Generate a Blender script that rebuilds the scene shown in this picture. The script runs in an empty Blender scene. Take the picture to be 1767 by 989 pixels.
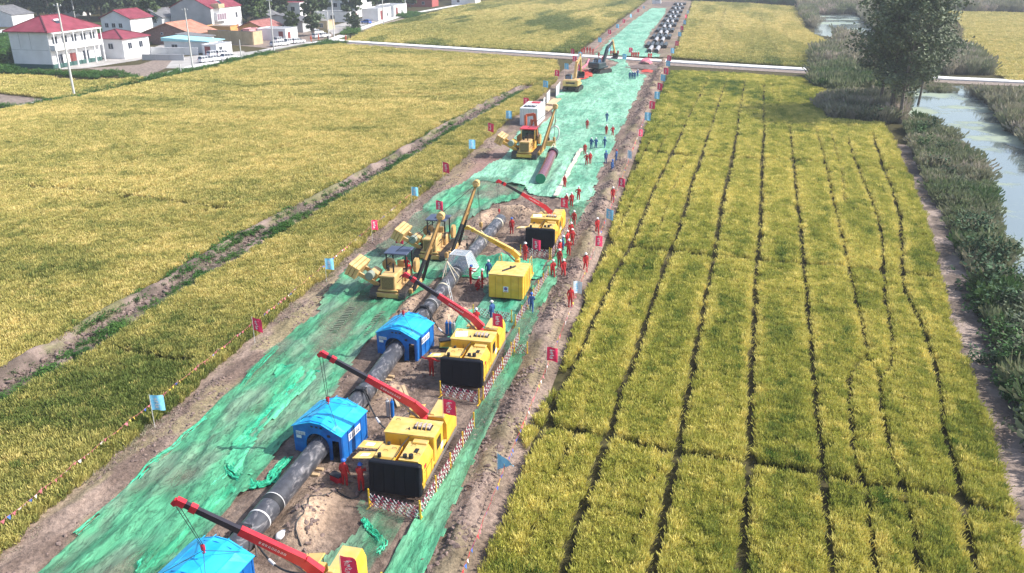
import bpy, bmesh, math, random
import numpy as np
from mathutils import Vector, Matrix
R = math.radians
RS = np.random.RandomState(7)
rnd = random.Random(11)
sc = bpy.context.scene
COL = sc.collection

# ------------------------------------------------------------ camera
CH, PITCH, YAW, FPX = 28.0, R(21.716), R(12.377), 1450.0
cam_d = bpy.data.cameras.new('camera'); cam = bpy.data.objects.new('camera', cam_d); COL.objects.link(cam)
cam.location = (0, 0, CH); cam.rotation_euler = (R(90) - PITCH, 0, YAW)
cam_d.sensor_width = 36; cam_d.lens = FPX / 1767 * 36; cam_d.clip_start = 0.5; cam_d.clip_end = 9000
sc.camera = cam
# ------------------------------------------------------------ world and sun
SUN_EL, SUN_AZ = 43.0, 14.0            # azimuth counted from +X towards +Y
w = bpy.data.worlds.new('World'); sc.world = w; w.use_nodes = True
nt = w.node_tree; bg = nt.nodes['Background']
sky = nt.nodes.new('ShaderNodeTexSky'); sky.sky_type = 'NISHITA'; sky.sun_disc = False
sky.sun_elevation = R(SUN_EL); sky.sun_rotation = R(90 - SUN_AZ); sky.air_density = 1.0; sky.dust_density = 2.2; sky.ozone_density = 1.0
nt.links.new(sky.outputs[0], bg.inputs[0]); bg.inputs[1].default_value = 0.15
sd = bpy.data.lights.new('sun', 'SUN'); sun = bpy.data.objects.new('sun', sd); COL.objects.link(sun)
sd.energy = 4.3; sd.angle = R(0.55); sd.color = (1.0, 0.955, 0.89)
dv = Vector((math.cos(R(SUN_AZ)) * math.cos(R(SUN_EL)), math.sin(R(SUN_AZ)) * math.cos(R(SUN_EL)), math.sin(R(SUN_EL))))
sun.rotation_euler = dv.to_track_quat('Z', 'Y').to_euler()
vs = sc.view_settings
vs.view_transform = 'Standard'; vs.look = 'None'; vs.gamma = 1.0; vs.use_curve_mapping = False; vs.exposure = 0.60
HAZE = 0.00032

# ------------------------------------------------------------ geometry of the place
_th, _ps = PITCH, YAW
_fw = np.array([-math.sin(_ps) * math.cos(_th), math.cos(_ps) * math.cos(_th), -math.sin(_th)])
_rt = np.array([math.cos(_ps), math.sin(_ps), 0.0]); _up = np.cross(_rt, _fw)
def at(x, y, z=0.0):
    """point of the level plane z that lies along the direction (x, y) of the survey picture"""
    d = _fw * FPX + _rt * (x - 883.5) - _up * (y - 494.5)
    t = (CH - z) / -d[2]
    return (float(d[0] * t), float(d[1] * t))
def poly(pts, z=0.0): return np.array([at(x, y, z) for x, y in pts])

# value noise ---------------------------------------------------------------
_L = np.random.RandomState(3).rand(256, 256)
def vnoise(x, y, s=0):
    x = np.asarray(x, float) + 37.3 * s + 1000; y = np.asarray(y, float) + 17.9 * s + 1000
    xi = np.floor(x).astype(int); yi = np.floor(y).astype(int); fx = x - xi; fy = y - yi
    fx = fx * fx * (3 - 2 * fx); fy = fy * fy * (3 - 2 * fy)
    g = lambda a, b: _L[a % 256, b % 256]
    return (g(xi, yi) * (1 - fx) + g(xi + 1, yi) * fx) * (1 - fy) + (g(xi, yi + 1) * (1 - fx) + g(xi + 1, yi + 1) * fx) * fy
def fbm(x, y, o=4, s=0):
    v = 0; a = .5; n = 0
    for i in range(o):
        v = v + a * vnoise(x * 2 ** i, y * 2 ** i, s + i); n += a; a *= .5
    return v / n
def inside(P, x, y):
    c = np.zeros(x.shape, bool); j = len(P) - 1
    for i in range(len(P)):
        xi, yi = P[i]; xj, yj = P[j]
        if yi != yj:
            c ^= ((yi > y) != (yj > y)) & (x < (xj - xi) * (y - yi) / (yj - yi) + xi)
        j = i
    return c
def dist_line(L, x, y):
    d = np.full(x.shape, 1e9)
    for (x1, y1), (x2, y2) in zip(L[:-1], L[1:]):
        vx, vy = x2 - x1, y2 - y1; t = np.clip(((x - x1) * vx + (y - y1) * vy) / (vx * vx + vy * vy + 1e-9), 0, 1)
        d = np.minimum(d, np.hypot(x - x1 - t * vx, y - y1 - t * vy))
    return d
def sstep(a, b, x):
    t = np.clip((x - a) / (b - a), 0, 1); return t * t * (3 - 2 * t)

# ------------------------------------------------------------ materials
MATS = {}
def mat(name, c, rough=.7, metal=0, var=.12, scale=6, bump=0, c2=None, spec=.5, attr=False, dirt=0):
    """principled material: object-space noise between c and c2 (or a darker c)"""
    if name in MATS: return MATS[name]
    m = bpy.data.materials.new(name); m.use_nodes = True; n = m.node_tree.nodes; l = m.node_tree.links
    b = n['Principled BSDF']; b.inputs['Roughness'].default_value = rough; b.inputs['Metallic'].default_value = metal
    b.inputs['Specular IOR Level'].default_value = spec
    tc = n.new('ShaderNodeTexCoord'); nz = n.new('ShaderNodeTexNoise'); nz.inputs['Scale'].default_value = scale; nz.inputs['Detail'].default_value = 5
    l.new(tc.outputs['Object'], nz.inputs['Vector'])
    cr = n.new('ShaderNodeValToRGB'); cr.color_ramp.elements[0].position = .3; cr.color_ramp.elements[1].position = .7
    k = 1 - var
    cr.color_ramp.elements[0].color = tuple(v * k for v in c) + (1,)
    cr.color_ramp.elements[1].color = tuple(c2 if c2 else [min(1, v * (1 + var * .5)) for v in c]) + (1,)
    l.new(nz.outputs[0], cr.inputs[0]); out = cr.outputs[0]
    if dirt:
        n2 = n.new('ShaderNodeTexNoise'); n2.inputs['Scale'].default_value = scale * .35; n2.inputs['Detail'].default_value = 8; n2.inputs['Roughness'].default_value = .7
        l.new(tc.outputs['Object'], n2.inputs['Vector'])
        r2 = n.new('ShaderNodeValToRGB'); r2.color_ramp.elements[0].position = .5; r2.color_ramp.elements[1].position = .72
        r2.color_ramp.elements[0].color = (0, 0, 0, 1); r2.color_ramp.elements[1].color = (dirt, dirt, dirt, 1)
        l.new(n2.outputs[0], r2.inputs[0])
        mx = n.new('ShaderNodeMixRGB'); mx.inputs[2].default_value = (.23, .17, .13, 1)
        l.new(r2.outputs[0], mx.inputs[0]); l.new(out, mx.inputs[1]); out = mx.outputs[0]
    l.new(out, b.inputs['Base Color'])
    if bump:
        bp = n.new('ShaderNodeBump'); bp.inputs['Strength'].default_value = bump; bp.inputs['Distance'].default_value = .05
        l.new(nz.outputs[0], bp.inputs['Height']); l.new(bp.outputs[0], b.inputs['Normal'])
    MATS[name] = m; return m
def mat_vc(name, rough=.9, fine=8, amt=.25, bump=.5, attr='tint', spec=.3):
    """material whose colour is the mesh's own ground colour with a fine grain"""
    m = bpy.data.materials.new(name); m.use_nodes = True; n = m.node_tree.nodes; l = m.node_tree.links
    b = n['Principled BSDF']; b.inputs['Roughness'].default_value = rough; b.inputs['Specular IOR Level'].default_value = spec
    a = n.new('ShaderNodeAttribute'); a.attribute_name = attr
    tc = n.new('ShaderNodeTexCoord'); nz = n.new('ShaderNodeTexNoise'); nz.inputs['Scale'].default_value = fine; nz.inputs['Detail'].default_value = 8; nz.inputs['Roughness'].default_value = .65
    l.new(tc.outputs['Object'], nz.inputs['Vector'])
    mr = n.new('ShaderNodeMapRange'); mr.inputs[1].default_value = .25; mr.inputs[2].default_value = .75; mr.inputs[3].default_value = 1 - amt; mr.inputs[4].default_value = 1 + amt
    l.new(nz.outputs[0], mr.inputs[0])
    mx = n.new('ShaderNodeVectorMath'); mx.operation = 'SCALE'; l.new(a.outputs['Color'], mx.inputs[0]); l.new(mr.outputs[0], mx.inputs['Scale'])
    l.new(mx.outputs[0], b.inputs['Base Color'])
    bp = n.new('ShaderNodeBump'); bp.inputs['Strength'].default_value = bump; bp.inputs['Distance'].default_value = .12
    l.new(nz.outputs[0], bp.inputs['Height']); l.new(bp.outputs[0], b.inputs['Normal'])
    return m
def mat_plant(name, base, lo, hi, hi2, attr='tint', top=.45, transl=.25):
    """plants: dark at the foot of the blade, and lo..hi..hi2 by each plant's own tint"""
    m = bpy.data.materials.new(name); m.use_nodes = True; n = m.node_tree.nodes; l = m.node_tree.links
    b = n['Principled BSDF']; b.inputs['Roughness'].default_value = .65; b.inputs['Specular IOR Level'].default_value = .2
    a = n.new('ShaderNodeAttribute'); a.attribute_name = attr; a.attribute_type = 'INSTANCER'
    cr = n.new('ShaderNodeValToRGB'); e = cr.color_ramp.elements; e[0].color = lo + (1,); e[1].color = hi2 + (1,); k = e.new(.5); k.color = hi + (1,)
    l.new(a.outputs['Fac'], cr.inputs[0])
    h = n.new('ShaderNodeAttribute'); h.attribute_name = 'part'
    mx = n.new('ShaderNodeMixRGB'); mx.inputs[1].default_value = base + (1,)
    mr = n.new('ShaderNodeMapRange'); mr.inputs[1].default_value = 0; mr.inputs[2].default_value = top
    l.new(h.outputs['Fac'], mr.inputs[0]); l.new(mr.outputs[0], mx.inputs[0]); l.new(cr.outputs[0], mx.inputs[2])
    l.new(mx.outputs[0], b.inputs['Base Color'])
    tr = n.new('ShaderNodeBsdfTranslucent'); l.new(mx.outputs[0], tr.inputs[0])
    ms = n.new('ShaderNodeMixShader'); ms.inputs[0].default_value = transl
    l.new(b.outputs[0], ms.inputs[1]); l.new(tr.outputs[0], ms.inputs[2]); l.new(ms.outputs[0], n['Material Output'].inputs[0])
    return m

# ------------------------------------------------------------ object helpers
def tag(o, label=None, cat=None, group=None, kind=None):
    if label: o['label'] = label
    if cat: o['category'] = cat
    if group: o['group'] = group
    if kind: o['kind'] = kind
    return o
def empty(name, loc=(0, 0, 0), rz=0, label=None, cat=None, group=None):
    o = bpy.data.objects.new(name, None); COL.objects.link(o); o.location = loc; o.rotation_euler = (0, 0, rz)
    o.empty_display_size = .2
    return tag(o, label, cat, group)
def from_mesh(name, me, parent=None, loc=(0, 0, 0), rz=0):
    o = bpy.data.objects.new(name, me); COL.objects.link(o); o.location = loc; o.rotation_euler = (0, 0, rz)
    if parent: o.parent = parent
    return o
class MB:
    def __init__(s): s.v = []; s.f = []; s.mi = []; s.m = 0
    def add(s, vs, fs):
        b = len(s.v); s.v += [tuple(p) for p in vs]; s.f += [tuple(i + b for i in f) for f in fs]; s.mi += [s.m] * len(fs)
    def box(s, c, d, rot=None, taper=1.0, bev=0):
        hx, hy, hz = d[0] / 2, d[1] / 2, d[2] / 2
        M = rot if rot is not None else Matrix.Identity(3)
        if bev:
            b = min(bev, hx * .8, hy * .8, hz * .8); V = []; 
            lay = [(-hz, -b), (-hz + b, 0), (hz - b, 0), (hz, -b)]
            for z, k in lay:
                t = taper if z > 0 else 1
                x, y = hx * t + k, hy * t + k
                V += [(-x + b, -y, z), (x - b, -y, z), (x, -y + b, z), (x, y - b, z), (x - b, y, z), (-x + b, y, z), (-x, y - b, z), (-x, -y + b, z)]
            F = [tuple(range(7, -1, -1)), tuple(range(24, 32))]
            for L in range(3):
                for i in range(8):
                    j = (i + 1) % 8; F.append((L * 8 + i, L * 8 + j, L * 8 + 8 + j, L * 8 + 8 + i))
        else:
            t = taper
            V = [(-hx, -hy, -hz), (hx, -hy, -hz), (hx, hy, -hz), (-hx, hy, -hz), (-hx * t, -hy * t, hz), (hx * t, -hy * t, hz), (hx * t, hy * t, hz), (-hx * t, hy * t, hz)]
            F = [(3, 2, 1, 0), (4, 5, 6, 7), (0, 1, 5, 4), (1, 2, 6, 5), (2, 3, 7, 6), (3, 0, 4, 7)]
        s.add([M @ Vector(p) + Vector(c) for p in V], F); return s
    def cyl(s, a, b, r, r2=None, n=12, cap=True):
        a = Vector(a); b = Vector(b); r2 = r if r2 is None else r2; d = (b - a).normalized()
        u = d.orthogonal().normalized(); v = d.cross(u); V = []
        for p, q in ((a, r), (b, r2)):
            for i in range(n):
                t = 2 * math.pi * i / n; V.append(p + (u * math.cos(t) + v * math.sin(t)) * q)
        F = [(i, (i + 1) % n, n + (i + 1) % n, n + i) for i in range(n)]
        if cap: F += [tuple(range(n - 1, -1, -1)), tuple(range(n, 2 * n))]
        s.add(V, F); return s
    def tube(s, pts, r, n=8, cap=True):
        P = [Vector(p) for p in pts]; V = []; N = len(P); u = None
        for k in range(N):
            d = (P[min(k + 1, N - 1)] - P[max(k - 1, 0)]).normalized()
            u = d.orthogonal().normalized() if u is None else (u - d * u.dot(d)).normalized()
            v = d.cross(u); rr = r[k] if isinstance(r, (list, tuple)) else r
            for i in range(n):
                t = 2 * math.pi * i / n; V.append(P[k] + (u * math.cos(t) + v * math.sin(t)) * rr)
        F = [(k * n + i, k * n + (i + 1) % n, (k + 1) * n + (i + 1) % n, (k + 1) * n + i) for k in range(N - 1) for i in range(n)]
        if cap: F += [tuple(range(n - 1, -1, -1)), tuple(range((N - 1) * n, N * n))]
        s.add(V, F); return s
    def beam(s, a, b, w, h, w2=None, h2=None):
        a = Vector(a); b = Vector(b); d = (b - a).normalized(); sd_ = d.cross(Vector((0, 0, 1)))
        if sd_.length < 1e-3: sd_ = Vector((1, 0, 0))
        sd_.normalize(); up = sd_.cross(d); w2 = w2 or w; h2 = h2 or h
        V = [p + sd_ * (x * ww / 2) + up * (z * hh / 2) for p, ww, hh in ((a, w, h), (b, w2, h2)) for x, z in ((-1, -1), (1, -1), (1, 1), (-1, 1))]
        s.add(V, [(3, 2, 1, 0), (4, 5, 6, 7), (0, 1, 5, 4), (1, 2, 6, 5), (2, 3, 7, 6), (3, 0, 4, 7)]); return s
    def prism(s, prof, a, b, axis='y'):
        """profile (2-D, counter-clockwise) extruded from a to b along axis; profile is (x,z) for y, (y,z) for x, (x,y) for z"""
        n = len(prof)
        def P(p, t): return {'y': (p[0], t, p[1]), 'x': (t, p[0], p[1]), 'z': (p[0], p[1], t)}[axis]
        V = [P(p, a) for p in prof] + [P(p, b) for p in prof]
        F = [(i, (i + 1) % n, n + (i + 1) % n, n + i) for i in range(n)] + [tuple(range(n - 1, -1, -1)), tuple(range(n, 2 * n))]
        s.add(V, F); return s
    def sheet(s, c, u, v, t=.02):
        """thin board: centre c, half vectors u, v, thickness t"""
        c, u, v = Vector(c), Vector(u), Vector(v); n = u.cross(v).normalized() * t / 2
        V = [c - u - v - n, c + u - v - n, c + u + v - n, c - u + v - n, c - u - v + n, c + u - v + n, c + u + v + n, c - u + v + n]
        s.add(V, [(3, 2, 1, 0), (4, 5, 6, 7), (0, 1, 5, 4), (1, 2, 6, 5), (2, 3, 7, 6), (3, 0, 4, 7)]); return s
    def mesh(s, name, mats, smooth=False):
        me = bpy.data.meshes.new(name); me.from_pydata(s.v, [], s.f); mats = mats if isinstance(mats, (list, tuple)) else [mats]
        for m in mats: me.materials.append(m)
        if len(mats) > 1: me.polygons.foreach_set('material_index', s.mi)
        bm = bmesh.new(); bm.from_mesh(me); bmesh.ops.recalc_face_normals(bm, faces=bm.faces); bm.to_mesh(me); bm.free()
        if smooth:
            me.polygons.foreach_set('use_smooth', [True] * len(me.polygons)); me.set_sharp_from_angle(angle=R(40))
        me.update(); return me
    def build(s, name, mats, parent=None, smooth=False, **k):
        return from_mesh(name, s.mesh(name, mats, smooth), parent, **k)
def kids(o): return [c for c in KID.get(o.name, [])]
KID = {}
def index_kids():
    KID.clear()
    for o in COL.objects:
        if o.parent: KID.setdefault(o.parent.name, []).append(o)
def copy_tree(o, parent=None, loc=None, rz=None):
    c = o.copy(); COL.objects.link(c); c.parent = parent
    if loc is not None: c.location = loc
    if rz is not None: c.rotation_euler = (0, 0, rz)
    for ch in KID.get(o.name, []): copy_tree(ch, c)
    return c
def grid_mesh(name, X, Y, Z, keep, m, cols=None, smooth=True):
    """regular grid -> mesh with only the kept cells; cols is (ny,nx,3)"""
    ny, nx = X.shape; idx = np.arange(nx * ny).reshape(ny, nx)
    q = np.stack([idx[:-1, :-1], idx[:-1, 1:], idx[1:, 1:], idx[1:, :-1]], -1)
    k = keep[:-1, :-1] & keep[:-1, 1:] & keep[1:, 1:] & keep[1:, :-1]; q = q[k]
    used = np.unique(q); re = np.full(nx * ny, -1); re[used] = np.arange(len(used)); q = re[q]
    V = np.stack([X.ravel(), Y.ravel(), Z.ravel()], -1)[used]
    me = bpy.data.meshes.new(name); me.vertices.add(len(V)); me.vertices.foreach_set('co', V.astype(np.float32).ravel())
    me.loops.add(q.size); me.loops.foreach_set('vertex_index', q.astype(np.int32).ravel())
    me.polygons.add(len(q)); me.polygons.foreach_set('loop_start', np.arange(0, q.size, 4, dtype=np.int32))
    me.update(calc_edges=True)
    me.materials.append(m)
    if smooth: me.polygons.foreach_set('use_smooth', [True] * len(q))
    if cols is not None:
        a = me.color_attributes.new('tint', 'FLOAT_COLOR', 'POINT'); C = np.ones((len(V), 4), np.float32); C[:, :3] = cols.reshape(-1, 3)[used]
        a.data.foreach_set('color', C.ravel())
    return me
def flat_poly(name, P, z, m, kind='structure', t=0):
    mb = MB(); n = len(P)
    mb.add([(x, y, z) for x, y in P], [tuple(range(n))])
    o = mb.build(name, m); tag(o, kind=kind)
    if o.data.polygons[0].normal.z < 0: o.data.flip_normals()
    return o
def lerp3(a, b, t): return np.array(a)[None, None] * (1 - t[..., None]) + np.array(b)[None, None] * t[..., None]

# ============================================================ THE SETTING
# base ground sheet reaching the horizon
def ground_material():
    m = bpy.data.materials.new('ground'); m.use_nodes = True; n = m.node_tree.nodes; l = m.node_tree.links
    b = n['Principled BSDF']; b.inputs['Roughness'].default_value = .95; b.inputs['Specular IOR Level'].default_value = .1
    tc = n.new('ShaderNodeTexCoord')
    n1 = n.new('ShaderNodeTexNoise'); n1.inputs['Scale'].default_value = .012; n1.inputs['Detail'].default_value = 3; l.new(tc.outputs['Object'], n1.inputs['Vector'])
    n2 = n.new('ShaderNodeTexNoise'); n2.inputs['Scale'].default_value = 1.7; n2.inputs['Detail'].default_value = 8; l.new(tc.outputs['Object'], n2.inputs['Vector'])
    c1 = n.new('ShaderNodeValToRGB'); c1.color_ramp.elements[0].color = (.075, .070, .032, 1); c1.color_ramp.elements[1].color = (.11, .095, .045, 1); c1.color_ramp.elements[0].position = .4; c1.color_ramp.elements[1].position = .6
    l.new(n1.outputs[0], c1.inputs[0])
    c2 = n.new('ShaderNodeValToRGB'); c2.color_ramp.elements[0].color = (.5, .5, .5, 1); c2.color_ramp.elements[1].color = (1.2, 1.15, 1.1, 1); c2.color_ramp.elements[0].position = .3; c2.color_ramp.elements[1].position = .7
    l.new(n2.outputs[0], c2.inputs[0])
    mx = n.new('ShaderNodeMixRGB'); mx.blend_type = 'MULTIPLY'; mx.inputs[0].default_value = 1; l.new(c1.outputs[0], mx.inputs[1]); l.new(c2.outputs[0], mx.inputs[2])
    l.new(mx.outputs[0], b.inputs['Base Color']); return m
M_GROUND = ground_material()
mb = MB(); S = 4500
mb.add([(-S, -S / 2, 0), (S, -S / 2, 0), (S, S * 1.6, 0), (-S, S * 1.6, 0)], [(0, 1, 2, 3)])
tag(mb.build('ground', M_GROUND), kind='structure')

M_DIRT = mat_vc('dirt', fine=3.6, amt=.55, bump=1.4)
M_BANK = mat_vc('bank_soil', fine=4, amt=.35, bump=.8)

# ---- right-of-way dirt -----------------------------------------------------
def row_height(x, y):
    """surface of the stripped working strip"""
    h = .05 + .12 * fbm(x * .8, y * .35, 4, 1) + .10 * fbm(x * 2.2, y * 2.0, 3, 5)
    ridge = np.exp(-((x + 10.2 + .5 * (vnoise(x * 0, y * .15, 9) - .5)) / .75) ** 2)          # spoil ridge along the right side
    h = h + ridge * (.18 + .55 * fbm(x * 1.2, y * .6, 3, 11)) * (y < 246)
    ridge = np.exp(-((x + 31.0) / 1.0) ** 2)
    h = h + ridge * (.02 + .5 * np.maximum(0, fbm(x * .9, y * .35, 3, 13) - .35)) * (y < 246)
    work = sstep(-23.5, -21.5, x) * (1 - sstep(-17.0, -15.5, x)) * (y < 96)                        # churned ground along the pipe
    h = h + work * (.22 * (fbm(x * 1.6, y * 1.6, 4, 21) - .5) + .1 * np.abs(np.sin(x * 3.2 + 2 * vnoise(x, y, 4))) * vnoise(x * .4, y * .4, 31))
    for (cx, cy, rx, ry, a) in SPOIL:
        d = ((x - cx) / rx) ** 2 + ((y - cy) / ry) ** 2
        h = h + a * np.exp(-d) * (1 + .35 * (fbm(x * 1.5, y * 1.5, 3, 41) - .5))
    return np.maximum(h, .012)
SPOIL = [(-18.4, 34.0, 1.0, 1.8, .75), (-18.2, 32.2, 1.1, 1.1, .5), (-19.0, 47.5, .8, 1.2, .5), (-18.6, 60.0, 1.2, 1.6, .8), (-17.6, 61.3, .8, 1.2, .4),
         (-19.4, 89.6, 2.8, 1.1, 1.25), (-22.4, 87.0, 1.0, 2.2, .7), (-17.2, 74.2, 1.4, .8, .8), (-22.6, 62, .6, 2.0, .4), (-22.3, 76.5, .7, 2.4, .6)]
def row_sheet(name, x0, x1, y0, y1, r, tint_far=0):
    xs = np.arange(x0, x1 + r / 2, r); ys = np.arange(y0, y1 + r / 2, r); X, Y = np.meshgrid(xs, ys)
    Z = row_height(X, Y); e = sstep(x0, x0 + 1, X) * (1 - sstep(x1 - .6, x1, X)); Z = .008 + (Z - .008) * e
    pink = lerp3((.17, .12, .095), (.31, .23, .185), sstep(.35, .65, fbm(X * .5, Y * .25, 4, 51)))
    dark = lerp3((.135, .095, .075), (.25, .185, .145), sstep(.35, .6, fbm(X * .9, Y * .9, 4, 61)))
    straw = lerp3((.22, .19, .09), (.34, .28, .16), fbm(X * 2, Y * 2, 3, 71))
    k = sstep(-24.5, -22, X) * (1 - sstep(-13.4, -12.4, X)) * (Y < 98)
    C = pink * (1 - k[..., None]) + dark * k[..., None]
    g = (np.exp(-((X + 30.6) / 1.5) ** 2) + .8 * np.exp(-((X + 10.3) / 1.3) ** 2)) * sstep(.42, .6, fbm(X * .6, Y * .25, 4, 81)) * .75
    C = C * (1 - g[..., None]) + straw * g[..., None]
    d2 = np.exp(-((X + 10.6) / .8) ** 2) * sstep(.4, .6, fbm(X * .8, Y * .4, 3, 83)) * .6
    C = C * (1 - d2[..., None] * .6)
    for (cx, cy, rx, ry, a) in SPOIL:
        d = np.exp(-(((X - cx) / rx) ** 2 + ((Y - cy) / ry) ** 2) * .9)[..., None]
        C = C * (1 - d) + np.array((.50, .36, .25)) * d
    d = np.exp(-(((X + 17.8) / 1.2) ** 2 + ((Y - 36.6) / 1.3) ** 2))[..., None]; C = C * (1 - d * .8) + np.array((.30, .21, .14)) * d * .8   # muddy puddle floor
    red = np.exp(-(((X + 28.5) / 2.5) ** 2 + ((Y - 112) / 9) ** 2))[..., None] * .5; C = C * (1 - red) + np.array((.26, .11, .11)) * red
    if tint_far:
        C = C * .75 + np.array((.17, .14, .10)) * .25
    me = grid_mesh(name, X, Y, Z, np.ones(X.shape, bool), M_DIRT, C)
    return tag(from_mesh(name, me), kind='structure')
row_sheet('dirt_strip', -34.4, -8.3, 20, 104, .16)
row_sheet('dirt_strip', -34.4, -8.3, 104, 246, .4)
row_sheet('dirt_strip', -36, -8.6, 250, 560, .8, 1)

def clod_mesh(seed):
    bm = bmesh.new(); bmesh.ops.create_icosphere(bm, subdivisions=1, radius=.5); q = random.Random(seed)
    for v in bm.verts: v.co = Vector((v.co.x * q.uniform(.7, 1.3), v.co.y * q.uniform(.7, 1.3), v.co.z * q.uniform(.5, .9)))
    me = bpy.data.meshes.new('clod'); bm.to_mesh(me); bm.free(); me.materials.append(mat('soil_clod', (.17, .12, .10), .95, var=.3, scale=1, c2=(.30, .22, .19))); return bpy.data.objects.new('clod', me)
CLODS = [clod_mesh(k) for k in range(3)]

# ---- irrigation ditch between the left fields ------------------------------------
DITCH = poly([(-260, 860), (0, 672), (90, 620), (175, 568), (287, 502), (402, 434), (500, 376), (560, 346), (640, 303), (780, 220), (860, 175), (905, 154)], 0)
def polyx(L, y):
    o = np.argsort(L[:, 1]); return np.interp(y, L[o, 1], L[o, 0])
r = .25; xs = np.arange(-50, -36, r); ys = np.arange(24, 192, r * 1.3); X, Y = np.meshgrid(xs, ys)
cx = polyx(DITCH, Y) - .2 + .5 * (vnoise(X * 0, Y * .12, 3) - .5); d = X - cx
lb = np.exp(-((d + 1.0) / .55) ** 2) * (.30 + .75 * fbm(X * .8, Y * .35, 3, 91)); rb = np.exp(-((d - 1.35) / .42) ** 2) * (.02 + .35 * fbm(X * .8, Y * .3, 3, 95))
Z = .012 + lb + rb + .05 * fbm(X * 3, Y * 3, 3, 97) * (np.abs(d) < 2.4)
wet = np.exp(-((d - .25) / .55) ** 2)[..., None]
C = lerp3((.11, .085, .07), (.27, .205, .175), sstep(.35, .65, fbm(X * .7, Y * .5, 4, 99)))
g = (sstep(.5, .62, fbm(X * .5, Y * .22, 4, 101)) * .7)[..., None]; C = C * (1 - g) + np.array((.17, .17, .07)) * g
C = C * (1 - wet * .75) + np.array((.14, .10, .085)) * wet * .75
tag(from_mesh('ditch_bank', grid_mesh('ditch_bank', X, Y, Z, np.abs(d) < 1.7 + .8 * vnoise(X, Y * .2, 44), M_BANK, C)), kind='structure')

# ---- concrete road, its verges ---------------------------------------------------
ROADC = [at(*p) for p in [(572, 70.5), (620, 74), (700, 79.3), (850, 88.7), (1000, 98), (1150, 107.4), (1300, 116.4), (1400, 122), (1640, 137.5), (1767, 143)]]
dx, dy = ROADC[-1][0] - ROADC[-3][0], ROADC[-1][1] - ROADC[-3][1]; ROADC.append((ROADC[-1][0] + dx * 8, ROADC[-1][1] + dy * 8))
def strip(name, C, w0, w1, z, m, thick=0, kind='structure', cuts=None):
    """band along polyline C between offsets w0..w1 (to the left positive)"""
    P = []; N = len(C)
    for k in range(N):
        a = np.array(C[max(k - 1, 0)]); b = np.array(C[min(k + 1, N - 1)]); t = (b - a) / np.linalg.norm(b - a); nrm = np.array([-t[1], t[0]])
        P.append((np.array(C[k]) + nrm * w0, np.array(C[k]) + nrm * w1))
    mb = MB()
    for k in range(N - 1):
        (a0, a1), (b0, b1) = P[k], P[k + 1]
        V = [(*a0, z), (*b0, z), (*b1, z), (*a1, z)]
        if thick:
            V += [(*a0, z - thick), (*b0, z - thick), (*b1, z - thick), (*a1, z - thick)]
            mb.add(V, [(0, 1, 2, 3), (0, 4, 5, 1), (2, 6, 7, 3)])
        else: mb.add(V, [(0, 1, 2, 3)])
    return tag(mb.build(name, m), kind=kind)
M_CONC = mat('pale_concrete', (.74, .72, .69), .85, var=.1, scale=.6, c2=(.85, .84, .82), dirt=.15)
M_VERGE = mat('verge_soil', (.20, .15, .13), .95, var=.3, scale=1.2, c2=(.34, .27, .22), bump=.6)
M_GRASS = mat('verge_grass', (.055, .085, .03), .95, var=.3, scale=2.2, c2=(.16, .18, .06), bump=.8)
strip('verge', ROADC, -7.2, 2.6, .10, M_VERGE, .09)
strip('verge_grass', ROADC, 2.6, 5.4, .06, M_GRASS)
strip('concrete_road', ROADC, -2.1, 2.1, .42, M_CONC, .4)
VILR = [at(*p) for p in [(-220, 216), (0, 192), (130, 168), (240, 142), (335, 117), (430, 94), (520, 76), (572, 70.5), (640, 45), (700, 26), (820, 4)]]
strip('village_road', VILR, -.6, 2.9, .05, M_CONC, .04)
strip('verge', VILR, -2.2, -.6, .03, M_GRASS)
# paved yards of the village and the bare plots
M_YARD = mat('yard_concrete', (.36, .34, .32), .9, var=.15, scale=.3, c2=(.48, .46, .44), dirt=.35)
flat_poly('yard', poly([(286, 118), (300, 100), (350, 95), (420, 88), (430, 96), (338, 119)]), .045, M_YARD)
flat_poly('yard', poly([(400, 78), (470, 84), (570, 66), (578, 58), (520, 55), (470, 60), (390, 66)]), .040, M_VERGE)
flat_poly('yard', poly([(470, 84), (520, 72), (545, 72), (440, 93), (400, 99), (385, 96)]), .052, M_YARD)
flat_poly('yard', poly([(575, 60), (700, 22), (695, 14), (560, 48)]), .045, M_YARD)
flat_poly('yard', poly([(150, 118), (240, 112), (290, 96), (300, 100), (286, 118), (246, 136), (215, 130)]), .035, M_VERGE)
flat_poly('yard', poly([(93, 121), (150, 118), (240, 104), (300, 80), (296, 70), (240, 92), (140, 110)]), .043, M_YARD)
flat_poly('bare_plot', poly([(0, 158), (60, 163), (95, 172), (40, 181), (0, 186), (-90, 195), (-90, 160)]), .04, M_VERGE)
flat_poly('bare_plot', poly([(620, 54), (700, 38), (740, 27), (700, 30), (650, 42)]), .04, M_VERGE)
flat_poly('bare_plot', poly([(440, 100), (500, 86), (520, 84), (480, 96)]), .041, M_VERGE)
flat_poly('dirt_pad', poly([(0, 52), (30, 47), (32, 53), (0, 60)]), .05, M_CONC)
flat_poly('bare_plot', poly([(0, 66), (14, 66), (16, 80), (0, 84)]), .05, mat('bare_earth', (.5, .36, .24), .95, c2=(.6, .45, .3), scale=.5))
# crossing: the churned hollow beside the road
M_DARKSOIL = mat('dark_wet_soil', (.10, .08, .07), .9, var=.3, scale=1.3, c2=(.22, .16, .14), bump=1)

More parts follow.
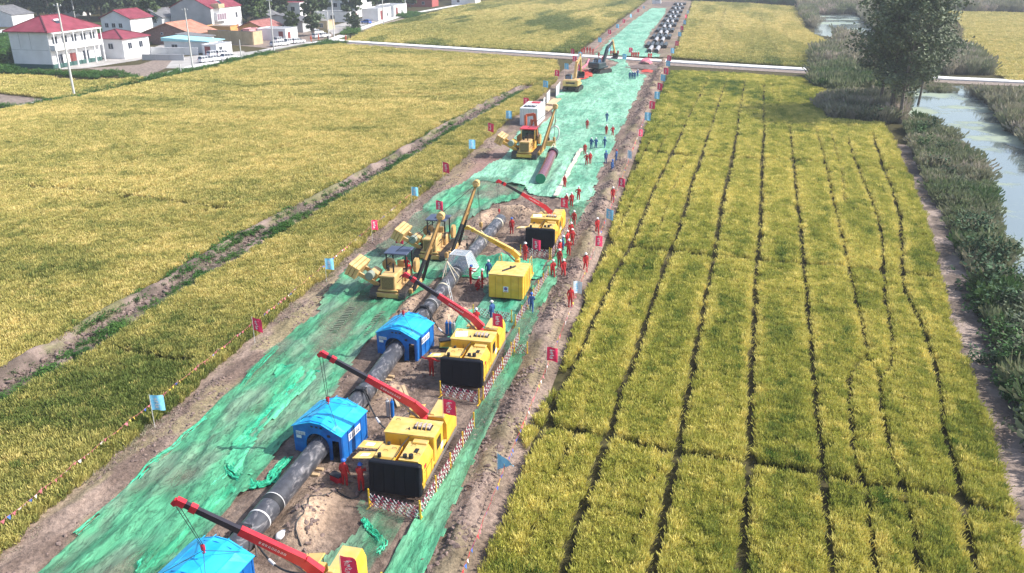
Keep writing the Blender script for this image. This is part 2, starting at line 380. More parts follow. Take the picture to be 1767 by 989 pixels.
# ---- river -----------------------------------------------------------------------
def water_material():
    m = bpy.data.materials.new('river_water'); m.use_nodes = True; n = m.node_tree.nodes; l = m.node_tree.links
    b = n['Principled BSDF']; b.inputs['Specular IOR Level'].default_value = .9
    tc = n.new('ShaderNodeTexCoord'); nz = n.new('ShaderNodeTexNoise'); nz.inputs['Scale'].default_value = .055; nz.inputs['Detail'].default_value = 6; nz.inputs['Roughness'].default_value = .62
    l.new(tc.outputs['Object'], nz.inputs['Vector'])
    cr = n.new('ShaderNodeValToRGB'); e = cr.color_ramp.elements; e[0].position = .44; e[0].color = (.27, .33, .24, 1); e[1].position = .50; e[1].color = (.16, .20, .20, 1)
    l.new(nz.outputs[0], cr.inputs[0]); l.new(cr.outputs[0], b.inputs['Base Color'])
    rr = n.new('ShaderNodeMapRange'); rr.inputs[1].default_value = .44; rr.inputs[2].default_value = .50; rr.inputs[3].default_value = .7; rr.inputs[4].default_value = .08
    l.new(nz.outputs[0], rr.inputs[0]); l.new(rr.outputs[0], b.inputs['Roughness'])
    n2 = n.new('ShaderNodeTexNoise'); n2.inputs['Scale'].default_value = 1.4; l.new(tc.outputs['Object'], n2.inputs['Vector'])
    bp = n.new('ShaderNodeBump'); bp.inputs['Strength'].default_value = .08; l.new(n2.outputs[0], bp.inputs['Height']); l.new(bp.outputs[0], b.inputs['Normal'])
    return m
M_WATER = water_material()
flat_poly('river', poly([(1540, 172), (1570, 200), (1625, 232), (1676, 290), (1704, 345), (1714, 440), (1745, 560), (1900, 700), (2100, 560), (1950, 360), (1800, 250), (1762, 215), (1700, 172), (1660, 148), (1590, 150)]), .03, M_WATER)
flat_poly('river', poly([(1404, 26), (1476, 25), (1515, 60), (1555, 90), (1600, 118), (1600, 128), (1540, 120), (1480, 92), (1450, 66), (1406, 60)]), .03, M_WATER)

# ============================================================ PLANTS AS STUFF (rice, reeds, weeds)
SRC = bpy.data.collections.new('plant_sources')     # never linked to the scene: only read by the instancing nodes
def blade_mesh(name, n, rad, h, wd, lean, seed, m, tip_w=.5, segs=2, droop=.15):
    q = random.Random(seed); V = []; F = []; A = []
    for i in range(n):
        a = q.uniform(0, 6.283); rr = rad * math.sqrt(q.random()); x, y = rr * math.cos(a), rr * math.sin(a)
        b = q.uniform(0, 6.283); hh = h * q.uniform(.72, 1.08); ln = lean * q.uniform(.3, 1.3); fa = q.uniform(0, 6.283)
        dx, dy = math.cos(fa) * wd / 2, math.sin(fa) * wd / 2; k = len(V)
        x2, y2 = x + math.cos(b) * ln * .45, y + math.sin(b) * ln * .45; x3, y3 = x + math.cos(b) * ln, y + math.sin(b) * ln
        V += [(x - dx * .6, y - dy * .6, 0), (x + dx * .6, y + dy * .6, 0), (x2 - dx, y2 - dy, hh * .62), (x2 + dx, y2 + dy, hh * .62)]
        A += [0, 0, .62, .62]
        V += [(x3 - dx * tip_w, y3 - dy * tip_w, hh * (1 - droop)), (x3 + dx * tip_w, y3 + dy * tip_w, hh)]; A += [1, 1]
        F += [(k, k + 1, k + 3, k + 2), (k + 2, k + 3, k + 5, k + 4)]
    me = bpy.data.meshes.new(name); me.from_pydata(V, [], F); me.materials.append(m)
    at_ = me.attributes.new('part', 'FLOAT', 'POINT'); at_.data.foreach_set('value', A)
    o = bpy.data.objects.new(name, me); SRC.objects.link(o); return o
def leafy_mesh(name, n, rx, rz, size, seed, m, lumps=9):
    """low bush: leaf faces spread through lumps"""
    q = random.Random(seed); V = []; F = []; A = []
    L = [(q.gauss(0, rx * .5), q.gauss(0, rx * .5), rz * q.uniform(.25, .8)) for _ in range(lumps)]
    for i in range(n):
        c = Vector(L[q.randrange(lumps)]) + Vector((q.gauss(0, rx * .22), q.gauss(0, rx * .22), q.gauss(0, rz * .16))); c.z = max(.03, c.z)
        u = Vector((q.gauss(0, 1), q.gauss(0, 1), q.gauss(0, .5))).normalized(); v = u.cross(Vector((q.gauss(0, .4), q.gauss(0, .4), 1))).normalized()
        s1 = size * q.uniform(.6, 1.3); k = len(V)
        V += [tuple(c - u * s1), tuple(c - v * s1 * .5), tuple(c + u * s1), tuple(c + v * s1 * .5)]; A += [min(1, c.z / rz)] * 4; F.append((k, k + 1, k + 2, k + 3))
    me = bpy.data.meshes.new(name); me.from_pydata(V, [], F); me.materials.append(m)
    at_ = me.attributes.new('part', 'FLOAT', 'POINT'); at_.data.foreach_set('value', A)
    o = bpy.data.objects.new(name, me); SRC.objects.link(o); return o
def scatter(name, P, tint, scale, srcs, kind='stuff', label=None, zs=None, cat=None, tilt=.12):
    """one stuff object: the sources instanced on the points P (N,3)"""
    N = len(P); me = bpy.data.meshes.new(name); me.vertices.add(N); me.vertices.foreach_set('co', np.asarray(P, np.float32).ravel())
    def A(nm, ty, d, ar):
        a = me.attributes.new(nm, ty, 'POINT'); a.data.foreach_set(d, np.asarray(ar, np.float32).ravel())
    A('tint', 'FLOAT', 'value', np.clip(tint, 0, 1))
    rot = np.stack([RS.normal(0, tilt, N), RS.normal(0, tilt, N), RS.uniform(0, 6.283, N)], -1); A('rot', 'FLOAT_VECTOR', 'vector', rot)
    s3 = np.stack([scale, scale, scale if zs is None else zs], -1); A('scl', 'FLOAT_VECTOR', 'vector', s3)
    o = from_mesh(name, me); tag(o, label, cat, kind=kind)
    ng = bpy.data.node_groups.new(name, 'GeometryNodeTree')
    ng.interface.new_socket(name='Geometry', in_out='INPUT', socket_type='NodeSocketGeometry'); ng.interface.new_socket(name='Geometry', in_out='OUTPUT', socket_type='NodeSocketGeometry')
    n = ng.nodes; l = ng.links; gi = n.new('NodeGroupInput'); go = n.new('NodeGroupOutput')
    m2p = n.new('GeometryNodeMeshToPoints'); l.new(gi.outputs[0], m2p.inputs[0]); iop = n.new('GeometryNodeInstanceOnPoints'); l.new(m2p.outputs[0], iop.inputs['Points'])
    jn = n.new('GeometryNodeJoinGeometry')
    for s_ in srcs:
        oi = n.new('GeometryNodeObjectInfo'); oi.inputs['Object'].default_value = s_; oi.inputs['As Instance'].default_value = True; l.new(oi.outputs['Geometry'], jn.inputs[0])
    l.new(jn.outputs[0], iop.inputs['Instance']); iop.inputs['Pick Instance'].default_value = True
    for nm, sock in (('rot', 'Rotation'), ('scl', 'Scale')):
        na = n.new('GeometryNodeInputNamedAttribute'); na.data_type = 'FLOAT_VECTOR'; na.inputs[0].default_value = nm; l.new(na.outputs[0], iop.inputs[sock])
    l.new(iop.outputs[0], go.inputs[0])
    md = o.modifiers.new('plants', 'NODES'); md.node_group = ng
    return o
def jgrid(P, sp, jit=.5):
    x0, y0 = P.min(0); x1, y1 = P.max(0); X, Y = np.meshgrid(np.arange(x0, x1, sp), np.arange(y0, y1, sp)); X = X.ravel() + RS.uniform(-jit, jit, X.size) * sp; Y = Y.ravel() + RS.uniform(-jit, jit, Y.size) * sp
    return X, Y

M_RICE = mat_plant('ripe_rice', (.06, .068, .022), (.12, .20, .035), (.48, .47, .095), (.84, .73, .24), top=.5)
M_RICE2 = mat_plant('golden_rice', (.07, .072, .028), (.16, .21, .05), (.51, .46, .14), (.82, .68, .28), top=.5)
RICE = [blade_mesh('rice_clump', 46, .22, .90, .030, .24, s, M_RICE, tip_w=1.2, droop=.10) for s in (1, 2, 3, 4)]
RICE2 = [blade_mesh('rice_clump', 42, .22, .88, .036, .26, s, M_RICE2, tip_w=1.2, droop=.10) for s in (5, 6, 7)]

GZ = .35   # height at which the gaps between the plots are read
GAPS = []
def gap(pts, w, z=GZ): GAPS.append((poly(pts, z), w))
gap([(1224,136),(1209,164),(1190,200),(1172,240),(1151,285),(1125,337),(1101,397),(1089,425),(1064,468),(1046,507),(1022,559),(1004,604),(986,638),(964,679),(947,727),(925,761),(906,789),(875,867),(828,970),(810,1010)], .34)
gap([(1254,139),(1242,173),(1230,212),(1218,246),(1206,288),(1193,318),(1187,346),(1172,397),(1158,432),(1143,474),(1122,532),(1107,583),(1092,626),(1070,677),(1059,733),(1047,761),(1031,805),(1015,855),(1000,892),(972,980),(965,1010)], .36)
gap([(1286,139),(1277,188),(1269,246),(1262,282),(1254,318),(1245,358),(1239,399),(1234,438),(1228,468),(1216,520),(1207,574),(1195,635),(1188,677),(1175,752),(1169,799),(1150,867),(1131,961),(1122,1010)], .36)
gap([(1318,148),(1318,221),(1315,288),(1312,397),(1307,441),(1304,471),(1302,532),(1300,592),(1295,660),(1293,799),(1285,891),(1280,1000)], .36)
gap([(1363,221),(1368,270),(1372,312),(1377,367),(1382,399),(1389,480),(1401,608),(1409,711),(1419,794),(1427,866),(1437,1000)], .32)
gap([(1409,224),(1419,264),(1427,297),(1436,343),(1450,399),(1468,480),(1491,572),(1496,614),(1478,632),(1465,655),(1468,727),(1478,809),(1496,861),(1514,990)], .26)
gap([(1433,227),(1454,306),(1457,352)], .2)
gap([(1463,240),(1473,273),(1488,312),(1500,340),(1521,399),(1528,520),(1537,567),(1540,629),(1519,655),(1522,711),(1537,783),(1558,840),(1578,933),(1592,1000)], .26)
gap([(1496,614),(1519,655)], .2)
gap([(1506,233),(1524,294),(1539,330),(1554,382),(1558,495),(1594,572),(1620,655),(1630,747),(1650,814),(1666,902),(1688,1000)], .32)
gap([(903,736),(944,738),(1000,746),(1037,755),(1066,757),(1112,770),(1166,779),(1237,792),(1300,803),(1383,814),(1424,825),(1486,836),(1558,846),(1650,861),(1740,893)], .42)
gap([(1034,425),(1089,427),(1122,433),(1158,436),(1231,444),(1307,453),(1460,463),(1610,481)], .45)
gap([(1102,261),(1181,270),(1260,274),(1363,279),(1424,282)], .55); gap([(1151,162),(1248,168)], .8); gap([(1470,290),(1540,294)], .6)
gap([(1073,386),(1052,425),(1030,470)], .15); gap([(1140,389),(1125,428),(1104,480),(1080,540)], .13)
gap([(1028,662),(1015,689),(1000,745),(984,770),(956,827),(944,874),(906,949)], .15)
gap([(1184,176),(1163,215),(1133,267),(1111,309),(1087,355),(1060,415)], .2); gap([(1166,170),(1114,258),(1095,300)], .2); gap([(1186,270),(1160,330),(1139,391)], .17)
gap([(1155,760),(1140,800),(1112,870),(1085,940)], .13); gap([(1427,297),(1454,306)], .1)
for x0, x1 in ((1333, 1337), (1345, 1344)): gap([(x0, 148), (x1, 185)], .2)
GAPS2 = [(poly(p, .4), w_) for p, w_ in [
    ([(1228, 8), (1200, 60), (1192, 95)], .35), ([(1252, 14), (1238, 55), (1218, 92)], .35), ([(1275, 12), (1265, 40), (1268, 95)], .3), ([(1295, 30), (1302, 97)], .35), ([(1312, 10), (1322, 60), (1352, 98)], .4),
    ([(1333, 12), (1365, 75)], .35), ([(1255, 10), (1244, 60), (1245, 90)], .3), ([(1205, 31), (1345, 34)], .3)]]

def in_gaps(x, y, gaps):
    k = np.zeros(x.shape, bool)
    for L, w_ in gaps:
        bx0, by0 = L.min(0) - 1; bx1, by1 = L.max(0) + 1; s_ = (x > bx0) & (x < bx1) & (y > by0) & (y < by1)
        if s_.any():
            j = np.where(s_)[0]; wob = (w_ + .02 + .10 * sstep(50, 105, y[j])) * (.86 + .28 * vnoise(x[j] * .9, y[j] * .9, 7)); k[j] |= dist_line(L, x[j], y[j]) < wob
    return k
def field(name, P, bands, tint, srcs, gaps=(), label=None, zf=1.0, edge=.5, edge_tint=0):
    XS, YS, SS = [], [], []
    for (y0, y1, sp, s_) in bands:
        X, Y = jgrid(P, sp, .42); k = (Y >= y0) & (Y < y1); X, Y = X[k], Y[k]
        wx = X + edge * (vnoise(X * .5, Y * .5, 61) - .5) ; wy = Y + edge * (vnoise(X * .5, Y * .5, 63) - .5)
        k = inside(P, wx, wy); X, Y = X[k], Y[k]
        k = ~in_gaps(X, Y, gaps); X, Y = X[k], Y[k]
        XS.append(X); YS.append(Y); SS.append(np.full(len(X), s_))
    X = np.concatenate(XS); Y = np.concatenate(YS); S_ = np.concatenate(SS) * RS.uniform(.85, 1.2, len(X))
    hz = np.minimum(S_, 1.12) * zf * (.74 + .34 * fbm(X * .35, Y * .35, 3, 17)) * RS.uniform(.80, 1.12, len(X))
    P3 = np.stack([X, Y, np.full(len(X), -.02)], -1)
    t = tint(X, Y) + RS.normal(0, .15, len(X))
    if edge_tint:
        dd = np.full(len(X), 9.)
        for L, w_ in gaps: dd = np.minimum(dd, dist_line(L, X, Y) - w_)
        t = t + edge_tint * np.exp(-(dd / .45) ** 2) * (vnoise(X * .08, Y * .08, 19) * 1.6 - .1)
    return scatter(name, P3, t, S_, srcs, label=label, zs=hz)

def tint_right(x, y):
    t = .52 + .38 * (fbm(x * .22, y * .10, 3, 201) - .5) + .5 * (fbm(x * 1.6, y * .35, 3, 205) - .5)
    lod = sstep(.58, .70, fbm(x * .55 + 9, y * .30, 4, 203)); t = t - .24 * lod        # greener patches
    t = t - .28 * sstep(150, 185, y) * sstep(.4, .6, fbm(x * .12, y * .12, 3, 207)) - .22 * np.exp(-((x + 7.8) / .9) ** 2) * sstep(90, 110, y)
    return t + .12 * sstep(60, 110, y)
def tint_left(x, y):
    u = x * .966 + y * .26; v = y * .966 - x * .26
    t = .58 + .5 * (fbm(u * .05, v * .10, 3, 211) - .5) + .55 * (fbm(u * .5, v * .4, 3, 213) - .5)
    t = t + .10 * sstep(70, 120, y)
    return t - .26 * sstep(.56, .70, fbm(u * .05, v * .16, 4, 217))
def tint_strip(x, y): return tint_left(x, y) - .12 - .1 * (y < 60)

F_RIGHT = poly([(805, 1010), (840, 960), (862, 920), (888, 850), (912, 790), (905, 742), (930, 725), (955, 680), (985, 600), (1012, 520), (1046, 430), (1068, 370), (1092, 300), (1118, 220), (1152, 140), (1160, 124), (1250, 127), (1385, 137), (1402, 152), (1450, 165), (1425, 178), (1412, 187), (1425, 207), (1520, 214), (1535, 235), (1548, 262), (1570, 310), (1600, 400), (1618, 470), (1640, 560), (1672, 640), (1700, 720), (1738, 850), (1752, 930), (1775, 1010)], GZ)
field('rice_field', F_RIGHT, [(20, 75, .26, .86), (75, 140, .32, 1.0), (140, 260, .48, 1.45)], tint_right, RICE, GAPS, 'ripe yellow green rice in long plots on the right of the work strip', edge_tint=.3)
F_LEFT = poly([(-120, 200), (0, 192), (130, 170), (237, 148), (335, 126), (430, 103), (520, 84), (585, 77), (700, 86), (850, 96), (960, 106), (962, 128), (920, 146), (903, 147), (858, 166), (778, 207), (640, 285), (560, 330), (450, 385), (330, 448), (180, 540), (90, 592), (0, 645), (-200, 780)], GZ)
LSEAM = [(poly([(0, 318), (130, 328), (330, 352), (390, 360)], .5), .5), (poly([(630, 158), (760, 166)], .5), .9), (poly([(90, 292), (500, 172), (740, 116)], .5), .25), (poly([(190, 600), (300, 622), (330, 622)], .4), .4),
         (poly([(250, 250), (560, 165), (700, 128)], .5), .22), (poly([(560, 290), (700, 240), (905, 150)], .5), .01), (poly([(-20, 250), (300, 185), (560, 125)], .5), .3), (poly([(-60, 440), (250, 330), (560, 232), (860, 140)], .5), .22), (poly([(-60, 360), (250, 272), (560, 196), (800, 140)], .5), .22), (poly([(-60, 540), (200, 430), (420, 340), (640, 262)], .5), .16)]
field('rice_field', F_LEFT, [(20, 85, .30, .95), (85, 150, .40, 1.25), (150, 300, .62, 1.9)], tint_left, RICE2, LSEAM, 'broad golden rice field between the ditch and the village')
F_STRIP = poly([(-300, 930), (-60, 745), (0, 702), (90, 650), (180, 595), (330, 496), (450, 428), (560, 362), (640, 318), (780, 232), (905, 160), (925, 148), (962, 130), (958, 140), (925, 172), (868, 215), (800, 272), (730, 330), (640, 405), (560, 475), (430, 585), (330, 672), (250, 738), (100, 865), (0, 950), (-80, 1030)], GZ)
field('rice_field', F_STRIP, [(20, 90, .27, .88), (90, 200, .36, 1.1)], tint_strip, RICE2, LSEAM, 'narrow rice plot between the ditch and the brown work strip')
F_FARL = poly([(600, 70), (850, 83), (988, 92), (1020, 70), (1062, 36), (1098, 12), (1112, 1), (1040, -3), (860, -2), (790, 12), (720, 30), (650, 46)], GZ)
def tint_far(x, y):
    t = .62 + .9 * (fbm(x * .03, y * .012, 4, 221) - .5) - .5 * sstep(.50, .62, fbm(x * .12, y * .020, 4, 223)) ; return t - .2 * sstep(18, 0, y - 262)
field('rice_field', F_FARL, [(200, 380, .95, 2.7), (380, 700, 1.3, 3.8)], tint_far, RICE2, (), 'golden and green rice field beyond the road, left of the far netting')
F_FARR = poly([(1164, 99), (1250, 106), (1395, 116), (1400, 100), (1425, 88), (1432, 72), (1405, 62), (1385, 48), (1378, 22), (1370, 12), (1300, 7), (1198, 3), (1182, 55)], GZ)
field('rice_field', F_FARR, [(200, 350, .8, 2.4), (350, 600, 1.2, 3.6)], lambda x, y: tint_far(x, y) * .5 + .38 - .2 * sstep(20, 3, y - 238), RICE2, GAPS2, 'golden rice plots beyond the road, right of the stored pipes')
F_TOPR = poly([(1740, 138), (1900, 146), (2100, 120), (2100, 25), (1767, 23), (1600, 20), (1490, 20), (1640, 24), (1668, 50), (1665, 80), (1690, 100), (1712, 118)], GZ)
field('rice_field', F_TOPR, [(180, 600, 1.1, 3.3)], lambda x, y: .68 + .3 * (fbm(x * .02, y * .05, 3, 231) - .5), RICE2, (), 'smooth golden field on the far side of the river')
F_VIL = poly([(-60, 128), (0, 131), (60, 132), (140, 141), (250, 136), (235, 142), (140, 165), (108, 172), (60, 166), (0, 160), (-60, 158)], GZ)
field('rice_field', F_VIL, [(100, 300, .8, 2.2)], lambda x, y: .62 + .4 * (fbm(x * .05, y * .05, 3, 233) - .5), RICE2, (), 'small rice plot in front of the red roofed house')
# fields seen only at the edge of the village and beyond, up to the tree belts
mb = MB()

# ---- reeds, weeds and bushes along the river --------------------------------------
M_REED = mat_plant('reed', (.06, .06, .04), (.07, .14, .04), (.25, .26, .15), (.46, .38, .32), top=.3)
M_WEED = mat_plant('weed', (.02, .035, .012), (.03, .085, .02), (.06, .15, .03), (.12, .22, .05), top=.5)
REED = [blade_mesh('reed_clump', 46, .7, 2.3, .07, 1.0, s, M_REED, tip_w=.9, droop=.18) for s in (21, 22, 23)]
WEED = [leafy_mesh('weed_clump', 150, .7, .75, .10, s, M_WEED) for s in (31, 32, 33)]
BUSH = [leafy_mesh('bush_clump', 420, 1.1, 1.7, .15, s, M_WEED, 14) for s in (34, 35, 36)]
GRASS = [blade_mesh('grass_clump', 26, .35, .42, .035, .3, s, M_REED) for s in (41, 42)]
def patch(name, P, sp, s0, s1, tint, srcs, label, zs=None, thin=0, seed=0, keep_off=None):
    X, Y = jgrid(P, sp); k = inside(P, X, Y)
    if keep_off is not None: k &= ~inside(keep_off, X, Y)
    X, Y = X[k], Y[k]
    if thin: k = fbm(X * .35, Y * .35, 3, 300 + seed) > thin; X, Y = X[k], Y[k]
    s_ = RS.uniform(s0, s1, len(X)) * (.40 + 1.2 * fbm(X * .28, Y * .28, 3, 330)); t = tint(X, Y) + RS.normal(0, .12, len(X)) + .5 * (fbm(X * .5, Y * .5, 3, 333) - .5)
    return scatter(name, np.stack([X, Y, np.zeros(len(X)) + .0], -1), t, s_, srcs, label=label, zs=None if zs is None else s_ * zs, tilt=.15)
mauve = lambda a, b, s: (lambda x, y: a + b * (fbm(x * .15, y * .15, 3, s) - .5))
P1 = poly([(1565, 228), (1585, 206), (1630, 232), (1685, 288), (1712, 340), (1722, 395), (1728, 440), (1738, 480), (1756, 520), (1800, 560), (1850, 1100), (1850, 1080), (1830, 900), (1770, 720), (1722, 600), (1690, 500), (1658, 430), (1612, 340), (1582, 270)])
patch('reed_bed', P1, .62, .55, 1.05, mauve(.36, 1.2, 241), REED, 'grey green reeds and scrub along the near river bank', zs=.8)
patch('reed_bed', poly([(1420, 178), (1452, 168), (1545, 178), (1560, 215), (1530, 214), (1430, 207), (1412, 190)]), .8, .8, 1.2, mauve(.68, .5, 243), REED, 'brown reeds in the corner of the field below the poplars')
patch('reed_bed', poly([(1402, 130), (1405, 152), (1455, 167), (1550, 160), (1600, 145), (1560, 130), (1440, 122)]), .9, .9, 1.4, mauve(.30, .5, 245), REED, 'green reeds between the road and the poplars')
patch('reed_bed', poly([(1398, 116), (1404, 102), (1440, 84), (1450, 70), (1420, 55), (1395, 45), (1384, 30), (1378, 12), (1560, 18), (1500, 40), (1610, 60), (1655, 90), (1700, 118), (1712, 130), (1640, 130), (1500, 120), (1430, 120)]), 1.35, 1.1, 1.7, mauve(.62, .9, 247), REED, 'mauve grey reeds round the pool beyond the road', keep_off=poly([(1404, 26), (1478, 24), (1520, 62), (1560, 92), (1590, 112), (1560, 116), (1490, 92), (1455, 66), (1408, 60)]))
patch('reed_bed', poly([(1662, 160), (1767, 172), (1900, 186), (1900, 330), (1820, 300), (1790, 272), (1770, 250), (1735, 222), (1722, 200), (1700, 176)]), .95, .8, 1.3, mauve(.66, .7, 249), REED, 'mauve grey reeds on the far river bank')
patch('reed_bed', poly([(1590, 150), (1640, 152), (1660, 162), (1640, 162), (1600, 160)]), 1.0, .4, .7, mauve(.6, .5, 251), REED, 'dry reeds at the road embankment by the river')
# the beaten track between the right field and the scrub
TR = poly([(1548, 245), (1575, 300), (1600, 355), (1628, 440), (1640, 520), (1665, 600), (1690, 680), (1722, 780), (1752, 880), (1780, 990)]); TR = TR + np.array((.5, 0))
r = .4; xs = np.arange(12, 36, r); ys = np.arange(30, 140, r); X, Y = np.meshgrid(xs, ys); d = X - polyx(TR, Y)
Z = .012 + .26 * fbm(X * .8, Y * .8, 4, 111) * np.exp(-(d / 1.6) ** 2)
C = lerp3((.15, .115, .095), (.36, .28, .235), sstep(.38, .62, fbm(X * .7, Y * .5, 4, 113)))
tag(from_mesh('field_track', grid_mesh('field_track', X, Y, Z, np.abs(d) < 2.6, M_BANK, C)), kind='structure')
patch('verge_weeds', np.array([(a + 1.2, b) for a, b in TR] + [(a + 3.2, b) for a, b in TR[::-1]]), .8, .6, 1.3, mauve(.3, .6, 253), WEED, 'dark green weeds between the field track and the reeds', thin=.46, seed=1)
patch('verge_weeds', np.array([(a - 1.6, b) for a, b in TR] + [(a + .1, b) for a, b in TR[::-1]]), .7, .35, .8, mauve(.75, .4, 254), GRASS, 'dry grass along the edge of the field track', thin=.5, seed=2)
DD = [(x, y) for x, y in zip(polyx(DITCH, np.arange(30, 190, 4.)), np.arange(30, 190, 4.))]
patch('ditch_weeds', np.array([(a + .7, b) for a, b in DD] + [(a + 1.9, b) for a, b in DD[::-1]]), .45, .4, .85, mauve(.5, .8, 255), WEED, 'green weeds growing in the ditch', thin=.38, seed=3)
patch('ditch_weeds', np.array([(a - 2.0, b) for a, b in DD] + [(a - .7, b) for a, b in DD[::-1]]), .45, .45, 1.0, mauve(.4, .8, 256), WEED, 'green weeds on the outer bank of the ditch', thin=.38, seed=4)
patch('ditch_weeds', np.array([(a - 2.3, b) for a, b in DD] + [(a + 1.8, b) for a, b in DD[::-1]]), .5, .4, .8, mauve(.7, .4, 257), GRASS, 'dry grass tufts on the ditch banks', thin=.5, seed=5)
patch('verge_weeds', np.array([(-33.6, 24), (-33.4, 180), (-32.2, 180), (-31.6, 60), (-31.2, 24)]), .42, .4, .9, mauve(.66, .5, 258), GRASS, 'straw coloured grass along the left edge of the work strip', thin=.5, seed=6)
patch('verge_weeds', np.array([(-11.0, 24), (-11.6, 230), (-9.8, 230), (-9.4, 24)]), .42, .35, .8, mauve(.6, .6, 259), GRASS, 'grass growing on the spoil ridge beside the right field', thin=.56, seed=7)
patch('verge_weeds', poly([(300, 124), (340, 121), (440, 97), (470, 92), (480, 96), (350, 126), (240, 146), (236, 142)]), .8, .7, 1.5, mauve(.5, .5, 260), WEED, 'green weeds beside the village road')
patch('verge_weeds', poly([(515, 84), (565, 73), (585, 74), (600, 77), (560, 79), (530, 84)]), 1.0, .8, 1.6, mauve(.7, .5, 261), WEED, 'bright green vegetable patch at the road corner')
patch('verge_weeds', poly([(588, 58), (600, 50), (622, 52), (618, 60), (590, 62)]), 1.0, .8, 1.6, mauve(.8, .4, 262), WEED, 'bright green vegetable patch beside the tall poles')
patch('verge_weeds', poly([(0, 190), (60, 186), (130, 172), (130, 169), (60, 182), (0, 187)]), .7, .7, 1.3, mauve(.5, .3, 263), WEED, 'green weeds beside the village lane')
patch('verge_weeds', poly([(100, 172), (236, 140), (236, 146), (130, 176)]), .8, .7, 1.3, mauve(.6, .3, 266), WEED, 'weeds between the small plot and the lane')
patch('verge_weeds', poly([(680, 28), (705, 22), (735, 26), (705, 34)]), 1.4, 1.0, 2, mauve(.5, .3, 264), WEED, 'green weeds beside the far lane')
patch('verge_weeds', poly([(-30, 124), (90, 126), (170, 134), (170, 138), (90, 131), (-30, 130)]), 1.0, .9, 1.8, mauve(.45, .3, 265), WEED, 'dark weeds below the red roofed house')
patch('verge_weeds', poly([(-60, 66), (16, 62), (20, 100), (26, 126), (-60, 128)]), 1.5, 1.2, 2.4, mauve(.55, .4, 267), WEED, 'green scrub left of the red roofed house')
def clods(name, x0, x1, y0, y1, n, s0, s1, label, seed):
    X = RS.uniform(x0, x1, n); Y = RS.uniform(y0, y1, n); k = (fbm(X * .7, Y * .3, 3, seed) > .47) & ~((np.abs(X + 20.1) < .7)); X, Y = X[k], Y[k]; s_ = RS.uniform(0, 1, len(X)) ** 3 * (s1 - s0) + s0
    scatter(name, np.stack([X, Y, row_height(X, Y) + .0], -1), s_ * 0 + .5, s_, CLODS, label=label, tilt=.5)
clods('soil_clods', -12.0, -9.5, 22, 150, 9000, .08, .42, 'earth clods on the spoil ridge right of the net strip', 311)
clods('soil_clods', -22.8, -16.6, 22, 98, 9000, .06, .36, 'earth clods in the churned mud along the pipe', 313)
clods('soil_clods', -33.0, -29.8, 22, 130, 8000, .06, .30, 'earth clods on the left margin of the work strip', 315)
clods('soil_clods', -12.2, -9.4, 150, 245, 3500, .15, .5, 'earth clods along the far right margin of the work strip', 317)
n_ = 5000; Y = RS.uniform(26, 188, n_); X = polyx(DITCH, Y) + RS.normal(-.4, 1.0, n_); s_ = RS.uniform(0, 1, n_) ** 3 * .5 + .1
scatter('soil_clods', np.stack([X, Y, np.full(n_, .12)], -1), s_ * 0, s_, CLODS, label='earth clods along the irrigation ditch', tilt=.5)
# green bushes that stand out one by one on the near bank
patch('vegetable_plot', poly([(120, 126), (205, 122), (240, 134), (235, 138), (150, 132)]), .9, .6, 1.2, mauve(.6, .5, 281), WEED, 'green vegetable plot below the red roofed houses', thin=.40, seed=9)
patch('scrub', poly([(60, 50), (290, 45), (300, 66), (250, 80), (150, 66), (60, 60)]), 1.6, 1.2, 2.6, mauve(.45, .5, 282), WEED, 'green scrub between the red roofed houses and the trees', thin=.44, seed=10)
q = random.Random(5)
M_BUSH = {}
def bush(px, py, s_, hue, label):
    X, Y = at(px + 14 if py > 330 else px, py); src = BUSH[q.randrange(3)]
    if hue not in M_BUSH:
        a, b = {'dark': ((.022, .050, .022), (.06, .13, .05)), 'mid': ((.03, .07, .02), (.07, .17, .035)), 'grey': ((.05, .07, .04), (.13, .16, .09))}[hue]
        M_BUSH[hue] = mat('bush_' + hue, a, .7, var=.2, scale=1.5, c2=b, spec=.25)
    key = src.name + hue
    if key not in M_BUSH:
        me = src.data.copy(); me.materials.clear(); me.materials.append(M_BUSH[hue]); M_BUSH[key] = me
    o = from_mesh('bush', M_BUSH[key], loc=(X, Y, -.1), rz=q.uniform(0, 6)); k_ = q.uniform(.75, 1.25); o.scale = (s_ * k_, s_ * k_ * q.uniform(.8, 1.2), s_ * q.uniform(.9, 1.4))
    return tag(o, label, 'bush', 'bushes along the river bank')
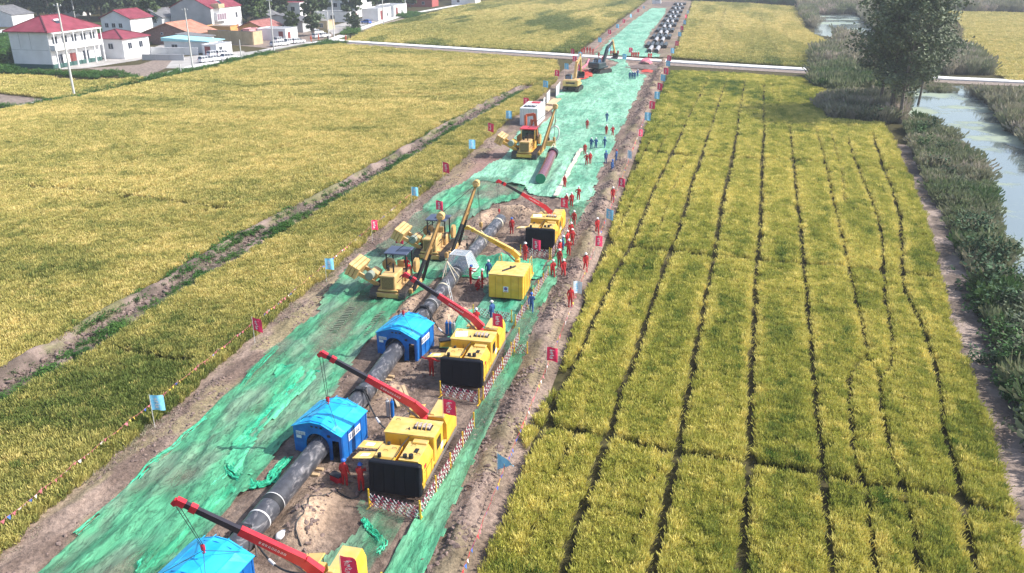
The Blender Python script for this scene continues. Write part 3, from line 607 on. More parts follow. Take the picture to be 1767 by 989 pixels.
for px, py, s_, hue in [(1672, 420, 1.5, 'dark'), (1660, 455, 1.3, 'dark'), (1690, 470, 1.6, 'dark'), (1712, 455, 1.4, 'dark'), (1680, 500, 1.5, 'dark'), (1715, 500, 1.4, 'grey'), (1740, 500, 1.0, 'mid'), (1700, 545, 1.5, 'dark'), (1730, 560, 1.2, 'grey'), (1755, 590, 1.5, 'grey'),
        (1705, 600, 1.2, 'mid'), (1728, 640, 1.3, 'mid'), (1752, 640, 1.3, 'grey'), (1745, 700, 1.1, 'mid'), (1765, 690, 1.2, 'dark'), (1738, 672, .9, 'mid'), (1762, 760, 1.2, 'grey'), (1690, 630, .8, 'dark'), (1650, 400, 1.1, 'dark'), (1640, 350, 1.1, 'grey'), (1610, 300, 1.3, 'dark'),
        (1596, 270, 1.4, 'mid'), (1582, 245, 1.5, 'mid'), (1620, 275, 1.2, 'dark'), (1600, 235, 1.4, 'dark'), (1572, 228, 1.3, 'mid'), (1630, 310, 1.2, 'dark'), (1690, 385, .8, 'grey'), (1508, 211, 1.2, 'dark'), (1525, 210, 1.4, 'dark'), (1655, 330, 1.0, 'grey')]:
    bush(px, py, s_, hue, {'dark': 'dark green leafy bush in the thicket between the field track and the river', 'mid': 'fresh green leafy bush in the thicket beside the field track', 'grey': 'dull grey green bush among the reeds of the near river bank'}[hue])

# ============================================================ DUST NETS
def net_material():
    m = bpy.data.materials.new('green_netting'); m.use_nodes = True; n = m.node_tree.nodes; l = m.node_tree.links
    b = n['Principled BSDF']; b.inputs['Roughness'].default_value = .55; b.inputs['Specular IOR Level'].default_value = .45
    a = n.new('ShaderNodeAttribute'); a.attribute_name = 'tint'
    tc = n.new('ShaderNodeTexCoord'); mp = n.new('ShaderNodeMapping'); mp.inputs['Scale'].default_value = (1.6, .35, 1); l.new(tc.outputs['Object'], mp.inputs[0])
    nz = n.new('ShaderNodeTexNoise'); nz.inputs['Scale'].default_value = 1.6; nz.inputs['Detail'].default_value = 9; nz.inputs['Roughness'].default_value = .68; l.new(mp.outputs[0], nz.inputs['Vector'])
    mr = n.new('ShaderNodeMapRange'); mr.inputs[1].default_value = .3; mr.inputs[2].default_value = .7; mr.inputs[3].default_value = .55; mr.inputs[4].default_value = 1.35; l.new(nz.outputs[0], mr.inputs[0])
    mx = n.new('ShaderNodeVectorMath'); mx.operation = 'SCALE'; l.new(a.outputs['Color'], mx.inputs[0]); l.new(mr.outputs[0], mx.inputs['Scale']); l.new(mx.outputs[0], b.inputs['Base Color'])
    bp = n.new('ShaderNodeBump'); bp.inputs['Strength'].default_value = .9; bp.inputs['Distance'].default_value = .15; l.new(nz.outputs[0], bp.inputs['Height']); l.new(bp.outputs[0], b.inputs['Normal'])
    m2 = n.new('ShaderNodeMapping'); m2.inputs['Scale'].default_value = (1.0, .28, 1); m2.inputs['Rotation'].default_value = (0, 0, .12); l.new(tc.outputs['Object'], m2.inputs[0])
    n3 = n.new('ShaderNodeTexNoise'); n3.inputs['Scale'].default_value = 2.4; n3.inputs['Detail'].default_value = 6; n3.inputs['Distortion'].default_value = .6; l.new(m2.outputs[0], n3.inputs['Vector'])
    rp = n.new('ShaderNodeValToRGB'); e = rp.color_ramp.elements; e[0].position = .46; e[0].color = (1, 1, 1, 1); e[1].position = .54; e[1].color = (1, 1, 1, 1); k = e.new(.5); k.color = (.30, .34, .33, 1); l.new(n3.outputs[0], rp.inputs[0])  # dark crease lines: shade of folds put into the net colour
    mm = n.new('ShaderNodeMixRGB'); mm.blend_type = 'MULTIPLY'; mm.inputs[0].default_value = .75; l.new(mx.outputs[0], mm.inputs[1]); l.new(rp.outputs[0], mm.inputs[2]); l.new(mm.outputs[0], b.inputs['Base Color'])
    tr = n.new('ShaderNodeBsdfTransparent'); ms = n.new('ShaderNodeMixShader')
    l.new(a.outputs['Alpha'], ms.inputs[0]); l.new(tr.outputs[0], ms.inputs[1]); l.new(b.outputs[0], ms.inputs[2]); l.new(ms.outputs[0], n['Material Output'].inputs[0])
    return m
M_NET = net_material()
def net(label, P, r, seed, alpha=(.55, .95), c1=(.03, .22, .105), c2=(.12, .46, .245), fold=.16, soil=.25, lump=()):
    x0, y0 = P.min(0) - .5; x1, y1 = P.max(0) + .5
    X, Y = np.meshgrid(np.arange(x0, x1, r), np.arange(y0, y1, r * 1.3))
    wx = X + 1.1 * (fbm(X * .5, Y * .3, 3, seed) - .5); wy = Y + 1.4 * (fbm(X * .5, Y * .5, 3, seed + 3) - .5)
    keep = inside(P, wx, wy)
    u = X + 1.2 * (vnoise(X * .1, Y * .08, seed + 5) - .5) * 3
    f = 1 - np.abs(2 * fbm(u * 1.1, Y * .09, 4, seed + 9) - 1) ** .8                     # long soft folds
    f2 = 1 - np.abs(2 * fbm(u * .5 + Y * .1, Y * .35, 4, seed + 15) - 1)
    Z = np.maximum(row_height(X, Y), .03) + .03 + fold * f ** 3 + .09 * np.maximum(0, f2 - .75) * 4 * fold * 3 + .06 * fbm(X * 2.5, Y * 2, 3, seed + 21)
    for (cx, cy, rx, ry, a) in lump: Z += a * np.exp(-((X - cx) / rx) ** 2 - ((Y - cy) / ry) ** 2) * (.7 + .6 * fbm(X * 1.5, Y * .7, 3, 77))
    t = fbm(X * .35, Y * .13, 4, seed + 31)
    dens = np.clip(.10 + .55 * sstep(.38, .62, t) + .75 * (f ** 6) + .5 * sstep(.84, .93, f2), 0, 1)
    C4 = np.ones(X.shape + (3,)) ; C4 = lerp3(c1, c2, np.clip(dens * .8 + .3 * (fbm(X * 1.4, Y * .6, 3, seed + 41) - .4), 0, 1))
    dust = (sstep(.40, .62, fbm(X * .7, Y * .25, 4, seed + 51)) * soil)[..., None]; C4 = C4 * (1 - dust) + np.array((.24, .30, .22)) * dust
    me = grid_mesh('dust_net', X, Y, Z, keep, M_NET, C4)
    co = np.empty(len(me.vertices) * 3, np.float32); me.vertices.foreach_get('co', co); co = co.reshape(-1, 3)
    tt = fbm(co[:, 0] * .35, co[:, 1] * .13, 4, seed + 31); al = np.clip(alpha[0] + (alpha[1] - alpha[0]) * sstep(.36, .6, tt) + .12 * (fbm(co[:, 0] * 2, co[:, 1], 2, seed) - .5), .2, 1)
    a = me.color_attributes['tint']; C = np.empty(len(co) * 4, np.float32); a.data.foreach_get('color', C); C = C.reshape(-1, 4); C[:, 3] = al; a.data.foreach_set('color', C.ravel())
    return tag(from_mesh('dust_net', me), label, 'netting', 'green dust nets on the work strip')
net('large crumpled green dust net left of the welding shelters, nearest the camera', np.array([(-30.4, 18), (-29.4, 27), (-29.4, 35.5), (-29.4, 46), (-30.2, 53), (-29.6, 59), (-30.9, 64), (-31.2, 71), (-30.2, 80), (-30.6, 92), (-29.8, 100), (-28.6, 105), (-25, 106), (-20.6, 104), (-20.4, 96), (-22.6, 93), (-23.6, 86), (-22.4, 78), (-21.7, 72), (-22.2, 66), (-22.9, 60), (-22.9, 51), (-22.7, 45), (-22.6, 40), (-22.6, 34), (-22.2, 28), (-21.8, 18)]), .2, 400, (.34, .88), fold=.26, soil=.62)
net('brighter overlapping fold of green netting left of the near shelter', poly([(478, 628), (540, 642), (560, 655), (505, 700), (455, 745), (432, 790), (448, 826), (415, 822), (388, 802), (398, 768), (430, 728), (470, 690)], .1), .14, 520, (.9, 1), c1=(.03, .36, .17), c2=(.10, .56, .30), fold=.24, soil=.1)
net('brighter overlapping fold of green netting near the lower left corner', poly([(392, 835), (350, 862), (300, 912), (262, 968), (225, 1000), (265, 1000), (300, 960), (340, 905), (385, 868), (408, 845)], .1), .14, 530, (.9, 1), c1=(.03, .36, .17), c2=(.10, .56, .30), fold=.22, soil=.1)
net('green net strip along the right of the crane units', np.array([(-13.9, 18), (-13.0, 32), (-12.7, 36), (-12.5, 48), (-12.6, 52), (-12.9, 56), (-13.1, 62), (-12.9, 66), (-12.9, 76), (-12.9, 90), (-15, 97), (-11.7, 97), (-11.7, 80), (-11.2, 66), (-11.1, 52), (-11.0, 40), (-10.9, 30), (-10.8, 18)]), .16, 430, (.5, 1), fold=.2, soil=.25)
net('green net pieces half buried in mud before the middle crane unit', np.array([(-17.0, 29.5), (-15.5, 33.5), (-16.8, 35.4), (-13.2, 35.6), (-13.6, 30), (-14.3, 27)]), .16, 445, (.2, .75), soil=.5)
net('green net laid under the yellow cabinet unit', np.array([(-17.4, 54.5), (-17.6, 59), (-16.8, 63), (-17.3, 68), (-13.0, 70), (-12.8, 54)]), .2, 450, (.6, .95), c1=(.02, .22, .13), c2=(.08, .42, .26), soil=.3)
net('bright green net across the pipe behind the yellow cabinet unit', np.array([(-22.8, 68.6), (-19.0, 69.2), (-16.2, 70), (-12.9, 70.5), (-12.9, 76), (-16.6, 75.6), (-19.4, 75.4), (-21.8, 74.5)]), .2, 460, (.8, 1), c1=(.03, .36, .2), soil=.05)
RLW = [at(1080, 104), at(1045, 103)]
net('wide pale green net covering the middle of the work strip up to the road', np.array([(-28.8, 104), (-28.4, 112), (-27, 118), (-28.2, 126), (-29.2, 137), (-26.2, 141), (-26.2, 152), (-27.6, 163), (-29.6, 178), (-28.6, 190), (-27.6, 203), (-26.6, 214), (-23.6, 219), (-21.6, 233), RLW[1], RLW[0], (-18.0, 226), (-16.8, 216), (-12.6, 210), (-12.4, 176), (-12.2, 150), (-12.3, 130), (-12.1, 112), (-11.8, 100), (-11.8, 94), (-14.2, 95), (-16, 98), (-19.5, 98), (-20.8, 102)]), .28, 470, (.86, 1), c1=(.12, .40, .245), c2=(.33, .64, .44), fold=.12, soil=.12,
    lump=[(-17.0, 103, .9, 3.5, .5), (-17.6, 112, .7, 4, .45), (-22.4, 108, 1.0, 5, .4), (-21.6, 100, 1.4, 3, .35)])
net('pale green net beyond the road, left of the stored pipes', np.array([(-30.4, 251), (-31.2, 300), (-30.6, 380), (-29.4, 440), (-28.6, 474), (-20.4, 476), (-19.0, 440), (-18.8, 380), (-19, 330), (-18.6, 300), (-17.9, 276), (-14.5, 262), (-11.8, 256), (-11.4, 248)]), .6, 490, (.9, 1), c1=(.12, .40, .255), c2=(.33, .64, .45), fold=.10, soil=.15)
# bunched ropes of netting where two sheets overlap
M_NETROLL = mat('bunched_netting', (.02, .33, .16), .5, var=.4, scale=5, c2=(.05, .60, .34), bump=1)
def net_roll(label, pts, r_):
    P = [at(*p, .15) for p in pts]; Q = []
    for a, b in zip(P[:-1], P[1:]):
        for k in range(6):
            t = k / 6; Q.append((a[0] + (b[0] - a[0]) * t, a[1] + (b[1] - a[1]) * t))
    Q = [(x + .2 * (vnoise(x, y, 5) - .5), y + .2 * (vnoise(x, y, 6) - .5)) for x, y in Q]
    mb = MB(); 
    for j in range(7):
        ox, oy = rnd.gauss(0, r_ * 1.1), rnd.gauss(0, r_ * 1.1)
        mb.tube([(x + ox + rnd.gauss(0, .05), y + oy + rnd.gauss(0, .05), float(row_height(np.array([x]), np.array([y]))[0]) + .10 + rnd.uniform(0, .06)) for x, y in Q], [r_ * (.15 + .5 * float(vnoise(x * 2.1, y * 2.1, 8 + j))) for x, y in Q], 5)
    tag(mb.build('net_roll', M_NETROLL, smooth=True), label, 'netting')
net_roll('bunched rope of green netting curling left of the nearest whole shelter', [(392, 800), (415, 825), (445, 838), (468, 836), (478, 815), (500, 790)], .17)
net_roll('bunched seam of green netting running down beside the near shelter', [(405, 795), (412, 770), (440, 740), (480, 700), (520, 660)], .13)
net_roll('bunched green netting seam left of the far blue shelter', [(478, 632), (505, 640), (545, 645), (590, 652)], .12)
net_roll('bunched green netting seam leading to the bottom edge', [(392, 822), (350, 850), (300, 905), (262, 960), (240, 1000)], .12)
net_roll('long seam of green netting along the outer edge of the near net', [(480, 600), (420, 665), (350, 730), (270, 800), (200, 870), (120, 935)], .07)
net_roll('bunched netting edge at the muddy ground before the middle crane unit', [(628, 900), (640, 915), (662, 935), (655, 960)], .10)

M_RUT = mat('pressed_mud', (.20, .22, .16), .9, var=.2, scale=3)
for sx, sy in ((-26.6, 0), (-23.9, -.3)):
    root = empty('track_print', (sx, 55.8 + sy, .2), R(4), ('left' if sx < -25 else 'right') + ' row of grouser prints pressed in the net behind the first sideboom tractor', 'track prints')
    for k in range(15): a = MB(); a.box((rnd.uniform(-.04, .04), k * .33, 0.10), (.62, .09, .08), rot=Matrix.Rotation(rnd.uniform(-.08, .08), 3, 'Z')); a.build('print', M_RUT, root)
# ============================================================ PIPES
def pipe_mat():
    m = mat('pipe_coating', (.030, .034, .045), .34, var=.3, scale=3, c2=(.05, .055, .07)); n = m.node_tree.nodes; l = m.node_tree.links; b = n['Principled BSDF']
    tc = n.new('ShaderNodeTexCoord'); mp = n.new('ShaderNodeMapping'); mp.inputs['Scale'].default_value = (1.3, .5, 1.0); l.new(tc.outputs['Object'], mp.inputs[0])
    nz = n.new('ShaderNodeTexNoise'); nz.inputs['Scale'].default_value = 1.5; nz.inputs['Detail'].default_value = 10; nz.inputs['Roughness'].default_value = .62; nz.inputs['Distortion'].default_value = 2.0; l.new(mp.outputs[0], nz.inputs['Vector'])
    cr = n.new('ShaderNodeValToRGB'); cr.color_ramp.elements[0].position = .52; cr.color_ramp.elements[1].position = .70; cr.color_ramp.elements[0].color = (.06, .06, .06, 1); cr.color_ramp.elements[1].color = (.7, .7, .7, 1); l.new(nz.outputs[0], cr.inputs[0])
    mx = n.new('ShaderNodeMixRGB'); mx.inputs[2].default_value = (.42, .40, .41, 1); l.new(cr.outputs[0], mx.inputs[0]); old = b.inputs['Base Color'].links[0].from_socket; l.new(old, mx.inputs[1]); l.new(mx.outputs[0], b.inputs['Base Color'])
    return m
M_PIPE = pipe_mat(); M_STEEL = mat('bare_steel', (.30, .29, .30), .4, .6, scale=4); M_WRAP = mat('white_wrap', (.72, .71, .70), .5, scale=3, dirt=.3)
M_BLACK = mat('black_rubber', (.018, .020, .024), .6, scale=4); M_TIMBER = mat('pale_timber', (.52, .36, .20), .8, scale=5, c2=(.62, .48, .30)); M_ROPE = mat('pale_sling', (.62, .56, .42), .8)
PX = lambda y: float(np.interp(y, [20, 34, 45, 52, 60, 70, 84], [-20.45, -20.2, -19.95, -20.1, -20.15, -20.2, -19.95]))
def pipe(label, pts, rr=.61, mt=None, cap=None, seams=()):
    root = empty('pipeline', (pts[0][0], pts[0][1], 0), label=label, cat='pipe'); o = Vector(root.location)
    P = [Vector(p) - o for p in pts]
    a = MB(); a.tube(P, rr, 40, cap=False); a.tube([p for p in P], rr - .03, 40, cap=False); a.build('pipe_wall', mt or M_PIPE, root, smooth=True)
    for y in seams:
        x = PX(y); c = Vector((x, y, pts[0][2])) - o
        b = MB(); b.tube([c - Vector((0, .22, 0)), c + Vector((0, .22, 0))], rr + .012, 40); b.build('joint_sleeve', M_BLACK, root, smooth=True)
        b = MB(); b.tube([c + Vector((0, .22, 0)), c + Vector((0, .27, 0))], rr + .015, 40); b.build('coating_edge', M_WRAP, root, smooth=True)
    if cap is not None:
        c, d = Vector(cap[0]) - o, Vector(cap[1]); mb = MB(); mb.cyl(c, c + d * .1, rr + .02, rr + .02, 32); mb.build('end_cover', cap[2], root)
    return root
M_GCAP = mat('green_end_cover', (.02, .22, .12), .5, scale=4)
main_pipe = pipe('long black coated pipeline running through the blue shelters', [(PX(y), y, 1.0) for y in (20, 26, 34, 40, 45, 52, 60, 66, 70, 77, 84, 85.2)], seams=(27.6, 33.2, 46.2, 60.4, 67.8))
M_MAROON = mat('maroon_pipe_coat', (.16, .035, .055), .22, var=.3, scale=3, c2=(.22, .07, .10), spec=.8)
pipe('dark red pipe section slung from the far sideboom tractor', [(-19.0, 103.6, .95), (-19.35, 110, 1.0), (-19.9, 117.8, 1.05)], .64, M_MAROON, ((-19.0, 103.7, .95), (.05, -1, -.0), M_GCAP))
mb = MB(); mb.tube([(-19.85, 117.3, 1.05), (-19.93, 118.6, 1.05)], .78, 32); mb.build('x', M_BLACK)
tag(bpy.data.objects['x'], 'black ring clamp round the far end of the dark red pipe', 'pipe clamp'); bpy.data.objects['x'].name = 'pipe_clamp'
def skid(x, y, label):
    root = empty('pipe_support', (x, y, 0), label=label, cat='pipe support', group='timber supports under the pipeline')
    for k, z in enumerate((.10, .27)):
        for j in (-1, 1):
            m_ = MB(); m_.box((0 if k else j * .0, j * .28, z), (1.7 - .3 * k, .22, .16)); m_.build('timber', M_TIMBER, root)
for y, lb in ((29.5, 'timber support under the pipe, nearest the camera'), (37.5, 'timber support under the pipe just before the near shelter'), (49.2, 'timber support under the pipe between the two shelters'), (57.6, 'timber support under the pipe beyond the second shelter'), (72.6, 'timber support under the pipe beyond the plastic hood'), (80.6, 'timber support near the open end of the pipe')):
    skid(PX(y), y, lb)
# mud bands and slings on the pipe
def band(label, y, w=.12, m_=None, name='sling'):
    c = Vector((PX(y), y, 1.0)); b = MB(); b.tube([c - Vector((0, w / 2, 0)), c + Vector((0, w / 2, 0))], .635, 36); tag(b.build(name, m_ or M_ROPE, smooth=True), label, 'sling')
band('pale strap round the pipe near its open end', 83.6, .3); band('white edged wrap round the pipe behind the lower crane boom', 31.9, .10, M_WRAP, 'wrap')
band('pale strap round the pipe beside the first sideboom tractor', 64.2, .2)
# pipe stock beyond the road
M_PALEPIPE = mat('pale_wrapped_pipe', (.36, .36, .38), .45, var=.1, scale=1.5, dirt=.2); M_DARKPIPE = mat('black_pipe', (.012, .014, .02), .35, scale=1)
ys = [264, 293, 319.5, 346, 372.5, 400, 430, 461, 496]
def stock(kind, x, y, ln, z, label, grp):
    root = empty('stored_pipe', (x, y, z), label=label, cat='pipe', group=grp)
    mt = M_PALEPIPE if kind == 'pale' else M_DARKPIPE
    a = MB(); a.tube([(0, 0, 0), (0, ln, 0)], .61, 20, cap=False); a.tube([(0, .001, 0), (0, ln - .001, 0)], .57, 20, cap=False); a.build('pipe_wall', mt, root, smooth=True)
    for yy in (.25, ln - .6):
        a = MB(); a.tube([(0, yy - .25, 0), (0, yy + .35, 0)], .625, 20); a.build('end_band', M_BLACK if kind == 'pale' else M_DARKPIPE, root, smooth=True)
ordn = ['nearest the road', 'second from the road', 'third from the road', 'fourth from the road', 'fifth from the road', 'sixth from the road', 'seventh from the road', 'eighth from the road', 'farthest from the road']
for i, y in enumerate(ys):
    nx_ = ys[i + 1] if i + 1 < len(ys) else y + 30
    for s_, x in (('left', -15.35), ('right', -13.25)):
        stock('pale', x - .02 * i, y - 5, 12.5, .75, f'pale stored pipe of the {s_} row, pair {ordn[i]}', 'pale pipes stored beyond the road')
    for k, (x, z) in enumerate(((-17.0, .66), (-15.6, .66), (-14.2, .66), (-12.8, .66), (-11.5, .66))):
        stock('black', x - .03 * i, y + 8.8 + .3 * ((k * 7) % 3), min(10.5, nx_ - y - 16.2), z, f'black stored pipe in the pile just beyond the pale pair {ordn[i]}', 'black pipes piled beyond the road')

# ============================================================ BLUE WELDING SHELTERS
M_BLUE = mat('blue_tarpaulin', (.004, .13, .50), .45, var=.25, scale=1.6, c2=(.010, .20, .64), bump=.6, dirt=.12); M_BLUER = mat('sunlit_blue_roof', (.008, .38, .74), .38, var=.15, scale=1.1, c2=(.03, .50, .86), bump=.6, dirt=.08)  # wall blue deepened as shade, roof blue lightened as sun, both in the colour
M_WHITE = mat('white_print', (.80, .80, .80), .6, var=.05); M_NAVY = mat('dark_blue_print', (.03, .08, .25), .6); M_DKSTEEL = mat('dark_steel', (.04, .04, .045), .5, .3)
M_CABLE = mat('steel_cable', (.05, .05, .05), .5, .4); M_RED = mat('red_paint', (.56, .018, .035), .38, var=.15, scale=2, c2=(.66, .03, .05), dirt=.12)
M_DBOOM = mat('dark_boom_paint', (.035, .03, .04), .35, var=.2, scale=2)
def strokes(mb, o, u, v, n, rows, seed, wt=.35):
    """illegible printed characters: short raised strokes laid in n cells; o origin, u along, v up"""
    q = random.Random(seed); o, u, v = Vector(o), Vector(u), Vector(v); nn = u.cross(v).normalized()
    for j in range(rows):
        for i in range(n):
            a = o + u * ((i + .08) / n) + v * ((rows - 1 - j + .08) / rows); cu, cv = u * (.84 / n), v * (.84 / rows)
            for k in range(4):
                if k < 2: p0 = a + cv * (.15 + .6 * k) + cu * .05; s_, t_ = cu * q.uniform(.6, .9), cv * .14
                else: p0 = a + cu * (.15 + .5 * (k - 2) + q.uniform(-.1, .1)); s_, t_ = cu * .14, cv * q.uniform(.6, .95)
                h = nn * .004
                V = [p0 + h * (k + 1), p0 + s_ + h * (k + 1), p0 + s_ + t_ + h * (k + 1), p0 + t_ + h * (k + 1)]; mb.add(V, [(0, 1, 2, 3)])
    return mb
TPROF = [(-1.62, 2.02), (-1.0, 2.36), (-.35, 2.60), (.35, 2.56), (1.0, 2.28), (1.62, 1.92)]
def wall_outline(px, d):
    arc = [(px + .76 * math.cos(t), 1.0 + .76 * math.sin(t)) for t in [R(a) for a in range(0, 181, 15)]]
    L = [(-1.6, .38)] + [(x, z - .01) for x, z in TPROF][::1] + [(1.6, .0), (1.44, 0), (1.42, 1.5), (.98, 1.5), (.94, .04), (px + .76, .04)] + arc + [(px - .8, .35), (-1.2, .3)]
    return L[::-1]
def shelter(label, x, y, rz, hook):
    root = empty('welding_shelter', (x, y, 0.06), rz, label, 'shelter', 'blue welding shelters straddling the pipeline')
    pxl = PX(y) - x
    a = MB(); a.prism(wall_outline(pxl - .02, 1), -1.5, -1.46); a.build('front_wall', M_BLUE, root)
    a = MB(); a.prism(wall_outline(pxl, 1), 1.46, 1.5); a.build('rear_wall', M_BLUE, root)
    for sx, nm in ((1, 'side_wall'), (-1, 'side_wall')):
        a = MB(); z0 = .0 if sx > 0 else .35
        a.prism([(-1.46, z0), (1.46, z0), (1.46, 1.95), (-1.46, 1.95)][::1], sx * 1.56, sx * 1.60, 'x')
        for k in (-.75, 0, .75, -1.4, 1.4): a.box((sx * 1.615, k, 1.0), (.04, .05, 1.86 - z0))
        a.build(nm, M_BLUE, root)
    r_ = MB(); NY = 7
    V = []; F = []
    for j in range(NY):
        t = j / (NY - 1); yy = -1.6 + 3.2 * t; sag = .05 * math.sin(t * math.pi * 3) + (.0 if 0 < j < NY - 1 else -.10)
        for k, (px_, pz) in enumerate(TPROF): V.append((px_ * 1.03, yy, pz + .03 + sag * (1 if 0 < k < 5 else .2) + rnd.uniform(-.015, .015)))
    for k, (px_, pz) in enumerate(TPROF): pass
    n = len(TPROF)
    for j in range(NY - 1):
        for k in range(n - 1): F.append((j * n + k, j * n + k + 1, (j + 1) * n + k + 1, (j + 1) * n + k))
    b = len(V); V += [(p[0], p[1], p[2] - .035) for p in V]
    F += [tuple(b + i for i in f[::-1]) for f in F]
    for j in range(NY - 1):
        for k in (0, n - 1): F.append((j * n + k, (j + 1) * n + k, b + (j + 1) * n + k, b + j * n + k))
    for j in (0, NY - 1):
        for k in range(n - 1): F.append((j * n + k, j * n + k + 1, b + j * n + k + 1, b + j * n + k))
    r_.add(V, F); rf = r_.build('roof', M_BLUER, root, smooth=False)
    rb = MB()
    for k in (1, 2, 3, 4): rb.beam((TPROF[k][0] * 1.03, -1.58, TPROF[k][1] + .045), (TPROF[k][0] * 1.03, 1.58, TPROF[k][1] + .045), .03, .02)
    rb.build('roof_seam', M_BLUER, rf)
    s_ = MB(); s_.box((-1.12, -1.51, 1.62), (.62, .012, .22)); s_.box((-1.25, -1.51, 1.36), (.34, .012, .2)); st = s_.build('sticker', M_WHITE, root)
    k = strokes(MB(), (-1.4, -1.52, 1.53), (.58, 0, 0), (0, 0, .18), 5, 2, 3); k.build('print', M_NAVY, st)
    s_ = MB(); s_.prism([(-.75, 1.15), (.62, 1.15), (.62, 1.62), (-.75, 1.62)], 1.643, 1.65, 'x'); st = s_.build('side_banner', M_WHITE, root)
    k = strokes(MB(), (1.653, -.7, 1.2), (0, 1.26, 0), (0, 0, .38), 5, 1, 5); k.build('print', M_NAVY, st)
    a = MB()
    for vx in (-.3, .0, .3): a.box((vx, -1.515, 2.2), (.16, .02, .1))
    a.box((.78, -1.515, 1.75), (.2, .02, .16)); a.build('vent', M_DKSTEEL, root)
    hk = Vector((hook[0] - x, hook[1] - y, hook[2])); hk = Matrix.Rotation(-rz, 3, 'Z') @ hk
    a = MB()
    for cx_, cy_ in ((-1.2, -1.2), (1.2, -1.2), (1.2, 1.2), (-1.2, 1.2)): a.tube([hk, (cx_, cy_, 2.34)], .014, 5)
    a.build('lifting_sling', M_CABLE, root)
    a = MB()
    for k in (-1.1, 1.1): a.tube([(-.7, k, 2.56), (0, k, 2.66), (.8, k, 2.46)], .03, 6)
    a.build('roof_handle', M_BLUE, root)
    return root
HK = {1: (-20.05, 26.9, 3.05), 2: (-20.15, 40.6, 3.05), 3: (-20.1, 54.0, 3.0)}
shelter('nearest blue welding shelter, cut by the bottom edge of the picture', -20.25, 26.9, R(-7), HK[1])
shelter('blue welding shelter over the pipe, with two workers in red standing at its right corner', -20.05, 40.5, R(-7), HK[2])
shelter('far blue welding shelter, with one worker in red standing arms out beside it', -19.95, 53.9, R(-7), HK[3])

# ============================================================ CRANE POWER UNITS
M_YEL = mat('yellow_paint', (.80, .45, .03), .36, var=.08, scale=1.5, c2=(.88, .55, .07), dirt=.4); M_YEL2 = mat('dusty_yellow_panel', (.70, .46, .10), .6, var=.12, scale=2, c2=(.80, .58, .22), dirt=.3)
def dust_top(m, c=(.62, .47, .25), k=.62):
    n = m.node_tree.nodes; l = m.node_tree.links; b = n['Principled BSDF']; old = b.inputs['Base Color'].links[0].from_socket
    g = n.new('ShaderNodeNewGeometry'); sp = n.new('ShaderNodeSeparateXYZ'); l.new(g.outputs['Normal'], sp.inputs[0]); nz = n.new('ShaderNodeTexNoise'); nz.inputs['Scale'].default_value = 1.7; nz.inputs['Detail'].default_value = 7
    tc = n.new('ShaderNodeTexCoord'); l.new(tc.outputs['Object'], nz.inputs['Vector'])
    r1 = n.new('ShaderNodeMapRange'); r1.inputs[1].default_value = .5; r1.inputs[2].default_value = .95; l.new(sp.outputs[2], r1.inputs[0]); r2 = n.new('ShaderNodeMapRange'); r2.inputs[1].default_value = .3; r2.inputs[2].default_value = .6; r2.inputs[3].default_value = k * .4; r2.inputs[4].default_value = k; l.new(nz.outputs[0], r2.inputs[0])
    mu = n.new('ShaderNodeMath'); mu.operation = 'MULTIPLY'; l.new(r1.outputs[0], mu.inputs[0]); l.new(r2.outputs[0], mu.inputs[1]); mx = n.new('ShaderNodeMixRGB'); mx.inputs[2].default_value = c + (1,); l.new(mu.outputs[0], mx.inputs[0]); l.new(old, mx.inputs[1]); l.new(mx.outputs[0], b.inputs['Base Color'])
dust_top(M_YEL)
M_GLASS = mat('dark_window_glass', (.02, .022, .025), .12, spec=.8, scale=2); M_PAPER = mat('white_sheet', (.78, .77, .74), .8, var=.1, scale=3); M_HOSE = mat('dark_hose', (.03, .03, .03), .5, scale=8)
def track(root, cx, y0, y1, h=.85, w=.5, pad_m=None, nm='track'):
    r_ = h / 2; prof = []
    for k in range(9): a = R(90 + 180 * k / 8); prof.append((y0 + r_ + r_ * math.cos(a), r_ + r_ * math.sin(a)))
    for k in range(9): a = R(270 + 180 * k / 8); prof.append((y1 - r_ + r_ * math.cos(a), r_ + r_ * math.sin(a)))
    a = MB(); a.prism(prof, cx - w / 2 * .8, cx + w / 2 * .8, 'x'); tr = a.build(nm, M_DKSTEEL, root)
    per = 2 * (y1 - y0 - h) + math.pi * h; n = int(per / .21); me = None; pad = MB(); pad.box((0, 0, 0), (w, .17, .06)); pad.box((0, 0, .04), (w, .03, .04)); pm = pad.mesh('track_pad', pad_m or M_TRACK)
    for k in range(n):
        s_ = k / n * per; st = y1 - y0 - h
        if s_ < st: y, z, an = y0 + r_ + s_, h, 0
        elif s_ < st + math.pi * r_: t = (s_ - st) / r_; y, z, an = y1 - r_ + r_ * math.sin(t), r_ + r_ * math.cos(t), -t
        elif s_ < 2 * st + math.pi * r_: y, z, an = y1 - r_ - (s_ - st - math.pi * r_), 0, math.pi
        else: t = (s_ - 2 * st - math.pi * r_) / r_; y, z, an = y0 + r_ - r_ * math.sin(t), r_ - r_ * math.cos(t), math.pi - t
        o = from_mesh('track_pad', pm, tr, (cx, y, z)); o.rotation_euler = (an, 0, 0)
    return tr
M_TRACK = mat('worn_track_steel', (.10, .085, .075), .6, .4, var=.3, scale=3, c2=(.20, .17, .15))
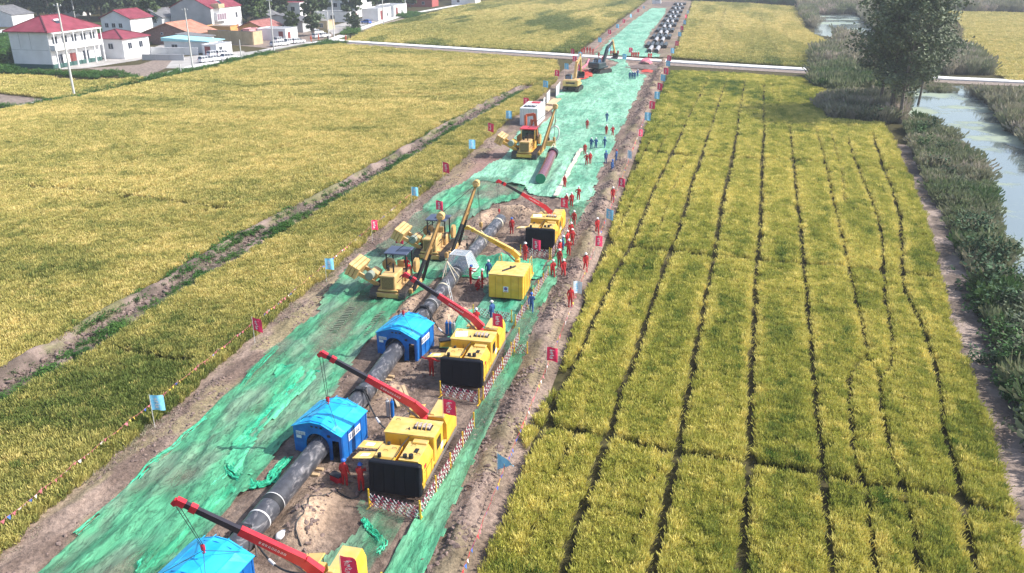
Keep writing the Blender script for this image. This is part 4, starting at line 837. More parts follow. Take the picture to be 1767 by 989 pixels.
def boom_crane(root, base, tip, hook, colour='red', dz=0):
    """column, outer boom, inner boom, head, cable and hook; all given in the unit's own axes"""
    M1 = M_RED if colour == 'red' else M_YEL; M2 = M_DBOOM if colour == 'red' else M_YEL2
    B, T = Vector(base), Vector(tip); d = T - B
    a = MB(); a.cyl((B.x, B.y, .95), (B.x, B.y, B.z - .35), .2, .17, 12); a.box((B.x, B.y, B.z - .75), (.42, .46, .6), bev=.05); a.build('crane_column', M1, root, smooth=True)
    el = B + d * .10 + Vector((0, 0, -.02)); mid = B + d * .56
    a = MB(); a.beam(B + Vector((.1, .0, -.35)), el, .34, .55, .32, .46); a.beam(el, mid, .32, .46, .28, .36); bm_ = a.build('boom', M1, root)
    s1 = d.cross(Vector((0, 0, 1))).normalized(); up = s1.cross(d.normalized())
    side = s1 if s1.y < 0 else -s1
    u = d * .20; v = up * .15
    o_ = B + d * .22 + side * .160 - v * .5
    if u.cross(v).dot(side) < 0: o_ = o_ + u; u = -u
    k = strokes(MB(), o_, u, v, 9, 1, 12); k.build('lettering', M_WHITE if colour == 'red' else M_DBOOM, bm_)
    a = MB(); a.beam(mid - d * .02, B + d * .97, .22, .28, .19, .24); a.build('boom_extension', M2, root)
    c_ = B + d * .86; a = MB(); a.beam(c_, c_ + d * .045, .27, .34); a.build('boom_collar', M1, root)
    a = MB(); a.beam(B + d * .94, T, .27, .30); a.beam(T - d * .01, T + d.normalized() * .22 + Vector((0, 0, -.32)), .22, .3, .16, .2); a.build('boom_head', M1, root)
    H = Vector(hook); a = MB()
    for k in (-.1, .1): a.tube([T + Vector((k - .02, 0, -.2)), H + Vector((k * .5, 0, .35))], .016, 5)
    a.build('hoist_cable', M_CABLE, root)
    a = MB(); a.box((H.x, H.y, H.z + .22), (.22, .14, .34), bev=.05); a.tube([H + Vector((0, 0, .08)), H + Vector((.07, 0, -.04)), H + Vector((0, 0, -.13)), H + Vector((-.07, 0, -.06))], .03, 6); a.build('hook_block', M_RED if colour == 'red' else M_DKSTEEL, root, smooth=True)
    cy = MB(); cy.cyl(B + Vector((-.2, -.02, -.75)), B + d * .3 + Vector((0, 0, -.26)), .07, .05, 10); cy.build('lift_cylinder', M_STEEL, root, smooth=True)
def crane_unit(label, x, y, hook, flaps=2, tipz=6.6, seat=True, tip_dx=0, tip_dy=0):
    """tracked generator carrier; origin on the ground under the middle of its front edge"""
    root = empty('crane_unit', (x, y, .05), 0, label, 'crane unit', 'yellow tracked crane units along the pipeline')
    track(root, -1.05, .5, 6.6); track(root, 1.05, .5, 6.6)
    a = MB(); a.box((0, 3.65, 1.0), (2.9, 6.9, .16), bev=.03); a.box((0, 3.6, .7), (1.5, 5.6, .4)); a.build('deck', M_YEL, root)
    # black padded front cover
    a = MB(); a.box((0, .12, 1.42), (2.95, .42, 1.9), rot=Matrix.Rotation(R(-4), 3, 'X'), bev=.06)
    fc = a.build('front_cover', mat('black_cover', (.008, .010, .017), .6, var=.25, scale=1.5, bump=.3, spec=.25), root)
    a = MB(); 
    for k in range(5): a.box((-1.2 + k * .6, -.115 + .0, 1.4), (.03, .02, 1.5), rot=Matrix.Rotation(R(-4), 3, 'X'))
    a.build('cover_seam', fc.data.materials[0], fc)
    # left engine hood with open doors
    a = MB(); a.prism([(.42, .62), (2.05, .62), (2.05, 2.15), (1.85, 2.32), (.62, 2.32), (.42, 2.1)], -1.35, -.22, 'x'); hd = a.build('engine_hood', M_YEL, root)
    a = MB(); a.cyl((-1.05, .6, 2.3), (-1.05, .6, 2.52), .11, .11, 10); a.cyl((-.95, 1.85, 2.3), (-.95, 1.85, 2.45), .1, .1, 10); a.build('filler_cap', M_BLACK, hd)
    fl = [((-1.92, .72, 2.20), (-.52, -.06, -.03), (.06, .42, -.04)), ((-1.98, 1.66, 2.28), (-.56, -.04, .0), (.05, .36, .01))][:flaps]
    for c, u, v in fl:
        a = MB(); a.sheet(c, u, v, .035); dr = a.build('hood_door', M_YEL2, root)
        a = MB(); a.sheet((c[0], c[1], c[2] + .028), Vector(u) * .42, Vector(v) * .42, .008); pp = a.build('notice_sheet', M_PAPER, dr)
    # right generator cabinet with chamfered top
    a = MB(); a.prism([(.10, .62), (1.47, .62), (1.47, 1.95), (1.22, 2.38), (.10, 2.38)], .42, 2.3, 'y'); a.box((.75, 2.35, 2.42), (.9, .5, .12), bev=.04); gc = a.build('generator_cabinet', M_YEL, root)
    a = MB(); a.cyl((.38, .72, 2.36), (.38, .72, 2.56), .12, .12, 12); a.cyl((.74, .70, 2.36), (.74, .70, 2.62), .13, .13, 12); a.build('exhaust_cap', M_BLACK, gc)
    a = MB(); a.box((.8, 1.45, 2.39), (.22, .4, .05)); a.build('hatch', M_BLACK, gc)
    a = MB(); a.box((1.478, 1.35, 1.6), (.014, 1.5, .02)); a.box((1.478, 1.0, 1.25), (.014, .02, .9)); a.box((1.478, 1.9, 1.25), (.014, .02, .9)); a.build('door_joint', M_DKSTEEL, gc)
    # middle control cabin
    a = MB(); a.box((0, 3.40, 1.62), (2.94, 1.7, 2.0), bev=.04); cb = a.build('control_cabin', M_YEL, root)
    a = MB(); a.box((0, 3.40, 2.65), (3.0, 1.76, .05)); a.build('cabin_roof', M_YEL2, cb)
    a = MB(); a.box((.12, 2.53, 2.0), (.34, .02, .34)); a.build('window', M_GLASS, cb)
    a = MB()
    for k in (-.55, .35, .95): a.box((k, 2.53, 1.75), (.018, .012, 1.1))
    a.build('panel_joint', M_DKSTEEL, cb)['kind'] = 'stuff'
    a = MB(); a.box((.55, 3.45, 2.68), (1.05, .62, .05)); a.build('roof_opening', M_DKSTEEL, cb)
    a = MB()
    for k in range(3): a.cyl((.12, 3.32 + k * .16, 2.77), (.98, 3.32 + k * .16, 2.77), .075, .075, 10)
    a.build('rolled_mat', mat('pale_roll', (.52, .42, .38), .8, scale=6, c2=(.66, .58, .52)), cb, smooth=True)
    a = MB()
    for k in (.3, .55, .8): a.tube([(k, 3.1, 2.70), (k, 3.3, 2.88), (k, 3.75, 2.88), (k, 3.85, 2.70)], .02, 6)
    a.build('roll_rack', M_YEL, cb)
    a = MB(); a.sheet((-.9, 3.4, 2.69), (.42, .12, 0), (-.1, .45, 0), .01); 
    if not seat: a.build('notice_sheet', M_PAPER, cb)
    for k in range(7):
        a = MB(); a.box((-1.36, .62 + k * .2, 1.7), (.03, .12, .7)); a.build('louvre', M_DKSTEEL, hd)
    for k in range(6):
        a = MB(); a.box((1.482, 3.0 + k * .14, 1.9), (.02, .06, .7)); a.build('louvre', M_DKSTEEL, cb)
    a = MB(); a.box((1.478, 3.9, 1.35), (.014, .45, .35)); a.build('decal', M_PAPER, cb)
    a = MB(); a.box((1.482, .85, 1.9), (.014, .3, .22)); a.build('decal', M_RED, gc)
    for xx, yy, zz in ((-.9, 1.2, 2.34), (-.5, 1.5, 2.34), (.5, 1.9, 2.42), (1.0, 1.1, 2.40), (-1.1, 3.9, 2.70), (-.2, 3.0, 2.70)):
        a = MB(); a.tube([(xx - .12, yy, zz - .02), (xx - .1, yy, zz + .06), (xx + .1, yy, zz + .06), (xx + .12, yy, zz - .02)], .014, 5); a.build('lifting_eye', M_BLACK, root)
    a = MB(); a.tube([(-.1, .5, 2.45), (-.05, 1.0, 2.5), (-.15, 1.8, 2.42), (.0, 2.5, 2.5), (-.2, 3.2, 2.72)], .035, 6); a.build('hose', M_HOSE, root, smooth=True)
    a = MB(); a.tube([(-.15, .5, 1.9), (-.1, 1.2, 1.6), (-.05, 2.0, 1.8), (-.1, 2.5, 1.9)], .05, 6); a.build('hose', M_HOSE, root, smooth=True)
    a = MB(); a.box((-.12, 1.3, 1.2), (.3, 1.3, .5), bev=.03); a.build('battery_box', M_BLACK, root)
    # rear: column recess, cabinet, seat, pumps
    a = MB(); a.prism([(.35, .62), (1.47, .62), (1.47, 2.1), (1.3, 2.5), (.35, 2.5)], 4.95, 7.0, 'y'); rc = a.build('rear_cabinet', M_YEL, root)
    a = MB(); a.box((.85, 4.935, 1.75), (.8, .02, 1.1)); a.build('recess_shade', M_DKSTEEL, rc)  # flat dark plate, painted shade of a recess
    a = MB(); a.box((.55, 5.25, 2.53), (.3, .25, .1), bev=.03); a.build('hatch', M_YEL2, rc)
    a = MB(); a.box((-.62, 5.95, 1.55), (.95, .8, .9), bev=.05); a.build('valve_box', M_YEL, root)
    a = MB(); a.box((-.75, 6.1, 2.28), (.95, .75, .07), rot=Matrix.Rotation(R(-12), 3, 'Y'), bev=.02); cn = a.build('seat_canopy', M_YEL, root)
    for sx in (-1.1, -.4):
        for sy in (5.8, 6.4): a = MB(); a.cyl((sx, sy, 1.1), (sx, sy, 2.25), .03, .03, 6); a.build('canopy_post', M_DKSTEEL, cn)
    a = MB(); a.box((-.55, 4.75, 1.75), (.8, .5, .5), bev=.04); a.box((-.55, 4.75, 2.06), (.3, .2, .1)); a.build('valve_box', M_YEL, root)
    a = MB(); a.box((1.50, 3.65, .66), (.05, 6.5, .10)); a.cyl((1.54, .6, .9), (1.54, 6.8, .9), .03, .03, 6); a.build('side_rail', M_STEEL, root)
    a = MB()
    for k in range(4): a.tube([(-.9 + .13 * k, 4.5, 1.2), (-.9 + .1 * k, 4.4, 1.9), (-.6 + .2 * k, 4.9, 2.15), (-.1, 5.0, 1.6)], .025, 6)
    a.build('hose_bundle', M_HOSE, root, smooth=True)
    hl = (hook[0] - x, hook[1] - y, hook[2] - .05)
    boom_crane(root, (.12, 4.85, 3.0), (hl[0] + tip_dx, hl[1] + tip_dy, tipz), hl)
    return root
CU = [crane_unit('nearest crane unit, mostly below the picture, its red boom reaching over the pipe', -14.75, 22.2, HK[1], tip_dx=.0, tip_dy=-1.2),
      crane_unit('crane unit with two open hood doors and red flag, beside the near whole blue shelter', -14.45, 36.2, HK[2], tip_dx=.15, tip_dy=-.6),
      crane_unit('crane unit with one open hood door and workers on deck, beside the far shelter', -14.25, 48.9, HK[3], flaps=1, seat=False, tip_dx=.6, tip_dy=-.9),
      crane_unit('farthest crane unit, its boom over the sand heap at the open pipe end', -14.35, 78.4, (-19.05, 80.6, 3.2), flaps=1, seat=False, tip_dy=-.4)]
# the cabinet unit with yellow boom
def cabinet_unit():
    root = empty('crane_unit', (-14.75, 64.6, .05), 0, 'large yellow cabinet unit with a yellow boom, in front of the farthest crane unit', 'crane unit')
    track(root, -1.1, .3, 4.6, .6); track(root, 1.1, .3, 4.6, .6)
    a = MB(); a.box((0, 1.75, 1.45), (3.0, 3.2, 2.1), bev=.05); cb = a.build('power_cabinet', M_YEL, root)
    a = MB(); a.box((0, 1.75, 2.53), (3.06, 3.26, .06)); a.build('cabinet_roof', M_YEL2, cb)
    a = MB()
    for k in (-.9, -.25, .45, 1.1): a.box((k, .135, 1.4), (.025, .02, 1.9))
    a.build('panel_joint', mat('ochre_groove', (.42, .25, .02), .6), cb)
    for k in range(4):
        a = MB(); a.box((1.512, .75 + k * .7, 1.4), (.02, .03, 1.8)); a.build('panel_joint', M_DKSTEEL, cb)
    a = MB(); a.box((.0, .125, 1.25), (.44, .02, .5)); st = a.build('emblem_sticker', M_WHITE, cb)
    a = MB(); a.cyl((0, .112, 1.30), (0, .108, 1.30), .15, .15, 20); a.build('emblem', mat('blue_emblem', (.03, .10, .42), .5), st)
    a = MB(); a.box((0, .105, 1.30), (.2, .008, .05)); a.box((0, .110, 1.06), (.3, .008, .05)); a.build('print', mat('red_print', (.55, .03, .04), .5), st)
    a = MB(); a.cyl((-.45, .9, 2.62), (.45, 2.1, 2.70), .07, .07, 8); a.cyl((.1, 1.65, 2.62), (.1, 1.65, 2.82), .1, .1, 8); a.build('exhaust_pipe', M_HOSE, cb, smooth=True)
    a = MB(); a.box((0, 4.3, .95), (2.9, 2.0, .14)); a.box((.9, 4.4, 1.4), (.9, 1.1, .8), bev=.04); a.box((-.7, 4.3, 1.3), (.8, .9, .6), bev=.04); a.build('rear_deck', M_YEL, root)
    a = MB()
    for sx in (-1.35, 1.4): a.tube([(sx, 3.5, 1.0), (sx, 3.5, 2.9), (sx, 4.3, 2.9), (sx, 4.9, 1.0)], .035, 6)
    a.build('guard_rail', M_YEL, root)
    boom_crane(root, (.25, 3.75, 3.25), (-4.65, 5.0, 5.0), (-4.75, 5.2, 3.0), 'yellow')
cabinet_unit()
# hoses from the pipe clamps to the units
def clamp_set(label, y, ux, uy, hz=2.5):
    x = PX(y); root = empty('bevel_clamp', (x, y, 0), label=label, cat='pipe clamp')
    a = MB(); a.tube([(0, -.12, 1.0), (0, .12, 1.0)], .70, 28); a.build('clamp_ring', M_DKSTEEL, root, smooth=True)
    a = MB(); a.box((.1, 0, 1.72), (.7, .35, .14)); a.build('clamp_head', M_DKSTEEL, root)
    for s_ in (-1, 1):
        a = MB(); a.tube([(.35 * s_ + .1, 0, 1.75), (.5 * s_ + .15, -.1, .9), (.5 * s_ + .2, -.2, .08)], .045, 6); a.build('leg', M_STEEL, root, smooth=True)
    P0 = Vector((.2, 0, 1.8)); P1 = Vector((ux - x, uy - y, hz)); P = [P0.lerp(P1, t) + Vector((0, 0, -1.1 * math.sin(math.pi * t) * (1 - .3 * t))) for t in [k / 10 for k in range(11)]]
    a = MB(); a.tube(P, .05, 7); a.build('hose', M_HOSE, root, smooth=True)
    m_ = P[4]; a = MB(); a.tube([P[4], P[5]], .075, 8); a.build('hose_coupling', M_WRAP, root, smooth=True)
clamp_set('black clamp on the pipe behind the near shelter with a hose to the crane unit', 44.9, -15.2, 38.9)
clamp_set('black clamp on the pipe behind the far shelter with a hose to the crane unit', 58.8, -15.3, 52.2)
clamp_set('black clamp on the pipe beside the nearest shelter', 30.4, -15.6, 27.4, 2.2)

# ============================================================ SIDEBOOM PIPELAYERS
M_TAN = mat('tan_yellow_paint', (.56, .31, .07), .45, var=.15, scale=1.5, c2=(.70, .46, .19), dirt=.35); M_TAN2 = mat('light_tan_paint', (.62, .38, .13), .5, var=.15, scale=1.5, c2=(.70, .47, .20), dirt=.3)
dust_top(M_TAN, (.55, .42, .28), .5); M_DTAN = mat('weathered_boom_paint', (.40, .22, .07), .5, var=.25, scale=1, c2=(.52, .32, .12)); M_GREY = mat('grey_green_drum', (.28, .32, .26), .5, scale=3)
def pipelayer(label, x, y, tip, hook, rz=0, cab='canopy', boom_m=None, light=True, operator=True, SC=1.08):
    root = empty('sideboom_tractor', (x, y, .06), rz, label, 'pipelayer', 'sideboom tractors left of the pipe')
    root.scale = (SC, SC, SC); Ri = Matrix.Rotation(-rz, 3, 'Z') * (1 / SC)
    B1, B2 = (M_TAN, M_TAN2) if light else (mat('deep_yellow_paint', (.72, .40, .05), .45, var=.15, c2=(.8, .5, .1), dirt=.3), M_TAN)
    track(root, -1.2, 0, 4.7, .98, .62); track(root, 1.2, 0, 4.7, .98, .62)
    a = MB(); a.box((0, 2.3, .8), (1.8, 3.6, .5)); a.box((0, .15, .62), (2.0, .2, .4), bev=.03); a.build('chassis', B1, root)
    a = MB(); a.box((0, 1.25, 1.62), (1.25, 2.1, 1.25), bev=.06, taper=.96); hd = a.build('engine_hood', B2, root)
    a = MB(); a.box((0, .18, 1.58), (.98, .04, .98)); gr = a.build('radiator_grille', mat('grille_mesh', (.25, .16, .06), .6, var=.4, scale=14), hd)
    a = MB(); a.box((0, .15, 2.18), (1.3, .12, .14), bev=.02); a.box((0, .16, 1.02), (1.6, .2, .12)); a.build('grille_frame', B2, hd)
    a = MB(); a.cyl((.25, 1.0, 2.2), (.25, 1.0, 3.0), .07, .07, 10); a.cyl((-.3, 1.3, 2.2), (-.3, 1.3, 2.62), .12, .12, 12); a.build('exhaust_pipe', M_BLACK, hd, smooth=True)
    a = MB(); a.box((.645, 1.3, 1.55), (.02, 1.3, .05)); a.box((.65, 1.5, 1.78), (.02, .5, .14)); a.build('hood_marking', M_BLACK, hd)
    # operator station
    a = MB(); a.box((0, 3.05, 1.45), (1.7, 1.5, .8), bev=.05); a.box((0, 3.55, 2.0), (.7, .25, .8), bev=.06); a.build('operator_platform', B1, root)
    top = 3.35
    PM = M_BLACK if cab == 'canopy' else B1
    for sx in (-.82, .82):
        for sy in (2.35, 3.85): a = MB(); a.box((sx, sy, 2.5), (.1, .1, 1.7)); a.build('canopy_post', PM, root)
    a = MB(); a.box((0, 2.35, 2.1), (1.6, .05, .05)); a.build('hand_rail', PM, root)
    a = MB(); a.box((-.82, 3.1, 2.2), (.05, 1.5, .05)); a.build('hand_rail', PM, root)
    a = MB(); a.box((0, 3.1, top), (1.95, 1.9, .12), bev=.04); a.build('canopy_roof', mat('dark_blue_grey_roof', (.07, .09, .15), .45, scale=2, dirt=.2) if cab == 'canopy' else M_RED, root)
    if cab != 'canopy':
        a = MB(); a.box((0, 3.1, 2.4), (1.5, 1.4, 1.5)); a.build('cab_glass', M_GLASS, root)
    # extended counterweight on the left
    th = R(28); u = Vector((-math.cos(th), 0, math.sin(th))); nz_ = Vector((math.sin(th), 0, math.cos(th)))
    rot = Matrix(((math.cos(th), 0, math.sin(th)), (0, 1, 0), (-math.sin(th), 0, math.cos(th))))
    a = MB()
    for sy in (1.1, 2.5): a.beam((-1.1, sy, 1.0), Vector((-1.1, sy, 1.0)) + u * 1.9, .16, .34); 
    a.build('counterweight_arm', B1, root)
    c = Vector((-1.1, 1.8, 1.0)) + u * 2.35
    cw = None
    for k in range(3):
        a = MB(); a.box(c + u * (.32 * (k - 1)) * 1.05 + nz_ * .1, (.30, 2.5, 1.0), rot=rot, bev=.03); o = a.build('counterweight_plate', B2, root)
    a = MB(); 
    for k in range(4): a.box(c + u * .50 + Vector((-.01, -1.0 + k * .10, -.1)), (.02, .05, .7), rot=rot)
    a.build('warning_stripe', M_BLACK, o)
    a = MB(); a.box((-1.65, 1.8, 1.7), (.7, 1.1, .8), rot=rot, bev=.05); a.build('winch_housing', B1, root)
    a = MB(); a.cyl((-1.75, .75, 1.85), (-1.75, 1.3, 1.85), .34, .34, 16); a.build('winch_drum', M_GREY, root, smooth=True)
    a = MB(); a.cyl((-1.0, 3.2, 2.0), (-1.0, 3.5, 2.0), .55, .55, 20); a.build('winch_flange', B2, root, smooth=True)
    a = MB(); a.cyl((1.05, 3.9, 1.9), (1.25, 3.9, 1.9), .62, .62, 22); a.build('fuel_drum', B2, root, smooth=True)
    # boom (A frame) hinged at the right track frame
    T = Ri @ Vector((tip[0] - x, tip[1] - y, tip[2]))
    bm_m = boom_m or M_DTAN
    a = MB(); f1, f2 = Vector((1.75, 1.2, .75)), Vector((1.75, 3.6, .75)); k = f1.lerp(T, .42), f2.lerp(T, .42)
    a.beam(f1, k[0], .2, .26); a.beam(f2, k[1], .2, .26); a.build('boom_leg', M_BLACK if cab == 'canopy' else bm_m, root)
    a = MB(); a.beam(k[0], T, .2, .24, .16, .2); a.beam(k[1], T, .2, .24, .16, .2)
    for t in (.2, .45, .7): a.beam(k[0].lerp(T, t), k[1].lerp(T, t), .1, .12)
    a.build('boom', bm_m, root)
    a = MB(); a.box(T, (.55, .6, .42), bev=.08); a.cyl(T + Vector((0, -.25, .1)), T + Vector((0, .25, .1)), .3, .3, 14); a.build('boom_head', B2, root, smooth=True)
    a = MB(); a.box((1.55, 2.4, .75), (.4, 2.9, .4), bev=.04); a.build('hinge_frame', B1, root)
    a = MB()
    for k_ in (-.15, 0, .15): a.tube([T + Vector((0, k_, 0)), (-1.5, 2.4 + k_, 2.3)], .018, 5)
    H = Ri @ Vector((hook[0] - x, hook[1] - y, hook[2]))
    for k_ in (-.14, .14): a.tube([T + Vector((.1, k_, -.2)), H + Vector((0, k_, .2))], .018, 5)
    a.build('cable', M_CABLE, root)
    a = MB(); a.box(H + Vector((0, 0, .1)), (.3, .3, .5), bev=.06); a.tube([H + Vector((0, 0, -.1)), H + Vector((.1, 0, -.3)), H + Vector((0, 0, -.42)), H + Vector((-.1, 0, -.32))], .04, 6); a.build('hook_block', bm_m, root)
    return root
PL1 = pipelayer('nearest tan sideboom tractor with dark canopy, just behind the boom of the far shelter crane', -24.6, 62.5, (-20.9, 66.6, 6.7), (-20.6, 67.0, 3.0))
PL2 = pipelayer('second tan sideboom tractor, behind the first, its boom standing above the pipe', -24.1, 72.6, (-20.4, 76.8, 7.0), (-20.1, 77.2, 2.7))
PL3 = pipelayer('older orange yellow sideboom tractor with red roof lifting the dark red pipe', -23.8, 116.4, (-20.2, 121.4, 7.0), (-20.0, 119.6, 2.6), cab='cab', SC=1.22, light=False)
# slings round the pipes
def sling_loop(label, hk, x, y, z, w=.5):
    a = MB()
    for s_ in (-1, 1): a.tube([hk, (x + .62, y + s_ * w, z + .2), (x + .45, y + s_ * w, z - .45), (x, y + s_ * w, z - .65), (x - .45, y + s_ * w, z - .45), (x - .62, y + s_ * w, z + .2), hk], .05, 6)
    tag(a.build('lifting_sling', M_ROPE, smooth=True), label, 'sling')
sling_loop('pale lifting slings from the first sideboom hook round the pipe', (-20.6, 67.0, 2.6), PX(66.8), 66.6, 1.0)
sling_loop('pale lifting slings from the second sideboom hook round the pipe', (-20.1, 77.2, 2.3), PX(77), 77.2, 1.0)
sling_loop('pale lifting slings from the far sideboom hook round the dark red pipe', (-20.0, 119.6, 2.2), -19.9, 117.3, 1.05, .3)

# ============================================================ EXCAVATORS
def excavator(label, x, y, rz, pts, body, dark=False, stick=None, bucket=True):
    """tracks along y, boom in the local y-z plane through pts (boom foot, elbow, stick joint, bucket joint)"""
    root = empty('excavator', (x, y, .06), rz, label, 'excavator')
    track(root, -1.15, -2.0, 2.0, .9, .6); track(root, 1.15, -2.0, 2.0, .9, .6)
    a = MB(); a.box((0, 0, .6), (1.7, 2.2, .5)); a.cyl((0, 0, .8), (0, 0, 1.1), .8, .8, 20); a.build('undercarriage', M_DKSTEEL, root)
    a = MB(); a.box((0, -.7, 1.35), (2.7, 3.2, .35), bev=.05); a.box((0, -1.95, 1.75), (2.8, .95, 1.1), bev=.16); a.box((.75, -.7, 1.85), (1.1, 1.9, .8), bev=.08); up_ = a.build('upper_body', body, root)
    a = MB(); a.box((0, -2.44, 1.75), (1.6, .02, .25)); a.build('body_marking', M_BLACK, up_)
    a = MB(); a.box((-.85, .1, 2.15), (.95, 1.6, 1.5), bev=.1, taper=.92); cb = a.build('cab', M_DKSTEEL if not dark else M_BLACK, root)
    a = MB(); a.box((-1.33, .1, 2.3), (.03, 1.2, .8)); a.box((-.85, -.71, 2.35), (.7, .03, .7)); a.box((-.36, .2, 2.3), (.03, 1.1, .8)); a.box((-.85, .91, 2.3), (.7, .03, .9)); a.build('window', mat('blue_tinted_glass', (.10, .18, .32), .1, spec=.9, scale=2), cb)
    P = [Vector(p) for p in pts]
    a = MB(); a.beam(P[0], P[1], .42, .5, .4, .62); a.beam(P[1], P[2], .4, .62, .3, .36); a.build('boom', body, root)
    a = MB(); a.beam(P[2] + (P[2] - P[3]) * .18, P[3], .3, .42, .24, .26); a.build('stick', stick or body, root)
    a = MB(); a.cyl(P[0] + Vector((0, .4, -.1)), P[0].lerp(P[1], .85) + Vector((.28, .3, 0)), .09, .07, 10); a.cyl(P[1].lerp(P[2], .2) + Vector((0, 0, .45)), P[2] + (P[2] - P[3]) * .16, .08, .06, 10); a.build('hydraulic_cylinder', M_STEEL, root, smooth=True)
    root.scale = (1.22, 1.22, 1.22)
    if bucket:
        b = P[3]; pr = [(b.y - .1, b.z + .1), (b.y + .35, b.z - .1), (b.y + .4, b.z - .75), (b.y - .1, b.z - 1.1), (b.y - .75, b.z - 1.0), (b.y - .5, b.z - .8), (b.y, b.z - .75), (b.y + .1, b.z - .4)]
        a = MB(); a.prism(pr, b.x - .6, b.x + .6, 'x'); a.build('bucket', M_DKSTEEL, root)
    return root
excavator('tan excavator seen from behind, its boom pointing at the road', -26.6, 182.5, R(-4), [(.1, .6, 1.6), (.1, 2.0, 4.6), (.1, 5.0, 5.4), (.1, 6.2, 2.6)], M_TAN)
excavator('dark excavator with pale blue sheet beside it, close to the road', -24.3, 212.5, R(-30), [(.1, .6, 1.6), (-.1, 2.2, 4.8), (-.5, 4.6, 5.8), (-.8, 6.0, 3.4)], mat('dark_machine_paint', (.03, .05, .06), .4, scale=2), True, stick=M_TAN)
# red bending machine / loader behind the far sideboom
def red_machine():
    root = empty('loader_crane', (-24.9, 127.5, .06), R(8), 'red folding crane machine standing in front of the white container', 'machine')
    track(root, -.9, -.6, 3.0, .8, .45); track(root, .9, -.6, 3.0, .8, .45)
    a = MB(); a.box((0, 1.2, 1.1), (2.2, 3.4, .7), bev=.06); a.box((.3, 2.2, 1.8), (1.4, 1.3, 1.0), bev=.06); a.build('chassis', M_DKSTEEL, root)
    M_OR = mat('orange_red_paint', (.50, .07, .03), .4, var=.15, c2=(.60, .12, .05), dirt=.2)
    a = MB(); a.beam((-.8, -.2, .9), (-.9, -.1, 4.6), .26, .42); a.beam((-.9, -.1, 4.55), (.4, .1, 4.75), .26, .4); a.beam((.4, .1, 4.8), (.75, .1, 2.6), .3, .46); a.beam((-.6, .1, 1.2), (.1, .2, 3.9), .34, .5); a.build('folding_arm', M_OR, root)
    a = MB(); a.cyl((-.4, -.25, 1.6), (-.2, -.15, 3.6), .1, .08, 10); a.build('hydraulic_cylinder', M_STEEL, root, smooth=True)
    a = MB(); a.cyl((-.25, -.5, 1.4), (.25, -.5, 1.4), .55, .55, 20); a.build('cable_reel', M_GREY, root, smooth=True)
    a = MB(); a.box((.6, .1, 1.9), (.8, .7, 1.1), bev=.08); a.build('control_box', M_OR, root)
red_machine()
def reel():
    root = empty('roller_cradle', (-21.6, 126.5, .08), R(14), 'leaning oval steel cradle hung with white slings behind the dark red pipe', 'pipe cradle')
    P = [Vector((.75 * math.cos(t), 0, 2.0 + 1.25 * math.sin(t))) for t in [R(a) for a in range(0, 361, 20)]]; rot = Matrix.Rotation(R(12), 3, 'Y')
    a = MB(); a.tube([rot @ p for p in P], .12, 8, cap=False); a.build('ring', M_WRAP, root, smooth=True)
    a = MB(); a.tube([(0, 0, 3.2), (.4, 0, 4.6)], .1, 6); a.tube([(.3, 0, 3.0), (.7, -.1, 4.2)], .1, 6); a.build('sling', M_ROPE, root, smooth=True)
    a = MB(); a.box((0, 0, .5), (1.3, .8, 1.0), bev=.06); a.build('base', M_TAN, root)
    a = MB(); a.cyl((-.6, -.3, 1.3), (-.6, .3, 1.3), .35, .35, 16); a.build('roller', M_BLACK, root, smooth=True)
reel()
def generator_shelter():
    root = empty('white_container', (-28.2, 145.5, .08), 0, 'white ribbed container box beside the far sideboom tractor', 'container')
    a = MB(); a.box((0, 0, 1.6), (3.1, 7.4, 3.0), bev=.04); bd = a.build('body', mat('white_panel', (.66, .66, .68), .55, var=.08, scale=.8, c2=(.76, .76, .77), dirt=.15), root)
    for k in range(7):
        a = MB(); a.box((-1.3 + k * .43, -3.715, 1.55), (.05, .03, 2.7)); a.build('panel_rib', M_GREYL, bd)
    for k in range(12):
        a = MB(); a.box((1.565, -3.3 + k * .6, 1.55), (.03, .05, 2.7)); a.build('panel_rib', M_GREYL, bd)
    a = MB(); a.box((-.1, -1.7, 3.15), (2.1, 1.8, .10)); a.build('roof_well', M_GLASS, bd)
    a = MB()
    for k in range(3): a.cyl((-.8 + k * .7, -1.9, 3.2), (-.8 + k * .7, -1.9, 3.35), .28, .28, 12)
    a.build('fan', M_GREYL, bd)
    a = MB(); a.box((.2, 2.0, 3.18), (1.5, 1.2, .16), bev=.05); a.build('red_roof_bundle', M_RED, bd)
    for sx in (-1.2, 1.2):
        for sy in (-3, 3): a = MB(); a.box((sx, sy, .07), (.3, .3, .14)); a.build('foot', M_DKSTEEL, root)
M_GREYL = mat('light_grey_trim', (.45, .46, .48), .6, scale=3)
generator_shelter()
def panel(label, px, py, ln, h, rz):
    X, Y = at(px, py); root = empty('hoarding_panel', (X, Y, .08), rz, label, 'panel')
    a = MB(); a.box((0, 0, h / 2 + .1), (.06, ln, h)); a.build('sheet', mat('white_board', (.74, .75, .77), .5, var=.05, dirt=.1), root)
    for k in (-.45, 0, .45): a = MB(); a.box((-.1, ln * k, h / 2), (.08, .08, h + .1)); a.build('post', M_GREYL, root)
panel('white hoarding panel right behind the tan excavator', 963, 164, 7.5, 2.1, R(3)); panel('white hoarding panel nearer the white container', 946, 177, 5.0, 2.0, R(3)); panel('small white panel just behind the container', 939, 187, 2.2, 1.8, R(3))
def planks(label, px, py, ln, n, rz, w=.32):
    X, Y = at(px, py); root = empty('timber_stack', (X, Y, .12), rz, label, 'timber')
    for k in range(n):
        a = MB(); a.box(((k - n / 2) * (w + .03), rnd.uniform(-.3, .3), .14 + .02 * (k % 2)), (w, ln * rnd.uniform(.92, 1), .2)); a.build('timber', M_TIMBER, root)
